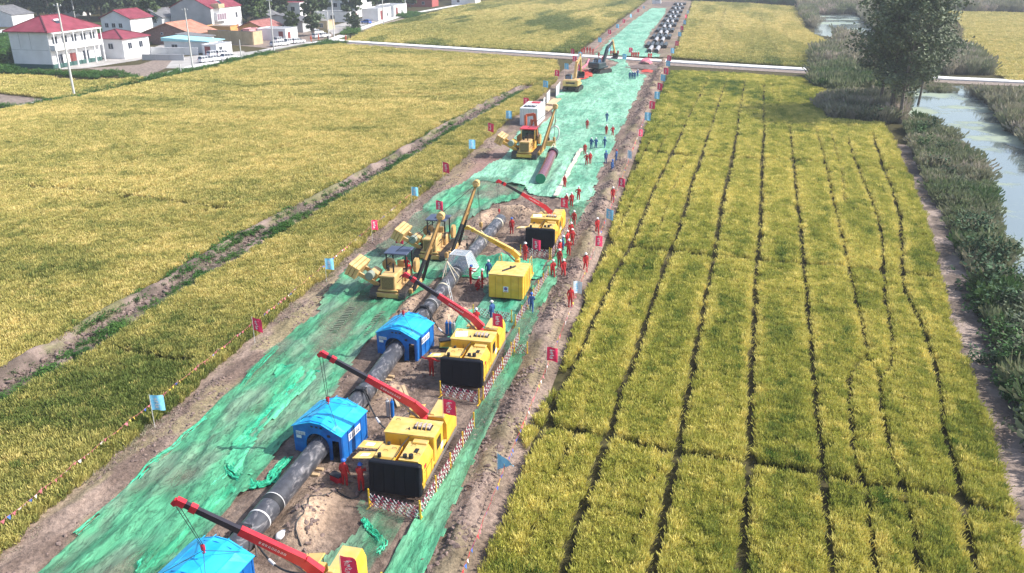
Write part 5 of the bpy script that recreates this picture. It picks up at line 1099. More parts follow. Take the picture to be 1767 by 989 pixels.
planks('bundle of pale timbers on the net beside the white panels', 957, 178, 7.5, 5, R(-2)); planks('short bundle of pale timbers behind the container', 946, 190, 5, 4, R(-2))
# line of pale boards laid along the strip (right of the dark red pipe)
def board_walk():
    A, B = at(1003, 262), at(958, 345); root = empty('board_line', (A[0], A[1], .42), label='long line of pale boards laid on the green net right of the dark red pipe', cat='boards')
    d = np.array(B) - np.array(A); n = 14; an = math.atan2(d[1], d[0])
    for k in range(n):
        c = d * (k + .5) / n; a = MB(); a.box((0, 0, .1 + .01 * (k % 2)), (np.linalg.norm(d) / n * .995, .55, .08)); o = a.build('board', mat('pale_board', (.66, .56, .42), .8, var=.2, scale=2, c2=(.74, .68, .58)), root); o.location = (c[0] + rnd.uniform(-.08, .08), c[1], 0); o.rotation_euler = (0, 0, an + rnd.uniform(-.03, .03))
board_walk()
# clear plastic hood over the joint
def plastic_hood():
    x, y = PX(69.8) + .1, 69.6; root = empty('plastic_hood', (x, y, 0), R(-4), 'clear plastic hood over the pipe joint between the sideboom tractors and the yellow cabinet', 'hood')
    P = [(-1.35, -1.1, .9), (1.35, -1.1, .9), (1.35, 1.2, .9), (-1.35, 1.2, .9), (-.8, -.7, 2.5), (.75, -.7, 2.5), (.75, .8, 2.5), (-.8, .8, 2.5)]
    m = bpy.data.materials.new('clear_plastic'); m.use_nodes = True; n = m.node_tree.nodes; l = m.node_tree.links; b = n['Principled BSDF']; b.inputs['Base Color'].default_value = (.62, .70, .78, 1); b.inputs['Roughness'].default_value = .18
    t = n.new('ShaderNodeBsdfTransparent'); ms = n.new('ShaderNodeMixShader'); ms.inputs[0].default_value = .30; l.new(t.outputs[0], ms.inputs[1]); l.new(b.outputs[0], ms.inputs[2]); l.new(ms.outputs[0], n['Material Output'].inputs[0])
    for f in ((4, 5, 6, 7), (0, 1, 5, 4), (1, 2, 6, 5), (2, 3, 7, 6), (3, 0, 4, 7)):
        a = MB(); pts = [Vector(P[i]) for i in f]; nn = (pts[1] - pts[0]).cross(pts[2] - pts[0]).normalized() * .01; a.add(pts + [p - nn for p in pts], [(0, 1, 2, 3), (7, 6, 5, 4), (0, 4, 5, 1), (1, 5, 6, 2), (2, 6, 7, 3), (3, 7, 4, 0)]); a.build('plastic_pane', m, root)
    a = MB()
    for i, j in ((0, 4), (1, 5), (2, 6), (3, 7), (4, 5), (5, 6), (6, 7), (7, 4), (0, 1), (1, 2), (2, 3), (3, 0)): a.tube([P[i], P[j]], .035, 6)
    a.build('hood_frame', M_WRAP, root)
plastic_hood()
# ladder / frame beside the joint, red-white, litter, tarpaulins
def small_box_litter(label, px, py, s_, m_, n=3):
    X, Y = at(px, py); root = empty('litter', (X, Y, .22), 0, label, 'litter'); qq = random.Random(int(px))
    for k in range(n):
        a = MB(); a.box((qq.uniform(-.35, .35), qq.uniform(-.3, .3), .12), (.42 * s_, .3 * s_, .26 * s_), rot=Matrix.Rotation(qq.uniform(0, 3), 3, 'Z') @ Matrix.Rotation(qq.uniform(-.5, .5), 3, 'X')); a.build('carton', m_, root)
small_box_litter('white cartons lying on the rutted mud before the near shelter', 549, 881, 1.1, M_PAPER)
def sack(label, px, py, s_, m_):
    X, Y = at(px, py); bm = bmesh.new(); bmesh.ops.create_icosphere(bm, subdivisions=3, radius=.5)
    for v in bm.verts: v.co *= 1 + .3 * (float(vnoise(v.co.x * 3 + px, v.co.y * 3 + v.co.z * 2, 3)) - .5); v.co.z *= .6
    me = bpy.data.meshes.new('sack'); bm.to_mesh(me); bm.free(); me.materials.append(m_); o = from_mesh('sack', me, loc=(X, Y, .45)); o.scale = (s_, s_ * 1.3, s_); tag(o, label, 'sack')
sack('white plastic sack in the mud beside the lowest boom', 488, 936, .6, M_WHITE)
sack('small white bundle on the ground beside the far shelter', 640, 690, .5, M_WHITE)
def rumple(name, label, cat, P, m_, h=.5, r=.25, seed=0, base=.1):
    x0, y0 = P.min(0) - .3; x1, y1 = P.max(0) + .3; X, Y = np.meshgrid(np.arange(x0, x1, r), np.arange(y0, y1, r)); k = inside(P, X + .5 * (vnoise(X, Y, seed) - .5), Y + .5 * (vnoise(X, Y, seed + 1) - .5))
    c = P.mean(0); rad = np.maximum(1e-3, (P.max(0) - P.min(0)) / 2); d = np.clip(1 - ((X - c[0]) / rad[0]) ** 2 - ((Y - c[1]) / rad[1]) ** 2, 0, 1)
    Z = base + h * np.sqrt(d) * (.5 + fbm(X * 1.2, Y * 1.2, 4, seed + 3))
    me = grid_mesh(name, X, Y, Z, k, m_); return tag(from_mesh(name, me), label, cat)
M_REDT = mat('red_cloth', (.60, .03, .02), .7, var=.3, scale=1.2, c2=(.72, .10, .06)); M_PINKT = mat('pink_cloth', (.62, .10, .16), .7, var=.2, scale=1, c2=(.72, .25, .30)); M_LBLUE = mat('light_blue_cloth', (.18, .50, .78), .6, var=.1, c2=(.30, .62, .82))
rumple('red_tarpaulin', 'red tarpaulin heap on the net right of the tan excavator', 'tarpaulin', poly([(998, 141), (998, 124), (1008, 120), (1020, 127), (1024, 134), (1012, 139)]), M_REDT, .7, .3, 5)
rumple('pink_tarpaulin', 'pink red tarpaulin draped on the road edge above the dark hollow', 'tarpaulin', poly([(1102, 112), (1110, 106), (1116, 104.5), (1126, 111), (1124, 113)]), M_PINKT, .9, .35, 9, .3)
rumple('blue_tarpaulin', 'light blue sheet beside the dark excavator', 'tarpaulin', poly([(1022, 118), (1024, 105), (1032, 106), (1036, 113), (1031, 120)]), M_LBLUE, .9, .35, 11)
rumple('red_tarpaulin', 'red and pink cloth scraps lying along the net edge below the hollow', 'tarpaulin', poly([(1106, 122), (1128, 122), (1128, 127), (1106, 126)]), M_REDT, .35, .35, 13)
hol = poly([(1072, 121), (1082, 112), (1150, 113), (1150, 122), (1128, 123), (1100, 121)]); 
rumple('dark_hollow', None, None, hol, M_DARKSOIL, .25, .5, 15, .14)['kind'] = 'structure'
rumple('earth_pile', None, None, poly([(1010, 112), (1012, 104), (1040, 103), (1046, 108), (1036, 118)]), M_DARKSOIL, .5, .5, 17, .1)['kind'] = 'structure'
def clutter(label, cat, name, x, y, parts, rz=0):
    root = empty(name, (x, y, .22), R(rz), label, cat)
    for nm, m_, fn in parts: a = MB(); fn(a); a.build(nm, m_, root, smooth=nm in ('bottle', 'reel'))
gb = lambda c: (lambda a: a.cyl((c, 0, 0), (c, 0, 1.1), .12, .12, 10).cyl((c, 0, 1.1), (c, 0, 1.28), .05, .04, 8))
clutter('pair of grey gas bottles standing behind the near shelter', 'gas bottles', 'gas_bottles', -17.9, 44.4, [('bottle', M_GREYL, gb(0)), ('bottle', M_BLUE, gb(.3))])
clutter('blue gas bottles standing behind the far shelter', 'gas bottles', 'gas_bottles', -17.7, 57.0, [('bottle', M_BLUE, gb(0)), ('bottle', M_BLUE, gb(.28)), ('bottle', M_GREYL, gb(.58))])
clutter('yellow tool chest on the mud beside the far shelter', 'tool chest', 'tool_chest', -17.2, 55.0, [('chest', M_YEL, lambda a: a.box((0, 0, .3), (1.0, .5, .55), bev=.04)), ('lid', M_DKSTEEL, lambda a: a.box((0, 0, .62), (1.04, .54, .08)))], 25)
clutter('small red tool chest on the mud before the near shelter', 'tool chest', 'tool_chest', -18.2, 36.9, [('chest', M_RED, lambda a: a.box((0, 0, .25), (.7, .4, .45), bev=.03)), ('lid', M_DKSTEEL, lambda a: a.box((0, 0, .5), (.74, .44, .06)))], -20)
clutter('low pile of planks on the mud behind the near shelter', 'planks', 'plank_pile', -18.2, 46.6, [('plank', M_TIMBER, lambda a, k=k: a.box((k * .26, .1 * k, .08 + .02 * k), (.22, 2.4, .08))) for k in range(4)], 30)
clutter('short ladder lying against the pipe beyond the far shelter', 'ladder', 'ladder', -18.9, 62.6, [('rail', M_GREYL, lambda a: a.beam((0, 0, 0), (-.5, .2, 2.2), .06, .05)), ('rail', M_GREYL, lambda a: a.beam((0, .45, 0), (-.5, .65, 2.2), .06, .05))] + [('rung', M_GREYL, lambda a, k=k: a.beam((-.09 * k, .04 * k, .38 * k), (-.09 * k, .45 + .04 * k, .38 * k), .04, .04)) for k in range(1, 6)])
for i_, (lb_, P_) in enumerate((('black cable snaking over the mud before the near shelter', [(-15.6, 37.8), (-16.8, 35.6), (-18.0, 36.0), (-18.6, 33.4), (-17.6, 30.8)]), ('black cable lying on the mud beside the middle crane unit', [(-15.9, 41.2), (-17.0, 43.2), (-16.6, 46.0), (-18.6, 48.0)]), ('black cable lying behind the far shelter', [(-15.6, 53.2), (-17.2, 56.5), (-16.6, 59.5), (-18.8, 61.0)]))):
    Q_ = []
    for a_, b_ in zip(P_[:-1], P_[1:]):
        for k in range(8): t_ = k / 8; Q_.append((a_[0] + (b_[0] - a_[0]) * t_ + .2 * math.sin(k + i_), a_[1] + (b_[1] - a_[1]) * t_))
    a = MB(); a.tube([(x, y, float(row_height(np.array([x]), np.array([y]))[0]) + .04) for x, y in Q_], .035, 6); tag(a.build('cable', M_HOSE, smooth=True), lb_, 'cable')
# curved pink edging hose by the excavators
P = [at(x, y, .3) for x, y in [(998, 121), (1006, 117), (1013, 111), (1016, 103)]]; a = MB(); a.tube([(x, y, .35) for x, y in P], .28, 8); tag(a.build('fabric_roll', M_PINKT, smooth=True), 'curved pink cloth roll between the two excavators', 'cloth roll')

# ============================================================ BARRIERS
M_BRED = mat('barrier_red', (.36, .02, .09), .5); M_BWHITE = mat('barrier_white', (.78, .76, .76), .5); M_BYEL = mat('barrier_yellow', (.78, .50, .03), .5)
def barrier(label, pts, h=1.15, step=.24):
    root = empty('expanding_barrier', (pts[0][0], pts[0][1], .12), label=label, cat='barrier', group='red and white expanding barriers round the machines')
    o = Vector((pts[0][0], pts[0][1])); lt = MB()
    def post(p, d):
        a = MB(); a.box((p.x, p.y, h / 2), (.07, .07, h + .12)); n = Vector((-d.y, d.x))
        a.beam((p.x - n.x * .28, p.y - n.y * .28, .04), (p.x + n.x * .28, p.y + n.y * .28, .04), .07, .06); a.beam((p.x + n.x * .26, p.y + n.y * .26, .04), (p.x, p.y, .5), .045, .045); a.build('post', M_BYEL, root)
    for i in range(len(pts) - 1):
        A, B = Vector(pts[i]) - o, Vector(pts[i + 1]) - o; d = (B - A); L = d.length; d.normalize(); n = max(2, int(L / step)); npost = max(1, round(L / 2.2))
        for k in range(npost + (1 if i == len(pts) - 2 else 0)): post(A + d * (L * k / npost), d)
        rn = .62                                     # run of one slat from foot to top
        for k in range(-3, n + 4):
            for s_ in (-1, 1):
                t0 = k / n * L; t1 = t0 + s_ * rn
                for j in range(4):
                    u0, u1 = t0 + (t1 - t0) * j / 4, t0 + (t1 - t0) * (j + 1) / 4
                    if min(u0, u1) < 0 or max(u0, u1) > L: continue
                    lt.m = (j + (k % 2)) % 2
                    p0 = A + d * u0; p1 = A + d * u1; z0, z1 = .14 + .82 * j / 4, .14 + .82 * (j + 1) / 4; off = Vector((-d.y, d.x)) * .02 * s_
                    lt.beam((p0.x + off.x, p0.y + off.y, z0), (p1.x + off.x, p1.y + off.y, z1), .016, .045)
    lt.build('lattice', [M_BWHITE, M_BRED], root); return root
barrier('lattice barrier across the front of the crane unit beside the near shelter', [(-15.6, 35.2), (-12.5, 34.6)])
barrier('long lattice barrier up the right side of the crane unit beside the near shelter', [(-12.6, 34.8), (-12.3, 39.5), (-12.15, 44.2)])
barrier('lattice barrier across the front of the crane unit beside the far shelter', [(-15.4, 47.7), (-12.6, 47.2)])
barrier('long lattice barrier up the right side of the crane unit beside the far shelter', [(-12.4, 47.6), (-12.1, 52), (-12.0, 57.2)])
barrier('short lattice barrier panel standing across the net right of the far crane unit row', [(-11.9, 55.0), (-10.9, 54.9)])
barrier('lattice barrier on the net in front of the yellow cabinet unit', [(-16.6, 60.9), (-13.3, 60.4)])
barrier('lattice barrier up the right side of the yellow cabinet unit', [(-12.8, 59.6), (-12.5, 65.5), (-12.2, 71.0)])
barrier('lattice barrier across the front of the farthest crane unit', [(-15.9, 76.4), (-13.0, 76.2)])
barrier('lattice barrier up the right side of the farthest crane unit', [(-12.8, 76.0), (-12.7, 81), (-12.6, 86)])
barrier('lattice barrier up the right side of the nearest crane unit', [(-12.7, 24), (-12.6, 29.2), ])

# ============================================================ FLAGS
M_FRED = mat('red_flag_cloth', (.78, .03, .12), .7, var=.1, scale=4); M_FBLUE = mat('blue_flag_cloth', (.16, .52, .82), .65, var=.12, scale=4, c2=(.25, .62, .86)); M_FWHITE = mat('pale_flag_cloth', (.66, .76, .86), .7, var=.1); M_POLE = mat('pole_white', (.62, .62, .60), .5)
FL_MESH = {}
def flag(label, x, y, colour, group, z0=.05, h=2.35, w_=.82, fh=1.05, rz=None, tri=False):
    key = (colour, tri, rnd.randrange(3), round(w_, 1), round(h, 1)); root = empty('marker_flag', (x, y, z0), 0, label, 'flag', group)
    if key not in FL_MESH:
        q = random.Random(hash(key) & 1023 if False else (len(FL_MESH) * 7 + 1)); NX, NZ = 7, 5; a = MB(); V = []; F = []; ph = q.uniform(0, 6)
        for j in range(NZ + 1):
            for i in range(NX + 1):
                u, v = i / NX, j / NZ; wv = .10 * u * math.sin(u * 6 + ph + v * 1.2); dr = .16 * u * u
                if tri: v2 = .5 + (v - .5) * (1 - u) ; vv = v2
                else: vv = v
                V.append((.03 + w_ * u * .94, wv, h - fh + fh * vv - dr))
        n1 = NX + 1
        for j in range(NZ):
            for i in range(NX): F.append((j * n1 + i, j * n1 + i + 1, (j + 1) * n1 + i + 1, (j + 1) * n1 + i))
        a.add(V, F); me = bpy.data.meshes.new('cloth'); me.from_pydata(V, [], F); me.materials.append({'r': M_FRED, 'b': M_FBLUE, 'w': M_FWHITE}[colour])
        me.polygons.foreach_set('use_smooth', [True] * len(F))
        t = MB(); qq = random.Random(4)
        for side in (-1, 1):
            for r_ in range(4):
                for k in range(4):
                    u = .46 + .1 * qq.uniform(-1, .9); v = .14 + .18 * r_ + .035 * k; uu = .30 if k % 2 else .17
                    cx = lambda uu_: (.03 + w_ * uu_ * .94, .10 * uu_ * math.sin(uu_ * 6 + ph + v * 1.2) + side * .008, h - fh + fh * v - .16 * uu_ * uu_)
                    p0, p1 = cx(u - uu / 2), cx(u + uu / 2); t.add([p0, p1, (p1[0], p1[1], p1[2] + .035), (p0[0], p0[1], p0[2] + .035)], [(0, 1, 2, 3)])
        p = MB(); p.cyl((0, 0, 0), (0, 0, h + .06), .022, .018, 6)
        FL_MESH[key] = (me, None if tri else t.mesh('print', M_WHITE if colour != 'w' else M_FBLUE), p.mesh('pole', M_POLE))
    me, t, p = FL_MESH[key]; an = rz if rz is not None else rnd.gauss(.1, .35)
    c = from_mesh('cloth', me, root, rz=an); from_mesh('pole', p, root)
    if t: from_mesh('print', t, c)
    return root
cn = {'r': 'red', 'b': 'light blue', 'w': 'pale'}
LFL = [(260, 697, 'b', 'standing in the left rice edge nearest the camera'), (436, 560, 'r', 'at the left rice edge, level with the far blue shelter'), (561, 457, 'b', 'at the left rice edge, level with the first sideboom tractor'), (641, 390, 'r', 'at the left rice edge, level with the second sideboom tractor'),
       (682, 412, 'r', 'on the net edge just right of the rice, beside the second sideboom counterweight'), (752, 355, 'r', 'on the net edge behind the second sideboom tractor'), (710, 331, 'b', 'at the left rice edge beyond the second sideboom tractor'), (764, 287, 'r', 'at the left rice edge where the net narrows'),
       (809, 248, 'b', 'at the left rice edge level with the open pipe end'), (842, 218, 'r', 'at the left rice edge level with the older sideboom tractor'), (873, 197, 'b', 'at the left rice edge level with the white container'), (903, 174, 'r', 'in the rice behind the white container'), (937, 148, 'b', 'in the rice level with the white hoarding panels'),
       (957, 129, 'r', 'in the rice left of the tan excavator'), (974, 117, 'b', 'left of the tan excavator boom'), (988, 104, 'r', 'just before the road, left of the netting'), (985, 91, 'r', 'on the far road verge left of the netting'), (998, 97, 'b', 'on the road edge above the tan excavator'), (995, 119, 'r', 'right of the tan excavator boom'),
       (902, 223, 'r', 'in front of the white container'), (931, 187, 'b', 'against the right side of the white container'), (1074, 100, 'b', 'in the middle of the road crossing'), (1048, 87, 'b', 'on the far side of the road beside the group in red'), (1085, 89, 'r', 'on the far side of the road at the middle of the netting'),
       (1032, 71, 'b', 'first on the left line beyond the road'), (1049, 57, 'r', 'second on the left line beyond the road'), (1063, 47, 'b', 'third on the left line beyond the road'), (1074, 38, 'r', 'fourth on the left line beyond the road'), (1087, 29, 'b', 'fifth on the left line beyond the road'), (1099, 20, 'r', 'sixth on the left line beyond the road'), (1109, 14, 'w', 'farthest on the left line beyond the road')]
for px, py, c_, lb in LFL:
    x, y = at(px, py, 1.85); flag(f'{cn[c_]} flag {lb}', x, y, c_, 'red and blue marker flags along the left side', h=2.9 if py < 150 else 2.4, w_=.8 if py > 300 else 1.1, fh=1.05 if py > 300 else 1.35)
RFL = [(943, 612, 'r', 'at the right rice edge, level with the far crane unit row'), (989, 497, 'w', 'at the right rice edge, with a worker in red behind it'), (1027, 417, 'r', 'at the right rice edge beside the walking workers'), (1046, 369, 'b', 'at the right rice edge level with the farthest crane boom'), (1067, 315, 'r', 'at the right rice edge beyond the farthest crane unit'),
       (1083, 266, 'w', 'at the right rice edge beside the group in blue'), (1102, 230, 'r', 'at the right rice edge just beyond the group in blue'), (1112, 205, 'b', 'sixth from the road on the right line'), (1120, 185, 'r', 'fifth from the road on the right line'), (1129, 168, 'b', 'fourth from the road on the right line'), (1134, 152, 'r', 'third from the road on the right line'),
       (1140, 137, 'b', 'second from the road on the right line'), (1145, 125, 'r', 'nearest to the road on the right line'), (1149, 112, 'b', 'on the near road verge at the right line'), (1151, 103, 'r', 'on the road edge at the right line'), (1157, 90, 'b', 'first on the right line beyond the road'), (1165, 77, 'r', 'second on the right line beyond the road'),
       (1170, 61, 'b', 'third on the right line beyond the road'), (1174, 50, 'r', 'fourth on the right line beyond the road'), (1179, 40, 'b', 'fifth on the right line beyond the road'), (1182, 30, 'r', 'sixth on the right line beyond the road'), (1185, 22, 'w', 'farthest on the right line beyond the road')]
for px, py, c_, lb in RFL:
    x, y = at(px, py, 1.85); flag(f'{cn[c_]} flag {lb}', x, y, c_, 'red and blue marker flags along the right side', h=2.4 if py > 220 else 2.9, w_=.8 if py > 220 else 1.1, fh=1.1 if py > 220 else 1.4)
x, y = at(868, 800, 1.0); flag('blue triangular flag drooping at the right rice edge nearest the camera', x - .35, y, 'b', 'red and blue marker flags along the right side', h=1.6, w_=1.0, fh=1.1, tri=True, rz=0)
for px, py, z, lb in ((774, 703, 3.2, 'on the rear cabinet of the crane unit beside the near shelter'), (858, 553, 3.2, 'on the rear cabinet of the crane unit beside the far shelter'), (600, 978, 3.2, 'standing on the rear cabinet of the nearest crane unit'), (973, 350, 3.2, 'standing on the rear of the farthest crane unit'), (925, 421, 2.0, 'standing before the black cover of the farthest crane unit')):
    x, y = at(px, py, z); flag('red printed flag ' + lb, x - .35, y, 'r', 'red flags on the crane units', z0=z - 1.75 if z > 3 else .2, h=2.3, w_=.8, fh=1.0, rz=0)
# lines of small pennants along both edges
def pennants(label, pts, n, cols):
    root = empty('pennant_line', (pts[0][0], pts[0][1], 0), label=label, cat='pennants'); P = [np.array(p) - np.array(pts[0]) for p in pts]
    L = [np.linalg.norm(b - a) for a, b in zip(P[:-1], P[1:])]; T = sum(L); cord = []; tri = MB(); posts = []
    k = 0; N = int(T / 2.5)
    def pt(s_):
        for a, b, l_ in zip(P[:-1], P[1:], L):
            if s_ <= l_: return a + (b - a) * s_ / l_
            s_ -= l_
        return P[-1]
    for i in range(N + 1):
        p = pt(T * i / N); posts.append(p); a = MB(); a.cyl((p[0], p[1], 0), (p[0] + rnd.uniform(-.05, .05), p[1], 1.0), .018, .018, 5); a.build('stake', M_TIMBER, root)
    a = MB(); C_ = []
    for i in range(N * 6 + 1):
        p = pt(T * i / (N * 6)); t = (i % 6) / 6; C_.append((p[0] + rnd.uniform(-.03, .03), p[1], .85 - .4 * t * (1 - t)))
    a.tube(C_, .008, 4); a.build('cord', cols[0], root)
    nt_ = int(T / .38)
    for i in range(nt_):
        s_ = T * i / nt_; p = pt(s_); t = (s_ / (T / N)) % 1; z = .85 - .4 * t * (1 - t); tri.m = rnd.randrange(len(cols)); an = rnd.uniform(-.6, .6); d = np.array([math.sin(an) * .2, math.cos(an) * .2]) * .55
        tri.add([(p[0] - d[0], p[1] - d[1], z), (p[0] + d[0], p[1] + d[1], z), (p[0] + .12 * rnd.uniform(-1, 1), p[1], z - .26)], [(0, 1, 2)])
    o = tri.build('pennant', cols, root); o['kind'] = 'stuff'
pc = [mat('pennant_red', (.62, .05, .06), .6), mat('pennant_blue', (.05, .16, .55), .6), mat('pennant_yellow', (.75, .58, .08), .6), mat('pennant_white', (.75, .75, .75), .6), mat('pennant_pink', (.66, .20, .24), .6)]
pennants('line of small coloured pennants along the right rice edge', [(-9.15, 27), (-9.1, 40), (-8.9, 60), (-8.9, 84), (-8.9, 110), (-9.1, 150)], 0, pc)
pennants('line of small coloured pennants along the left rice edge', [(-33.3, 27), (-32.9, 60), (-33.2, 100)], 0, [pc[4], pc[3], pc[4], pc[1], pc[2]])
pennants('line of pink and red pennants along the left edge beyond the road', [(-31.8, 254), (-32.6, 330), (-33.4, 470)], 0, [pc[4], pc[4], pc[0]])

# ============================================================ PEOPLE
M_SKIN = mat('skin', (.42, .24, .16), .6, var=.05); M_CRED = mat('red_coverall', (.50, .018, .022), .75, var=.2, scale=6, c2=(.60, .03, .03)); M_CBLUE = mat('blue_coverall', (.020, .075, .24), .75, var=.2, scale=6, c2=(.03, .11, .32)); M_CORANGE = mat('orange_vest', (.72, .12, .04), .7)
M_BOOT = mat('dark_boots', (.03, .025, .02), .6); M_STRIPE = mat('reflective_stripe', (.70, .68, .66), .4); M_HWHITE = mat('white_helmet', (.80, .80, .80), .3); M_HBLUE = mat('blue_helmet', (.03, .14, .55), .3); M_CDARK = mat('dark_clothes', (.025, .025, .03), .8)
M_HRED = mat('red_helmet', (.6, .05, .05), .3)
POSES = {}
def pose_skeleton(kind):
    """joints in metres, person faces -y"""
    J = dict(pel=(0, 0, .93), sp=(0, 0, 1.12), ch=(0, .01, 1.34), nk=(0, 0, 1.49), hd=(0, -.02, 1.62), ht=(0, -.01, 1.74))
    def leg(s, hx, knee, ank, toe): J.update({s + 'h': hx, s + 'k': knee, s + 'a': ank, s + 't': toe})
    def arm(s, sh, el, wr): J.update({s + 's': sh, s + 'e': el, s + 'w': wr})
    leg('L', (.10, 0, .88), (.11, -.02, .48), (.12, .02, .09), (.13, -.16, .04)); leg('R', (-.10, 0, .88), (-.11, -.02, .48), (-.12, .02, .09), (-.13, -.16, .04))
    arm('L', (.19, .01, 1.41), (.25, .03, 1.13), (.24, -.10, .90)); arm('R', (-.19, .01, 1.41), (-.25, .03, 1.13), (-.24, -.10, .90))
    if kind == 'walk':
        leg('L', (.09, 0, .88), (.10, -.20, .50), (.10, -.26, .10), (.10, -.44, .06)); leg('R', (-.09, 0, .88), (-.10, .10, .48), (-.10, .38, .16), (-.10, .26, .03))
        arm('L', (.19, .01, 1.41), (.24, .20, 1.15), (.24, .18, .90)); arm('R', (-.19, .01, 1.41), (-.24, -.12, 1.14), (-.20, -.34, 1.02))
    if kind == 'arms_out':
        arm('L', (.19, .01, 1.41), (.46, -.03, 1.28), (.68, -.12, 1.30)); arm('R', (-.19, .01, 1.41), (-.46, -.03, 1.28), (-.68, -.12, 1.30))
    if kind == 'reach':
        arm('L', (.19, .01, 1.41), (.25, -.26, 1.30), (.20, -.50, 1.34)); arm('R', (-.19, .01, 1.41), (-.24, -.22, 1.22), (-.14, -.46, 1.20)); J['hd'] = (0, -.07, 1.61); J['ht'] = (0, -.09, 1.73)
    if kind == 'hips':
        arm('L', (.19, .01, 1.41), (.40, .06, 1.18), (.20, -.06, 1.00)); arm('R', (-.19, .01, 1.41), (-.26, .0, 1.14), (-.12, -.24, 1.16))
    if kind == 'crouch':
        J.update(pel=(0, .10, .45), sp=(0, .02, .60), ch=(0, -.10, .80), nk=(0, -.16, .93), hd=(0, -.21, 1.05), ht=(0, -.24, 1.17))
        leg('L', (.10, .10, .42), (.17, -.30, .52), (.15, -.10, .09), (.16, -.28, .04)); leg('R', (-.10, .10, .42), (-.18, -.26, .36), (-.15, .06, .09), (-.16, -.12, .04))
        arm('L', (.19, -.10, .87), (.24, -.32, .66), (.14, -.52, .60)); arm('R', (-.19, -.10, .87), (-.24, -.30, .64), (-.12, -.50, .66))
    if kind == 'sit':
        J.update(pel=(0, .10, .52), sp=(0, .11, .72), ch=(0, .10, .94), nk=(0, .08, 1.09), hd=(0, .05, 1.22), ht=(0, .06, 1.34))
        leg('L', (.10, .08, .50), (.13, -.34, .52), (.13, -.36, .10), (.13, -.54, .05)); leg('R', (-.10, .08, .50), (-.13, -.34, .52), (-.13, -.36, .10), (-.13, -.54, .05))
        arm('L', (.19, .1, 1.01), (.25, .0, .76), (.18, -.26, .72)); arm('R', (-.19, .1, 1.01), (-.25, .0, .76), (-.18, -.26, .72))
    return J
def body_mesh(kind):
    J = pose_skeleton(kind); V = []; E_ = []; Rr = []
    def v(p, r): V.append(Vector(p)); Rr.append(r if isinstance(r, tuple) else (r, r)); return len(V) - 1
    def e(a, b): E_.append((a, b))
    pel = v(J['pel'], (.155, .115)); sp = v(J['sp'], (.145, .11)); ch = v(J['ch'], (.165, .12)); nk = v(J['nk'], .062); hd = v(J['hd'], (.078, .09)); ht = v(J['ht'], (.07, .082))
    e(pel, sp); e(sp, ch); e(ch, nk); e(nk, hd); e(hd, ht)
    for s in 'LR':
        h = v(J[s + 'h'], .105); k = v(J[s + 'k'], .075); a = v(J[s + 'a'], .055); t = v(J[s + 't'], (.05, .045)); e(pel, h); e(h, k); e(k, a); e(a, t)
        sh = v(J[s + 's'], .078); el = v(J[s + 'e'], .056); wr = v(J[s + 'w'], .038); e(ch, sh); e(sh, el); e(el, wr)
        d = (Vector(J[s + 'w']) - Vector(J[s + 'e'])).normalized(); side = d.cross(Vector((0, 0, 1)));
        if side.length < .2: side = Vector((0, 1, 0))
        side.normalize(); W = Vector(J[s + 'w']); pm = v(W + d * .07, (.036, .022)); e(wr, pm)
        for i, (off, ln) in enumerate(((-.030, .060), (-.010, .075), (.010, .070), (.030, .055))):
            f1 = v(W + d * .10 + side * off, .010); f2 = v(W + d * (.10 + ln * .6) + side * off * 1.15 + Vector((0, 0, -.008)), .009); f3 = v(W + d * (.10 + ln) + side * off * 1.1 + Vector((0, 0, -.02)), .008); e(pm, f1); e(f1, f2); e(f2, f3)
        th = v(W + d * .045 + side * (-.045), .011); t2 = v(W + d * .085 + side * (-.062), .009); e(pm, th); e(th, t2)
    nose = v(Vector(J['hd']) + Vector((0, -.105, .0)), .014); e(hd, nose)
    me = bpy.data.meshes.new('body'); me.from_pydata(V, E_, []); o = bpy.data.objects.new('tmp_body', me); COL.objects.link(o)
    m_ = o.modifiers.new('s', 'SKIN'); m_.use_smooth_shade = True
    for i, sv in enumerate(me.skin_vertices[0].data): sv.radius = Rr[i]
    me.skin_vertices[0].data[pel].use_root = True
    o.modifiers.new('b', 'SUBSURF').levels = 1
    dg = bpy.context.evaluated_depsgraph_get(); dg.update(); out = bpy.data.meshes.new_from_object(o.evaluated_get(dg)); bpy.data.objects.remove(o); bpy.data.meshes.remove(me)
    # zones: 0 coverall, 1 skin, 2 boots, 3 stripe, 4 eyes
    head = Vector(J['hd']); nkz = (Vector(J['nk']) + Vector((0, 0, .02))); chv = Vector(J['ch'])
    idx = []
    for p in out.polygons:
        c = p.center; z = 0
        if (c - head).length < .19 and c.z > nkz.z - .0: z = 1
        for s in 'LR':
            W = Vector(J[s + 'w']); d = (W - Vector(J[s + 'e'])).normalized()
            if (c - W).dot(d) > .0 and (c - W).length < .26: z = 1
            A = Vector(J[s + 'a'])
            if (c - A).length < .11 or (c - Vector(J[s + 't'])).length < .12: z = 2
        if z == 0 and kind in ('stand', 'walk', 'arms_out', 'hips', 'reach') and 1.21 < c.z < 1.27 and abs(c.x) < .2: z = 3
        idx.append(z)
    for _ in range(4): out.materials.append(M_SKIN)
    out.polygons.foreach_set('material_index', idx); out.polygons.foreach_set('use_smooth', [True] * len(idx)); out.update()
    return out, J
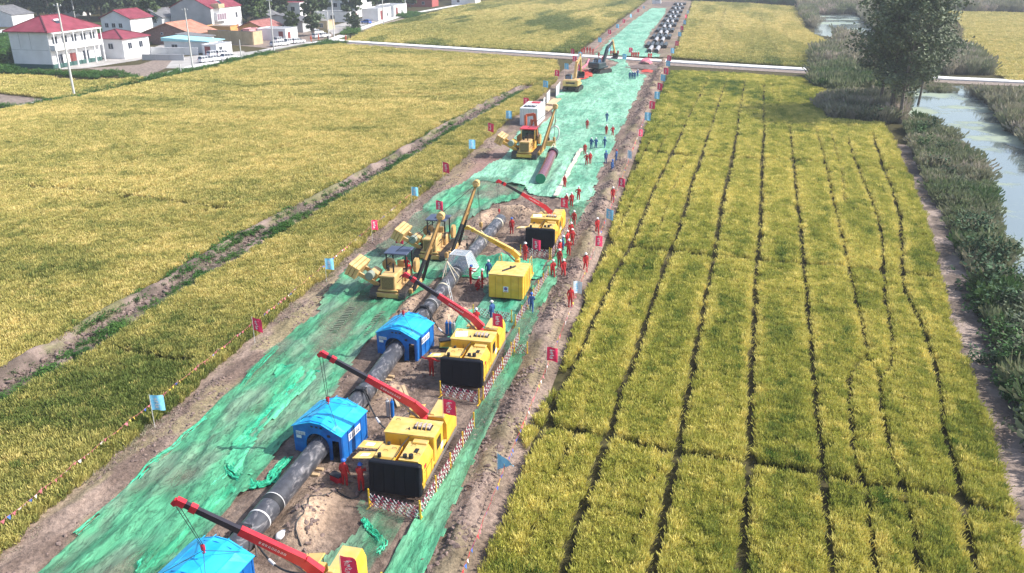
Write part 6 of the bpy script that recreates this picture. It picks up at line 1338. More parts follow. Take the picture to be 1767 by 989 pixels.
def helmet_mesh(J):
    bm = bmesh.new(); hd = Vector(J['hd']); ax = (Vector(J['ht']) - hd); c = hd + ax * .62
    bmesh.ops.create_uvsphere(bm, u_segments=16, v_segments=10, radius=.125)
    bmesh.ops.delete(bm, geom=[v for v in bm.verts if v.co.z < -.02], context='VERTS')
    for v in bm.verts: v.co = Vector((v.co.x * 1.0, v.co.y * 1.15, v.co.z * .95 + .0))
    ret = bmesh.ops.create_cone(bm, cap_ends=True, segments=18, radius1=.150, radius2=.13, depth=.022)
    for v in ret['verts']: v.co = Vector((v.co.x * .97, v.co.y * 1.15 - .02, v.co.z - .012))
    for v in bm.verts: v.co += c
    me = bpy.data.meshes.new('helmet'); bm.to_mesh(me); bm.free(); me.polygons.foreach_set('use_smooth', [True] * len(me.polygons)); return me
BODY = {}
def face_mesh(J):
    a = MB(); h = Vector(J['hd'])
    for s in (-1, 1): a.box(h + Vector((s * .032, -.092, .022)), (.022, .012, .010))
    a.box(h + Vector((0, -.088, -.045)), (.045, .012, .010)); return a
def person(label, x, y, z=.1, kind='stand', suit='red', hat='white', rz=0., group=None, s_=1.0):
    if kind not in BODY: BODY[kind] = body_mesh(kind)
    me0, J = BODY[kind]; key = (kind, suit)
    if key not in POSES:
        me = me0.copy(); me.materials.clear(); c = {'red': M_CRED, 'blue': M_CBLUE, 'dark': M_CDARK, 'orange': M_CORANGE}[suit]
        for m_ in (c, M_SKIN, M_BOOT, M_STRIPE if suit in ('red', 'orange') else c): me.materials.append(m_)
        POSES[key] = me
    o = from_mesh('person', POSES[key], None, (x, y, z), rz); o.scale = (s_, s_, s_); tag(o, label, 'person', group)
    if hat:
        k2 = (kind, 'hat_' + hat)
        if k2 not in POSES:
            hm = helmet_mesh(J); hm.materials.append({'white': M_HWHITE, 'blue': M_HBLUE, 'red': M_HRED}[hat]); POSES[k2] = hm
        from_mesh('helmet', POSES[k2], o)
    k3 = (kind, 'face')
    if k3 not in POSES: POSES[k3] = face_mesh(J).mesh('face', M_BOOT)
    from_mesh('eyes_and_mouth', POSES[k3], o)
    return o
PEO = [ # px foot, py foot, z, pose, suit, hat, turn(deg), label
 (596, 840, .1, 'stand', 'red', 'blue', 175, 'worker in red with blue helmet touching the right corner of the near shelter'),
 (624, 848, .1, 'reach', 'red', 'blue', 185, 'worker in red with blue helmet just left of the nearest black front cover'),
 (745, 650, .1, 'arms_out', 'red', 'blue', 170, 'worker in red with blue helmet holding the arms out beside the far blue shelter'),
 (812, 490, .15, 'reach', 'red', 'blue', 120, 'worker in red with blue helmet bending to the pipe under the plastic hood'),
 (823, 500, .15, 'crouch', 'red', 'white', 100, 'worker in red crouching on the mud left of the yellow cabinet'),
 (832, 497, .15, 'stand', 'red', 'white', 110, 'worker in red with white helmet standing over the crouching worker'),
 (843, 481, .1, 'stand', 'blue', 'white', 200, 'worker in blue with white helmet by the left side of the yellow cabinet'),
 (906, 450, 1.1, 'stand', 'red', 'white', 150, 'worker in red with white helmet standing on the rear deck of the yellow cabinet unit'),
 (954, 480, .1, 'walk', 'red', 'white', 200, 'worker in red walking, left one of a pair right of the yellow cabinet'),
 (972, 479, .1, 'walk', 'red', 'white', 20, 'worker in red, right one of a pair right of the yellow cabinet'),
 (917, 540, .1, 'walk', 'blue', 'blue', 190, 'worker in blue coverall walking on the net strip right of the far crane unit'),
 (849, 556, 1.2, 'stand', 'blue', 'white', 240, 'worker in blue on the rear deck of the crane unit beside the far shelter'),
 (822, 560, 1.2, 'sit', 'red', 'white', 200, 'operator with white helmet sitting behind the red boom of the unit beside the far shelter'),
 (703, 468, 1.95, 'sit', 'red', None, 180, 'operator in red sitting under the dark canopy of the nearest sideboom tractor'),
 (883, 404, .15, 'stand', 'red', 'blue', 200, 'worker in red with blue helmet standing in the dark hollow before the open pipe end'),
 (965, 461, .1, 'stand', 'red', 'white', 170, 'worker in red standing just behind the pair right of the yellow cabinet'),
 (981, 443, .1, 'hips', 'red', 'white', 190, 'worker in red, hand on hip, amid the group right of the farthest crane unit'),
 (971, 436, .1, 'stand', 'blue', 'white', 100, 'worker in blue among the red group right of the farthest crane unit'),
 (966, 444, .1, 'stand', 'red', 'white', 60, 'worker in red at the barrier corner in the group right of the farthest crane unit'),
 (987, 424, .1, 'stand', 'red', 'white', 200, 'worker in red at the back right of the group beside the farthest crane unit'),
 (979, 427, .1, 'hips', 'red', 'white', 240, 'worker in red at the back left of the group beside the farthest crane unit'),
 (985, 412, .1, 'stand', 'red', 'white', 20, 'worker in red just beyond the group beside the farthest crane unit'),
 (990, 391, .1, 'stand', 'red', 'white', 170, 'worker in red standing alone on the net right of the farthest crane unit'),
 (1030, 404, .25, 'walk', 'red', 'white', 20, 'worker in red walking on the right dirt margin before the light blue flag'),
 (1010, 468, .25, 'walk', 'red', 'white', 15, 'worker in red walking on the right dirt margin behind the pale flag'),
 (1057, 348, .25, 'walk', 'red', 'white', 10, 'worker in red on the right dirt margin beside the far red flag'),
 (984, 529, .25, 'stand', 'red', None, 20, 'worker in red half hidden by the pale flag at the right rice edge'),
 (977, 360, .1, 'stand', 'red', 'white', 160, 'worker in red, left one of a pair behind the farthest crane unit'),
 (986, 358, .1, 'stand', 'red', 'white', 200, 'worker in red, right one of a pair behind the farthest crane unit'),
 (998, 347, .1, 'hips', 'red', 'white', 190, 'worker in red standing apart behind the farthest crane unit'),
 (974, 326, .1, 'stand', 'red', None, 150, 'worker in red standing on the line of pale boards'),
 (1009, 268, .1, 'stand', 'red', None, 190, 'worker in red at the far end of the line of pale boards'),
 (1012, 286, .1, 'hips', 'red', 'white', 170, 'worker in red, left one of two close together near the board line'),
 (1018, 284, .1, 'stand', 'red', 'white', 210, 'worker in red, right one of two close together near the board line'),
 (1020, 258, .1, 'stand', 'blue', 'white', 170, 'worker in blue, left one of a pair in the middle of the wide net'),
 (1028, 258, .1, 'hips', 'blue', 'white', 190, 'worker in blue, right one of a pair in the middle of the wide net'),
 (1043, 257, .1, 'walk', 'blue', 'blue', 160, 'worker in blue walking right of the blue pair on the wide net'),
 (1045, 282, .1, 'stand', 'blue', 'blue', 30, 'worker in blue left of two others at the right edge of the net'),
 (1056, 298, .1, 'stand', 'blue', 'blue', 60, 'worker in blue nearest the camera at the right edge of the net'),
 (1063, 280, .2, 'stand', 'blue', 'red', 250, 'worker in dark blue at the edge of the right dirt margin'),
 (1013, 224, .1, 'stand', 'red', 'white', 185, 'worker in red standing alone in the middle of the wide net'),
 (1046, 234, .1, 'stand', 'red', 'white', 150, 'worker in red, left one of a pair on the wide net'),
 (1057, 236, .1, 'hips', 'red', 'white', 200, 'worker in red, right one of a pair on the wide net'),
 (1047, 211, .1, 'walk', 'blue', 'white', 170, 'worker in blue alone, farthest one on the wide net before the hollow'),
 (1086.5, 138, .1, 'stand', 'blue', 'white', 170, 'worker in dark blue, leftmost of four before the hollow'),
 (1091, 138, .1, 'stand', 'blue', 'white', 180, 'worker in dark blue, second from left of four before the hollow'),
 (1095, 138, .1, 'stand', 'blue', 'white', 190, 'worker in dark blue, third from left of four before the hollow'),
 (1100, 134, .1, 'hips', 'blue', 'white', 220, 'worker in blue, rightmost of four before the hollow'),
 (1046, 98, .1, 'hips', 'red', None, 170, 'worker in red, leftmost beyond the road at the left of the netting'), (1054, 98, .1, 'stand', 'red', 'white', 170, 'worker in red, left one of a close pair beyond the road'),
 (1058, 98, .1, 'stand', 'red', 'white', 190, 'worker in red, right one of a close pair beyond the road'), (1066, 98, .1, 'stand', 'red', 'white', 160, 'worker in red standing alone beyond the road'),
 (1090, 101, .1, 'stand', 'red', 'white', 160, 'worker in red, leftmost of four close together beyond the road'), (1093.5, 101, .1, 'stand', 'red', 'white', 170, 'worker in red, second from left of four close together beyond the road'), (1097, 101, .1, 'stand', 'red', 'white', 180, 'worker in red, third from left of four close together beyond the road'), (1101, 101, .1, 'hips', 'red', 'white', 200, 'worker in red, rightmost of four close together beyond the road'),
 (1119, 103, .1, 'stand', 'red', 'white', 160, 'worker in red, left one of a pair before the stored pipes'), (1123, 103, .1, 'hips', 'red', 'white', 200, 'worker in red, right one of a pair before the stored pipes'),
 (1004, 95, .1, 'stand', 'red', None, 160, 'worker in red at the left end of the crowd behind the dark excavator'), (1008, 93, .1, 'hips', 'red', 'red', 160, 'worker in red second in the crowd behind the dark excavator'), (1013, 92, .1, 'stand', 'red', None, 160, 'worker in red in the middle of the crowd behind the dark excavator'), (1018, 93, .1, 'stand', 'red', 'red', 160, 'worker in red at the back of the crowd behind the dark excavator'), (1023, 95, .1, 'hips', 'red', None, 190, 'worker in red at the right end of the crowd behind the dark excavator'),
 (1040, 109, .45, 'stand', 'red', None, 190, 'worker in red at the net edge by the road'), (1033, 101, .45, 'hips', 'red', None, 190, 'worker in red on the road behind the light blue sheet'),
 (537, 72, .05, 'stand', 'orange', 'red', 180, 'person in orange red left of the white car by the road corner'), (550, 69, .05, 'stand', 'orange', 'red', 160, 'person in orange red in front of the white car by the road corner'), (566, 71, .05, 'stand', 'dark', None, 160, 'person in dark clothes at the road corner right of the white car'),
 (597, 71, .4, 'hips', 'orange', 'red', 160, 'person in orange red on the road beside the tall poles'), (605, 69, .4, 'stand', 'dark', None, 160, 'person in dark clothes on the road beside the person in orange red')]
for px, py, z, kd, su, ht, rz, lb in PEO:
    x, y = at(px, py, z); person(lb, x, y, z - .03, kd, su, ht, R(rz), s_=1.04 if py > 200 else 1.12)

# ============================================================ VILLAGE
M_WALLW = mat('white_plaster', (.78, .78, .78), .8, var=.08, scale=.4, c2=(.84, .84, .85), dirt=.12); M_WALLG = mat('grey_render', (.40, .41, .42), .85, var=.12, scale=.3, c2=(.48, .49, .50)); M_TILE = mat('red_roof_tile', (.24, .035, .055), .6, var=.2, scale=.5, c2=(.32, .06, .09), dirt=.12)
M_TILE2 = mat('orange_sheet_roof', (.50, .20, .12), .55, var=.15, scale=.5, c2=(.60, .32, .22)); M_BRICK = mat('brown_brick', (.26, .14, .11), .85, var=.25, scale=2, c2=(.34, .20, .16)); M_TANW = mat('tan_wall', (.52, .40, .23), .85, var=.15, scale=.4, c2=(.60, .48, .30), dirt=.2)
M_ORW = mat('orange_plaster', (.68, .38, .13), .8, scale=.6, dirt=.1); M_LBR = mat('pale_blue_roof', (.32, .66, .72), .6, scale=.5, c2=(.42, .74, .80)); M_PLINTH = mat('green_plinth', (.05, .12, .11), .8); M_FLATR = mat('grey_flat_roof', (.30, .31, .33), .9, var=.2, scale=.3, c2=(.45, .46, .48)); M_WIN = mat('window_glass', (.03, .04, .06), .15, spec=.9, scale=1)
M_FRAME = mat('window_frame', (.62, .63, .66), .5); M_PINKW = mat('pink_gate_wall', (.70, .33, .34), .8); M_DOOR = mat('dark_red_door', (.22, .05, .05), .6); M_GREYROOF = mat('grey_tile_roof', (.14, .14, .15), .8, var=.2, scale=.8, c2=(.24, .24, .25))
def house(label, x0, x1, y0, y1, h, roof, rh, wall, rmat, wins=(), rz=0, over=.5, plinth=0, extra=None, side=None):
    cx, cy = (x0 + x1) / 2, (y0 + y1) / 2; hx, hy = (x1 - x0) / 2, (y1 - y0) / 2
    root = empty('house', (cx, cy, 0), rz, label, 'house'); t = .25
    for nm, c, d, m_ in (('wall', (0, -hy + t / 2, h / 2), (2 * hx, t, h), side or wall), ('wall', (0, hy - t / 2, h / 2), (2 * hx, t, h), wall), ('wall', (-hx + t / 2, 0, h / 2), (t, 2 * hy - 2 * t, h), wall), ('wall', (hx - t / 2, 0, h / 2), (t, 2 * hy - 2 * t, h), wall)):
        a = MB(); a.box(c, d)
        if roof == 'gable' and abs(c[1]) > hy * .8: a.prism([(-hx + .01, h), (hx - .01, h), (0, h + rh - .12)], c[1] - t / 2, c[1] + t / 2)
        a.build(nm, m_, root)
    ox, oy = hx + over, hy + over
    a = MB()
    if roof == 'hip':
        r_ = max(0, oy - ox) if oy > ox else 0; rx = max(0, ox - oy)
        V = [(-ox, -oy, h), (ox, -oy, h), (ox, oy, h), (-ox, oy, h), (-rx, -r_, h + rh), (rx, r_, h + rh)]
        V = [(-ox, -oy, h), (ox, -oy, h), (ox, oy, h), (-ox, oy, h), (0, -max(r_, .3), h + rh), (0, max(r_, .3), h + rh)]
        F = [(0, 1, 4), (1, 2, 5, 4), (2, 3, 5), (3, 0, 4, 5)]; V2 = [(p[0], p[1], p[2] - .2) for p in V[:4]]; V += V2; F += [(0, 6, 7, 1), (1, 7, 8, 2), (2, 8, 9, 3), (3, 9, 6, 0), (6, 9, 8, 7)]
        a.add(V, F); a2 = MB()
        for i, j in ((0, 4), (1, 4), (2, 5), (3, 5), (4, 5)): a2.beam(Vector(V[i]) + Vector((0, 0, .08)), Vector(V[j]) + Vector((0, 0, .08)), .3, .16)
        rf = a.build('roof', rmat, root); a2.build('ridge_tile', mat('dark_ridge', (.12, .03, .04), .7), rf)
    elif roof == 'gable':
        e = .25 * 1
        for s_ in (-1, 1): 
            pr = [(0, h + rh), (s_ * ox, h - rh * over / hx), (s_ * ox, h - rh * over / hx + .18), (0, h + rh + .18)]
            a.prism(pr, -oy, oy)
        rf = a.build('roof', rmat, root)
        n = int(2 * oy / 1.3); a2 = MB()
        for k in range(n + 1):
            y = -oy + 2 * oy * k / n
            for s_ in (-1, 1): a2.beam((0, y, h + rh + .2), (s_ * ox, y, h - rh * over / hx + .2), .12, .06)
        a2.beam((0, -oy, h + rh + .25), (0, oy, h + rh + .25), .35, .14); a2.build('roof_rib', rmat, rf)
    elif roof == 'mono':
        a.prism([(-ox, h + .05), (ox, h + .05), (ox, h + .2), (-ox, h + rh + .2)], -oy, oy); a.build('roof', rmat, root)
    else:
        a.box((0, 0, h - .18), (2 * hx - 2 * t - .02, 2 * hy - 2 * t - .02, .12)); rf = a.build('roof', rmat, root)
        a2 = MB(); 
        for c, d in (((0, -hy, h + .03), (2 * hx + .2, .3, .1)), ((0, hy, h + .03), (2 * hx + .2, .3, .1)), ((-hx, 0, h + .03), (.3, 2 * hy - .3, .1)), ((hx, 0, h + .03), (.3, 2 * hy - .3, .1))): a2.box(c, d)
        a2.build('parapet_cap', wall, root)
    if plinth: a = MB(); a.box((0, 0, plinth / 2), (2 * hx + .16, 2 * hy + .16, plinth)); a.build('plinth', M_PLINTH, root)
    for (f, u, z, w_, hh, kd) in wins:            # face: 'r' +x, 'f' -y ; u along the face
        if f == 'r': c = (hx + .02, u, z); d = (.08, w_, hh); g = (hx + .045, u, z); gd = (.06, w_ - .2, hh - .2)
        else: c = (u, -hy - .02, z); d = (w_, .08, hh); g = (u, -hy - .045, z); gd = (w_ - .2, .06, hh - .2)
        a = MB(); a.box(c, d); fr = a.build('window' if kd == 'w' else 'door', M_FRAME if kd == 'w' else M_DOOR, root)
        a = MB(); a.box(g, gd); a.build('pane', M_WIN if kd == 'w' else M_DOOR, fr)
        if kd == 'w' and w_ > 1.2:
            a = MB(); a.box((g[0] + (.03 if f == 'r' else 0), g[1] - (0 if f == 'r' else .03), g[2]), (.05 if f == 'r' else .07, .07 if f == 'r' else .05, hh - .2)); a.build('mullion', M_FRAME, fr)
    if extra: extra(root, hx, hy, h)
    return root
def balcony(root, hx, hy, h):
    a = MB(); a.box((hx + .75, 0, 4.6), (1.5, 2 * hy - .4, .25)); a.box((hx + 1.45, 0, 5.25), (.12, 2 * hy - .4, 1.2)); a.box((hx + .7, -hy + .26, 5.25), (1.4, .12, 1.2)); a.build('balcony', M_WALLW, root)
    a = MB()
    for k in range(6): a.box((hx + 1.42, -hy + .5 + k * (2 * hy - 1) / 5, 2.25 + 0), (.3, .3, 4.5)); a.box((hx + 1.42, -hy + .5 + k * (2 * hy - 1) / 5, 7.2), (.22, .22, 2.7))
    a.build('column', M_WALLW, root)
    a = MB(); a.box((hx + .7, 0, 8.75), (1.7, 2 * hy, .3)); a.build('eave_slab', M_WALLW, root)
    a = MB(); a.box((-.2, -hy - .03, 4.6), (2 * hx - .3, .05, .08));
    for k in (-2.8, .4): a.box((k, -hy - .03, 6.8), (.06, .05, 4))
    a.build('render_joint', M_WALLG, root)
def heater(root, x, y, z):
    hp = MB(); hp.cyl((x, y - .9, z + 1.5), (x, y + .9, z + 1.5), .28, .28, 12); o = hp.build('solar_water_heater', M_WALLW, root, smooth=True)
    a = MB(); a.sheet((x + .7, y, z + .8), (.65, 0, -.6), (0, .8, 0), .05); a.build('solar_panel', M_WIN, o)
def ext1(root, hx, hy, h): balcony(root, hx, hy, h); heater(root, hx * .5, -2, h + .8)
house('white two storey house with red hipped roof and green plinth, at the left edge', -174, -162.6, 191, 210, 9.2, 'hip', 3.4, M_WALLW, M_TILE, [('r', -7.2 + k * 3.6, z, 2.0, 1.9, 'w') for k in range(5) for z in (6.9,)] + [('r', -6.5, 2.1, 2.4, 2.6, 'w'), ('r', -1.5, 1.7, 2.4, 3.0, 'd'), ('r', 3.5, 2.1, 2.4, 2.6, 'w')], plinth=1.1, extra=ext1, over=.9, side=M_WALLG if False else M_WALLW)
def ext2(root, hx, hy, h): 
    a = MB(); a.box((hx + .6, -hy + 5, 6.3), (1.2, 6.5, 2.8)); b = a.build('bay_window', M_FRAME, root)
    for k in range(4): a = MB(); a.box((hx + 1.22, -hy + 2.7 + k * 1.55, 6.4), (.06, 1.2, 2.0)); a.build('pane', mat('pinkish_glass', (.30, .22, .27), .2), b)
    a = MB(); a.box((hx + .5, -hy + 4.2, 10.1), (3, 4, 1.4)); a.build('roof_terrace', M_TANW, root); heater(root, hx + .6, -hy + 4, 10.6)
house('tall house with grey gable wall and dark red roof behind the brick shed', -187, -171, 282, 303, 9.4, 'gable', 4.0, M_WALLW, M_TILE, [('r', 6.8, 6.3, 1.5, 1.9, 'w'), ('r', 6.6, 1.6, 1.7, 2.4, 'd')], extra=ext2, side=M_WALLG, over=.3)
house('brown brick shed with orange sheet roof and white trim', -178, -160.5, 252, 266, 3.6, 'gable', 3.0, M_BRICK, M_TILE2, [('f', -2.0, 3.4, .8, .8, 'w')], over=.6)
house('low white house with pale blue sheet roof', -157.5, -142.6, 232, 240, 3.2, 'mono', .9, M_WALLW, M_LBR, [('r', 0, 1.5, 1.6, 1.6, 'w'), ('f', -4, 1.7, 2, 1.4, 'w')], over=.5)
house('small white shop with an arched dark gate beside the pale blue roof', -142.2, -137.6, 227.5, 236, 3.0, 'flat', 0, M_WALLW, M_FLATR, [('r', -2, 1.5, 1.8, 1.8, 'w'), ('f', -.6, 1.3, 1.8, 2.4, 'd')])
house('white side building at the edge of the village left of the blue roof', -170, -158.2, 214, 226, 5.5, 'hip', 2.0, M_WALLW, M_TILE, [('r', -3, 3.4, 1.8, 1.8, 'w'), ('r', 2, 3.4, 1.8, 1.8, 'w'), ('f', 2, 3.4, 1.6, 1.6, 'w')])
house('white farm building with grey roof left of the pale blue roof', -160, -151, 243, 249, 3.4, 'mono', .8, M_WALLW, M_GREYROOF, [('r', 0, 1.6, 1.6, 1.4, 'w')])
house('orange walled outbuilding in front of the tall grey gabled house', -170.5, -160.6, 276, 281, 4.0, 'flat', 0, M_ORW, M_FLATR, [('f', 2.4, 2, 1.4, 1.4, 'w'), ('f', -1.5, 2, 1.4, 1.4, 'w')])
house('orange walled outbuilding with red tiled roof and four small windows', -158.5, -149.4, 278, 292, 3.6, 'gable', 1.8, M_ORW, mat('worn_red_tile', (.36, .12, .10), .8, var=.2, scale=.7, c2=(.45, .2, .18)), [('f', -3.3 + k * 2.1, 2.2, 1.1, 1.2, 'w') for k in range(4)])
house('white walled shop with pink gateway behind the parked cars', -148.5, -138.0, 272, 281, 3.8, 'flat', 0, M_WALLW, M_FLATR, [('r', -2, 1.6, 2, 2.2, 'd'), ('f', 3.5, 1.7, 1.6, 2.6, 'd')])
house('pink gate block beside the white walled shop', -151.2, -148.8, 267.5, 273, 4.0, 'flat', 0, M_PINKW, M_FLATR, [('f', 0, 1.6, 1.4, 2.6, 'd')])
house('old grey farmhouse in the shade of the trees at the village centre', -166, -146, 302, 312, 4.0, 'gable', 2.2, M_WALLG, M_GREYROOF, [('f', -6 + k * 4, 2.1, 1.5, 1.6, 'w') for k in range(4)])
house('white house with red balcony standing among the trees', -180, -164, 338, 352, 8.5, 'flat', 0, M_WALLW, M_TILE, [('f', -5 + k * 3.3, z, 1.8, 1.8, 'w') for k in range(4) for z in (2.2, 6)])
house('small white annexe under the tree by the H shaped poles', -150, -142, 315, 322, 3.4, 'flat', 0, M_TANW, M_FLATR, [('f', 1.5, 1.6, 1.6, 1.6, 'w')])
house('long white low building with dark windows, left part of the white compound', -164, -148, 352, 362, 4.2, 'flat', 0, M_WALLW, M_FLATR, [('f', 0, 2, 2, 1.6, 'w'), ('r', 2, 1.8, 1.8, 2.8, 'd')])
house('white compound building with a tall dark doorway, middle part', -146.5, -139, 362, 378, 5.0, 'flat', 0, M_WALLW, M_FLATR, [('r', -4, 2.2, 3.0, 3.8, 'd'), ('r', 3, 2, 1.6, 1.6, 'w')])
house('white compound building with dark doorway, right part by the lane', -149, -140.5, 386, 404, 5.0, 'flat', 0, M_WALLW, M_FLATR, [('r', -5, 2.2, 2.6, 3.6, 'd'), ('r', 2, 2, 1.8, 1.6, 'w')])
house('white house behind the white compound', -172, -156, 378, 392, 7.5, 'flat', 0, M_WALLW, M_FLATR, [('f', -5 + k * 3.3, z, 1.8, 1.8, 'w') for k in range(4) for z in (2.2, 5.4)])
house('low white house behind the compound with grey roof', -176, -162, 404, 416, 5, 'flat', 0, M_WALLW, M_FLATR, [('f', -3, 2, 2, 1.6, 'w'), ('f', 3, 2, 2, 1.6, 'w')])
house('far house with dark red roof by the lane at the top edge', -162, -146, 462, 474, 4.4, 'gable', 2.4, mat('red_wall', (.42, .10, .09), .8), M_TILE, [('f', -3, 2, 1.6, 1.6, 'w'), ('f', 3, 2, 1.6, 1.6, 'w')], rz=R(90) * 0)
house('far white house at the top edge beside the red one', -142, -128, 486, 498, 5, 'gable', 2.2, M_WALLW, M_TILE, [('f', -3, 2, 1.6, 1.6, 'w')])
house('small white house with grey roof at the top left corner', -288, -270, 300, 312, 4.6, 'gable', 3.0, M_WALLW, M_GREYROOF, [('f', -5, 2, 1.6, 1.6, 'w'), ('f', 2, 2, 1.6, 1.8, 'w')], over=.3)
for lb, px, py, w_, l_, h_, rf, wm, rm in (('white two storey house with red roof behind the low grey roofed one', 205, 72, 11, 12, 7.5, 'gable', M_WALLW, M_TILE), ('white house with grey roof beyond the red roofed houses', 262, 62, 10, 12, 6.5, 'gable', M_WALLW, M_GREYROOF),
        ('grey roofed low house left of the tall grey gabled house', 296, 50, 12, 9, 4.2, 'gable', M_WALLG, M_GREYROOF), ('white house partly hidden by trees at the top left', 110, 28, 14, 10, 6.5, 'gable', M_WALLW, M_TILE), ('white two storey house among the village centre trees', 480, 36, 12, 10, 7.5, 'flat', M_WALLW, M_FLATR),
        ('low tan house with grey roof among the village centre trees', 452, 50, 12, 9, 4, 'gable', M_TANW, M_GREYROOF), ('white house with red roof far behind the village centre', 540, 22, 14, 12, 8, 'gable', M_WALLW, M_TILE), ('pale house far behind the white compound', 610, 14, 14, 12, 7.5, 'gable', M_WALLW, M_GREYROOF), ('white house at the top edge left of the lane', 672, 8, 14, 12, 7, 'gable', M_WALLW, M_TILE), ('low white sheds along the lane in the village centre', 522, 52, 9, 7, 3.4, 'flat', M_WALLW, M_FLATR)):
    x, y = at(px, py); house(lb, x - w_ / 2, x + w_ / 2, y, y + l_, h_, rf, 2.4, wm, rm, [('f', -w_ / 2 + 2 + k * 2.6, z, 1.4, 1.5, 'w') for k in range(int(w_ / 3)) for z in ((2.0, 5.2) if h_ > 6 else (2.0,))] + [('r', -l_ / 4, 2.0, 1.5, 1.5, 'w'), ('r', l_ / 4, 1.4, 1.3, 2.4, 'd')])
# walls, fence, gates
def wall_run(label, pts, h, m_, t=.3, cap=None):
    root = empty('garden_wall', (pts[0][0], pts[0][1], 0), label=label, cat='wall')
    o = Vector(pts[0])
    for a_, b_ in zip(pts[:-1], pts[1:]):
        A, B = Vector(a_) - o, Vector(b_) - o; n = max(1, int((B - A).length / 4))
        for k in range(n):
            p, q_ = A.lerp(B, k / n), A.lerp(B, (k + .985) / n); a = MB(); a.beam((p.x, p.y, h / 2), (q_.x, q_.y, h / 2), t, h); w_ = a.build('panel', m_, root)
        a = MB(); a.beam((A.x, A.y, h + .05), (B.x, B.y, h + .05), t + .12, .1); a.build('coping', cap or m_, root)
wall_run('long tan courtyard wall behind the parked cars', [(-159, 259), (-141.5, 256.2), (-141.3, 262)], 4.2, M_TANW, cap=M_GREYROOF)
wall_run('low white boundary wall with posts in front of the pale blue roof', [(-158, 226), (-147.5, 226.5), (-143.5, 227.3)], 2.0, M_WALLW)
wall_run('pale green lower wall along the lane', [(-152, 213.0), (-140, 214.5)], 1.5, M_GREYL)
# ---- utility poles
def pole(label, px, py, h, lamp=False, r_=.17, arm=True):
    x, y = at(px, py); root = empty('utility_pole', (x, y, 0), 0, label, 'pole'); a = MB(); a.cyl((0, 0, 0), (0, 0, h), r_, r_ * .62, 10); a.build('shaft', mat('concrete_pole', (.60, .60, .58), .8, scale=1), root, smooth=True)
    if arm:
        a = MB(); a.box((0, 0, h - .5), (1.7, .1, .1)); ar = a.build('cross_arm', M_GREYL, root)
        for k in (-.75, 0, .75): a = MB(); a.cyl((k, 0, h - .45), (k, 0, h - .18), .06, .04, 8); a.build('insulator', M_WHITE, ar)
    if lamp: a = MB(); a.beam((0, 0, h - .4), (1.4, 0, h), .07, .07); a.box((1.6, 0, h), (.6, .22, .1)); a.build('lamp_head', M_GREYL, root)
    return root
PO = [pole('white concrete pole in front of the red roofed house', 129, 168, 18.5, r_=.24), pole('white concrete pole in front of the pale blue roof', 333, 120, 15, r_=.22), pole('concrete pole standing by the cars outside the tan wall', 473, 88, 15, r_=.22), pole('tall concrete pole at the road corner, right one of the pair', 577, 67, 15, r_=.22), pole('concrete pole at the road corner, left one of the pair', 568, 66, 9, r_=.2, arm=False),
      pole('short pale pole at the edge of the field beside the cars', 417, 104, 5.5, arm=False), pole('pole beside the lane in front of the white compound', 662, 46, 15, r_=.25), pole('thin pole rising behind the red roofed house', 130, 35, 16, r_=.3), pole('thin pole farther along the lane', 700, 24, 16, r_=.25), pole('low white post at the lane edge beside the weeds', 313, 129, 2.6, arm=False)]
# ---- cars
def car_proto():
    root = empty('parked_car', (0, 0, 0)); MC = mat('white_car_paint', (.78, .79, .80), .25, var=.02, spec=.7)
    a = MB(); a.prism([(-2.3, .35), (2.3, .35), (2.35, .75), (2.2, .98), (1.15, 1.08), (-2.2, 1.10), (-2.35, .8)], -.9, .9, 'x'); bd = a.build('body', MC, root)
    a = MB(); V = []
    for z, k, y0, y1 in ((1.06, .86, -2.2, 1.2), (1.66, .70, -1.95, .35)): V += [(-k, y0, z), (k, y0, z), (k, y1, z), (-k, y1, z)]
    a.add(V, [(0, 1, 5, 4), (1, 2, 6, 5), (2, 3, 7, 6), (3, 0, 4, 7), (4, 5, 6, 7)]); cb = a.build('windows', M_WIN, root)
    a = MB(); a.box((0, -.8, 1.68), (1.36, 2.2, .06), bev=.02)
    for y in (-1.9, -1.0, -.1):
        for s_ in (-1, 1): a.beam((s_ * .875, y - .1, 1.08), (s_ * .715, y - .1, 1.66), .09, .07)
    a.build('roof', MC, root)
    for sx in (-.82, .82):
        for sy in (-1.45, 1.45):
            a = MB(); a.cyl((sx - .11, sy, .34), (sx + .11, sy, .34), .34, .34, 16); wh = a.build('wheel', M_BLACK, root); a = MB(); a.cyl((sx - .12, sy, .34), (sx + .12, sy, .34), .19, .19, 10); a.build('rim', M_GREYL, wh)
    for sx in (-.65, .65): a = MB(); a.box((sx, 2.31, .78), (.35, .06, .16)); a.build('headlight', M_WHITE, root); a = MB(); a.box((sx, -2.33, .86), (.3, .05, .2)); a.build('tail_light', M_RED, root)
    return root
CAR = car_proto(); index_kids()
CL = [(357, 108, 80, 'white car nearest the field, left one of the front pair'), (372, 106, 78, 'white car in front, right behind the leftmost car'), (371, 98, 80, 'white car parked behind the front pair, left'), (386, 97, 75, 'white car parked behind the front pair, right'), (396, 103, 76, 'white car at the right end of the group below the tan wall'),
      (478, 80, 80, 'white car left of the line by the pink gate'), (488, 79, 80, 'white car in the middle of the line by the pink gate'), (484, 73, 80, 'white car in the back row by the pink gate'), (502, 76, 76, 'white car second from the right by the pink gate'), (515, 75, 74, 'white car at the right end of the line by the pink gate'),
      (549, 66, 78, 'white car at the road corner, front one'), (560, 65, 76, 'white car at the road corner, right one'), (548, 59, 80, 'white car at the road corner, rear one')]
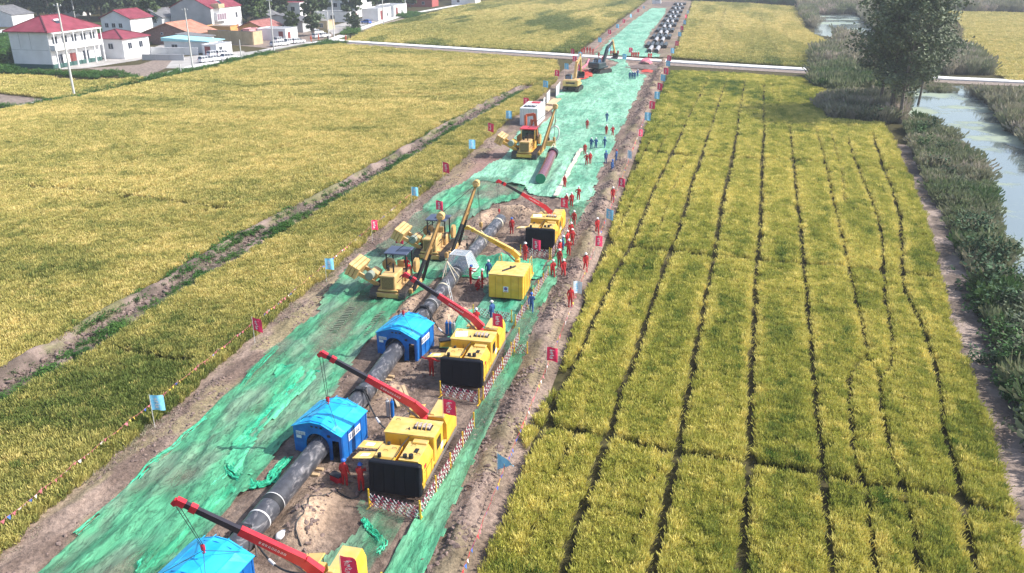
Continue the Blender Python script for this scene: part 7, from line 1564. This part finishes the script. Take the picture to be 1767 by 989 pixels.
for i, (px, py, rz, lb) in enumerate(CL):
    x, y = at(px, py); o = CAR if i == 0 else copy_tree(CAR); o.location = (x, y, .06); o.rotation_euler = (0, 0, R(rz - 90 - 10)); tag(o, lb, 'car', 'white cars parked along the village road')
x, y = at(632, 41); o = copy_tree(CAR, loc=(x, y, .06), rz=R(70)); tag(o, 'blue car parked in front of the white compound', 'car')
for ch in [c for c in bpy.data.objects if c.parent == o and c.name.split('.')[0] in ('body', 'roof')]: ch.data = ch.data.copy(); ch.data.materials[0] = mat('blue_car_paint', (.03, .14, .50), .3)
# white cabin at the far end of the strip
X_, Y_ = at(1133, 7); root = empty('site_cabin', (X_, Y_, .1), 0, 'small white cabin at the far end of the work strip', 'cabin'); a = MB(); a.box((0, 0, 2.0), (5, 4, 4), bev=.05); b_ = a.build('body', M_WALLW, root); a = MB(); a.box((.3, -2.02, 2.4), (2.6, .04, 1.4)); a.build('window', M_GREYL, b_)
a = MB(); X_, Y_ = at(1150, 7)
rumple('dark_ground', None, None, poly([(1122, 12), (1134, 4), (1178, 4), (1160, 12)]), M_DARKSOIL, .3, 1.5, 19, .1)['kind'] = 'structure'

# ============================================================ TREES
M_BARK = mat('bark', (.10, .085, .07), .9, var=.3, scale=3, c2=(.20, .17, .14))
def leaf_mat(name, a, b): return mat(name, a, .6, var=.2, scale=.5, c2=b, spec=.3)
M_LEAF1 = leaf_mat('poplar_leaf', (.07, .10, .055), (.19, .23, .12)); M_LEAF2 = leaf_mat('dark_leaf', (.04, .065, .03), (.11, .15, .065)); M_LEAF3 = leaf_mat('mid_leaf', (.04, .07, .022), (.10, .15, .04))
def tree_meshes(seed, h, r_, n, leaf, ml, trunk_r=.3, base=.28, cl=40, lean=(0, 0)):
    q = random.Random(seed); tb = MB(); top = Vector((lean[0], lean[1], h * .9)); ctrl = [Vector((lean[0] * t * t + .25 * math.sin(t * 5 + seed), lean[1] * t * t + .25 * math.cos(t * 4 + seed), h * .9 * t)) for t in [k / 6 for k in range(7)]]
    tb.tube(ctrl, [trunk_r * (1 - .85 * k / 6) for k in range(7)], 9); C_ = []
    for i in range(cl):
        t = base + (1 - base) * (i + q.random()) / cl; p = Vector((lean[0] * t * t, lean[1] * t * t, h * .9 * t)); a = q.uniform(0, 6.283) ; prof = math.sin(math.pi * min(1, (t - base) / (1 - base) * .80 + .16)) ** .7
        L = r_ * prof * q.uniform(.45, 1.1); e = p + Vector((math.cos(a) * L, math.sin(a) * L, L * q.uniform(.25, .75)))
        m_ = p.lerp(e, .5) + Vector((0, 0, -.08 * L)); tb.tube([p, m_, e], [trunk_r * .22 * (1 - t * .5), trunk_r * .14, .03], 5); 
        for f, s_ in ((1, 1.0), (.72, .9), (.42, .75)):
            if q.random() < (.95, .8, .5)[0 if f == 1 else 1 if f > .5 else 2]: C_.append((p.lerp(e, f) + Vector((q.gauss(0, .25), q.gauss(0, .25), q.gauss(0, .2))) * r_ * .2, r_ * .17 * s_ * q.uniform(.7, 1.3)))
    V = []; F = []
    for i in range(n):
        c, s_ = C_[q.randrange(len(C_))]; p = c + Vector((q.gauss(0, 1), q.gauss(0, 1), q.gauss(0, .75))) * s_ * .62
        u = Vector((q.gauss(0, 1), q.gauss(0, 1), q.gauss(0, .6))).normalized() ; v = u.orthogonal(); v.rotate(Matrix.Rotation(q.uniform(0, 6.28), 3, u)); ls = leaf * q.uniform(.6, 1.35); k = len(V)
        V += [tuple(p - u * ls), tuple(p + v * ls * .55), tuple(p + u * ls), tuple(p - v * ls * .55)]; F.append((k, k + 1, k + 2, k + 3))
    cm = bpy.data.meshes.new('crown'); cm.from_pydata(V, [], F); cm.materials.append(ml)
    return tb.mesh('trunk', M_BARK, True), cm
TM = {}
def tree(key, label, x, y, s_=1.0, rz=0, group=None, nm='tree', sz=None):
    root = empty(nm, (x, y, -.05), rz, label, 'tree', group); root.scale = (s_, s_, sz or s_); t, c = TM[key]; from_mesh('trunk', t, root); from_mesh('crown', c, root); return root
TM['pop1'] = tree_meshes(3, 24, 6.6, 5600, .27, M_LEAF1, .34, .26, 60, (.8, .3)); TM['pop2'] = tree_meshes(8, 23, 6.4, 4800, .27, M_LEAF1, .28, .30, 55, (-1.2, .8)); TM['pop3'] = tree_meshes(12, 21, 6.2, 4200, .26, M_LEAF1, .25, .2, 50, (1.5, -.5))
for i in range(4): TM['far%d' % i] = tree_meshes(20 + i, 13, 4.4, 1900, .55, M_LEAF2, .3, .16, 26); TM['mid%d' % i] = tree_meshes(30 + i, 11, 4.2, 1900, .5, M_LEAF3, .28, .14, 26)
for k, px, py, s_, rz, lb in [('pop1', 1552, 213, 1.0, 0, 'tall poplar with the nearest trunk of the riverside clump'), ('pop2', 1532, 204, 1.02, 1.2, 'tall poplar with the slanting trunk just left of the nearest one'), ('pop3', 1541, 203, .95, 2.4, 'thin poplar between the two slanting trunks of the clump'), ('pop1', 1517, 191, 1.0, 3.6, 'tall poplar with the leftmost trunk of the riverside clump'), ('pop2', 1560, 198, 1.03, 4.4, 'tall poplar at the right of the riverside clump'), ('pop3', 1583, 182, .98, 5.0, 'poplar at the back of the riverside clump toward the water')]:
    x, y = at(px, py); tree(k, lb, x, y, s_, rz, nm='poplar_tree')
q = random.Random(77)
def belt(label, group, pts, keys, s0, s1, jx=6, jy=6, nm='tree'):
    for i, (px, py) in enumerate(pts):
        x, y = at(px, py); lb_ = label + ('' if len(pts) < 4 else (', left end of its row', ', left of the middle of its row', ', right of the middle of its row', ', right end of its row')[min(3, int(4 * (px - min(p[0] for p in pts)) / (1 + max(p[0] for p in pts) - min(p[0] for p in pts))))]); tree(keys[q.randrange(len(keys))], lb_ if len(lb_.split()) < 17 else label, x + q.uniform(-jx, jx), y + q.uniform(-jy, jy), q.uniform(s0, s1), q.uniform(0, 6), group, nm)
FK = ['far0', 'far1', 'far2', 'far3']; MK = ['mid0', 'mid1', 'mid2', 'mid3']
belt('dark tree in the belt behind the red roofed house', 'dark trees behind the red roofed house', [(x, 36 - .02 * x + q.uniform(-5, 3)) for x in range(20, 300, 13)], FK, 1.1, 1.5)
belt('dark tree in the farther belt along the top left edge', 'dark trees along the top left edge', [(x, 20 + q.uniform(-5, 3)) for x in range(-20, 320, 14)], FK, 1.3, 1.8, 8, 12)
belt('mid green tree standing between the village houses and the top edge', 'trees behind the village houses', [(292, 50), (300, 42), (280, 60), (430, 48), (440, 40), (452, 44), (436, 52), (425, 40)], MK + FK, 1.0, 1.4, 3, 3)
belt('tree shading the centre of the village behind the old grey farmhouse', 'trees at the village centre', [(x, 46 - .14 * (x - 450) + q.uniform(-4, 4)) for x in range(450, 590, 11)] + [(x, 25 + q.uniform(-4, 4)) for x in range(430, 580, 15)], FK + MK, 1.1, 1.6, 4, 6)
belt('tree behind the white compound', 'trees behind the white compound', [(x, 14 + q.uniform(-3, 3)) for x in range(585, 700, 13)] + [(600, 27), (622, 22), (672, 18), (690, 12), (700, 14)], FK + MK, 1.1, 1.5, 4, 6)
x, y = at(607, 37); tree('far1', 'tree with a clear single trunk in front of the white compound', x, y, 1.25, 1)
x, y = at(540, 62); tree('far2', 'dark tree behind the cars at the road corner', x, y, 1.0, 2); x, y = at(505, 60); tree('mid1', 'bushy tree beside the white walled shop', x, y, .75, 1.5)
belt('far tree on the horizon side of the village lane', 'far trees along the top edge', [(x, 1 + q.uniform(-3, 2)) for x in range(700, 880, 14)], FK + MK, 1.1, 1.6, 10, 20)
belt('tree in the shelter belt beyond the river, along the top right edge', 'trees of the top right shelter belt', [(x, 8 + q.uniform(-2, 3)) for x in range(1385, 1790, 10)], FK, .9, 1.4, 5, 14)
belt('tree in the farther belt at the very top right', 'trees of the farther top right belt', [(x, -8 + q.uniform(-4, 4)) for x in range(1180, 1800, 18)], FK + MK, 1.2, 1.8, 10, 25)
belt('dark shrub like tree left of the red roofed house', 'scrub trees left of the red roofed house', [(8, 118), (20, 112)], MK, .32, .42, 1, 1)
belt('low tree in front of the white compound', 'low trees by the compound', [(600, 47), (612, 50), (605, 54)], FK, .35, .5, 2, 2)
patch('hedge', poly([(1195, 2), (1300, 6), (1372, 11), (1372, 6), (1300, 0), (1195, -4)]), 2.2, 1.6, 2.6, mauve(.5, .3, 270), BUSH, 'green hedge at the far end of the rice plots beyond the road')
patch('scrub', poly([(1380, 20), (1767, 22), (1900, 24), (1900, 12), (1380, 10)]), 2.6, 1.4, 2.2, mauve(.7, .4, 271), REED, 'grey mauve scrub strip below the top right shelter belt', zs=1.1)
M_WOOD = None
patch('far_wood', poly([(-400, 22), (300, 12), (700, 4), (1100, -6), (1800, -4), (2600, -4), (2600, -26), (-600, -26)]), 16, 4.5, 7, mauve(.35, .4, 272), BUSH, 'far wood along the horizon, seen as one dark mass')

# ============================================================ HAZE
hz = MB(); hz.box((0, 1350, 19.5), (9300, 9700, 41)); m = bpy.data.materials.new('haze'); m.use_nodes = True; n = m.node_tree.nodes; n.remove(n['Principled BSDF'])
pv = n.new('ShaderNodeVolumePrincipled'); pv.inputs['Color'].default_value = (.86, .92, 1, 1); pv.inputs['Density'].default_value = HAZE; pv.inputs['Anisotropy'].default_value = .2
m.node_tree.links.new(pv.outputs[0], n['Material Output'].inputs['Volume']); tag(hz.build('haze', m), kind='stuff')
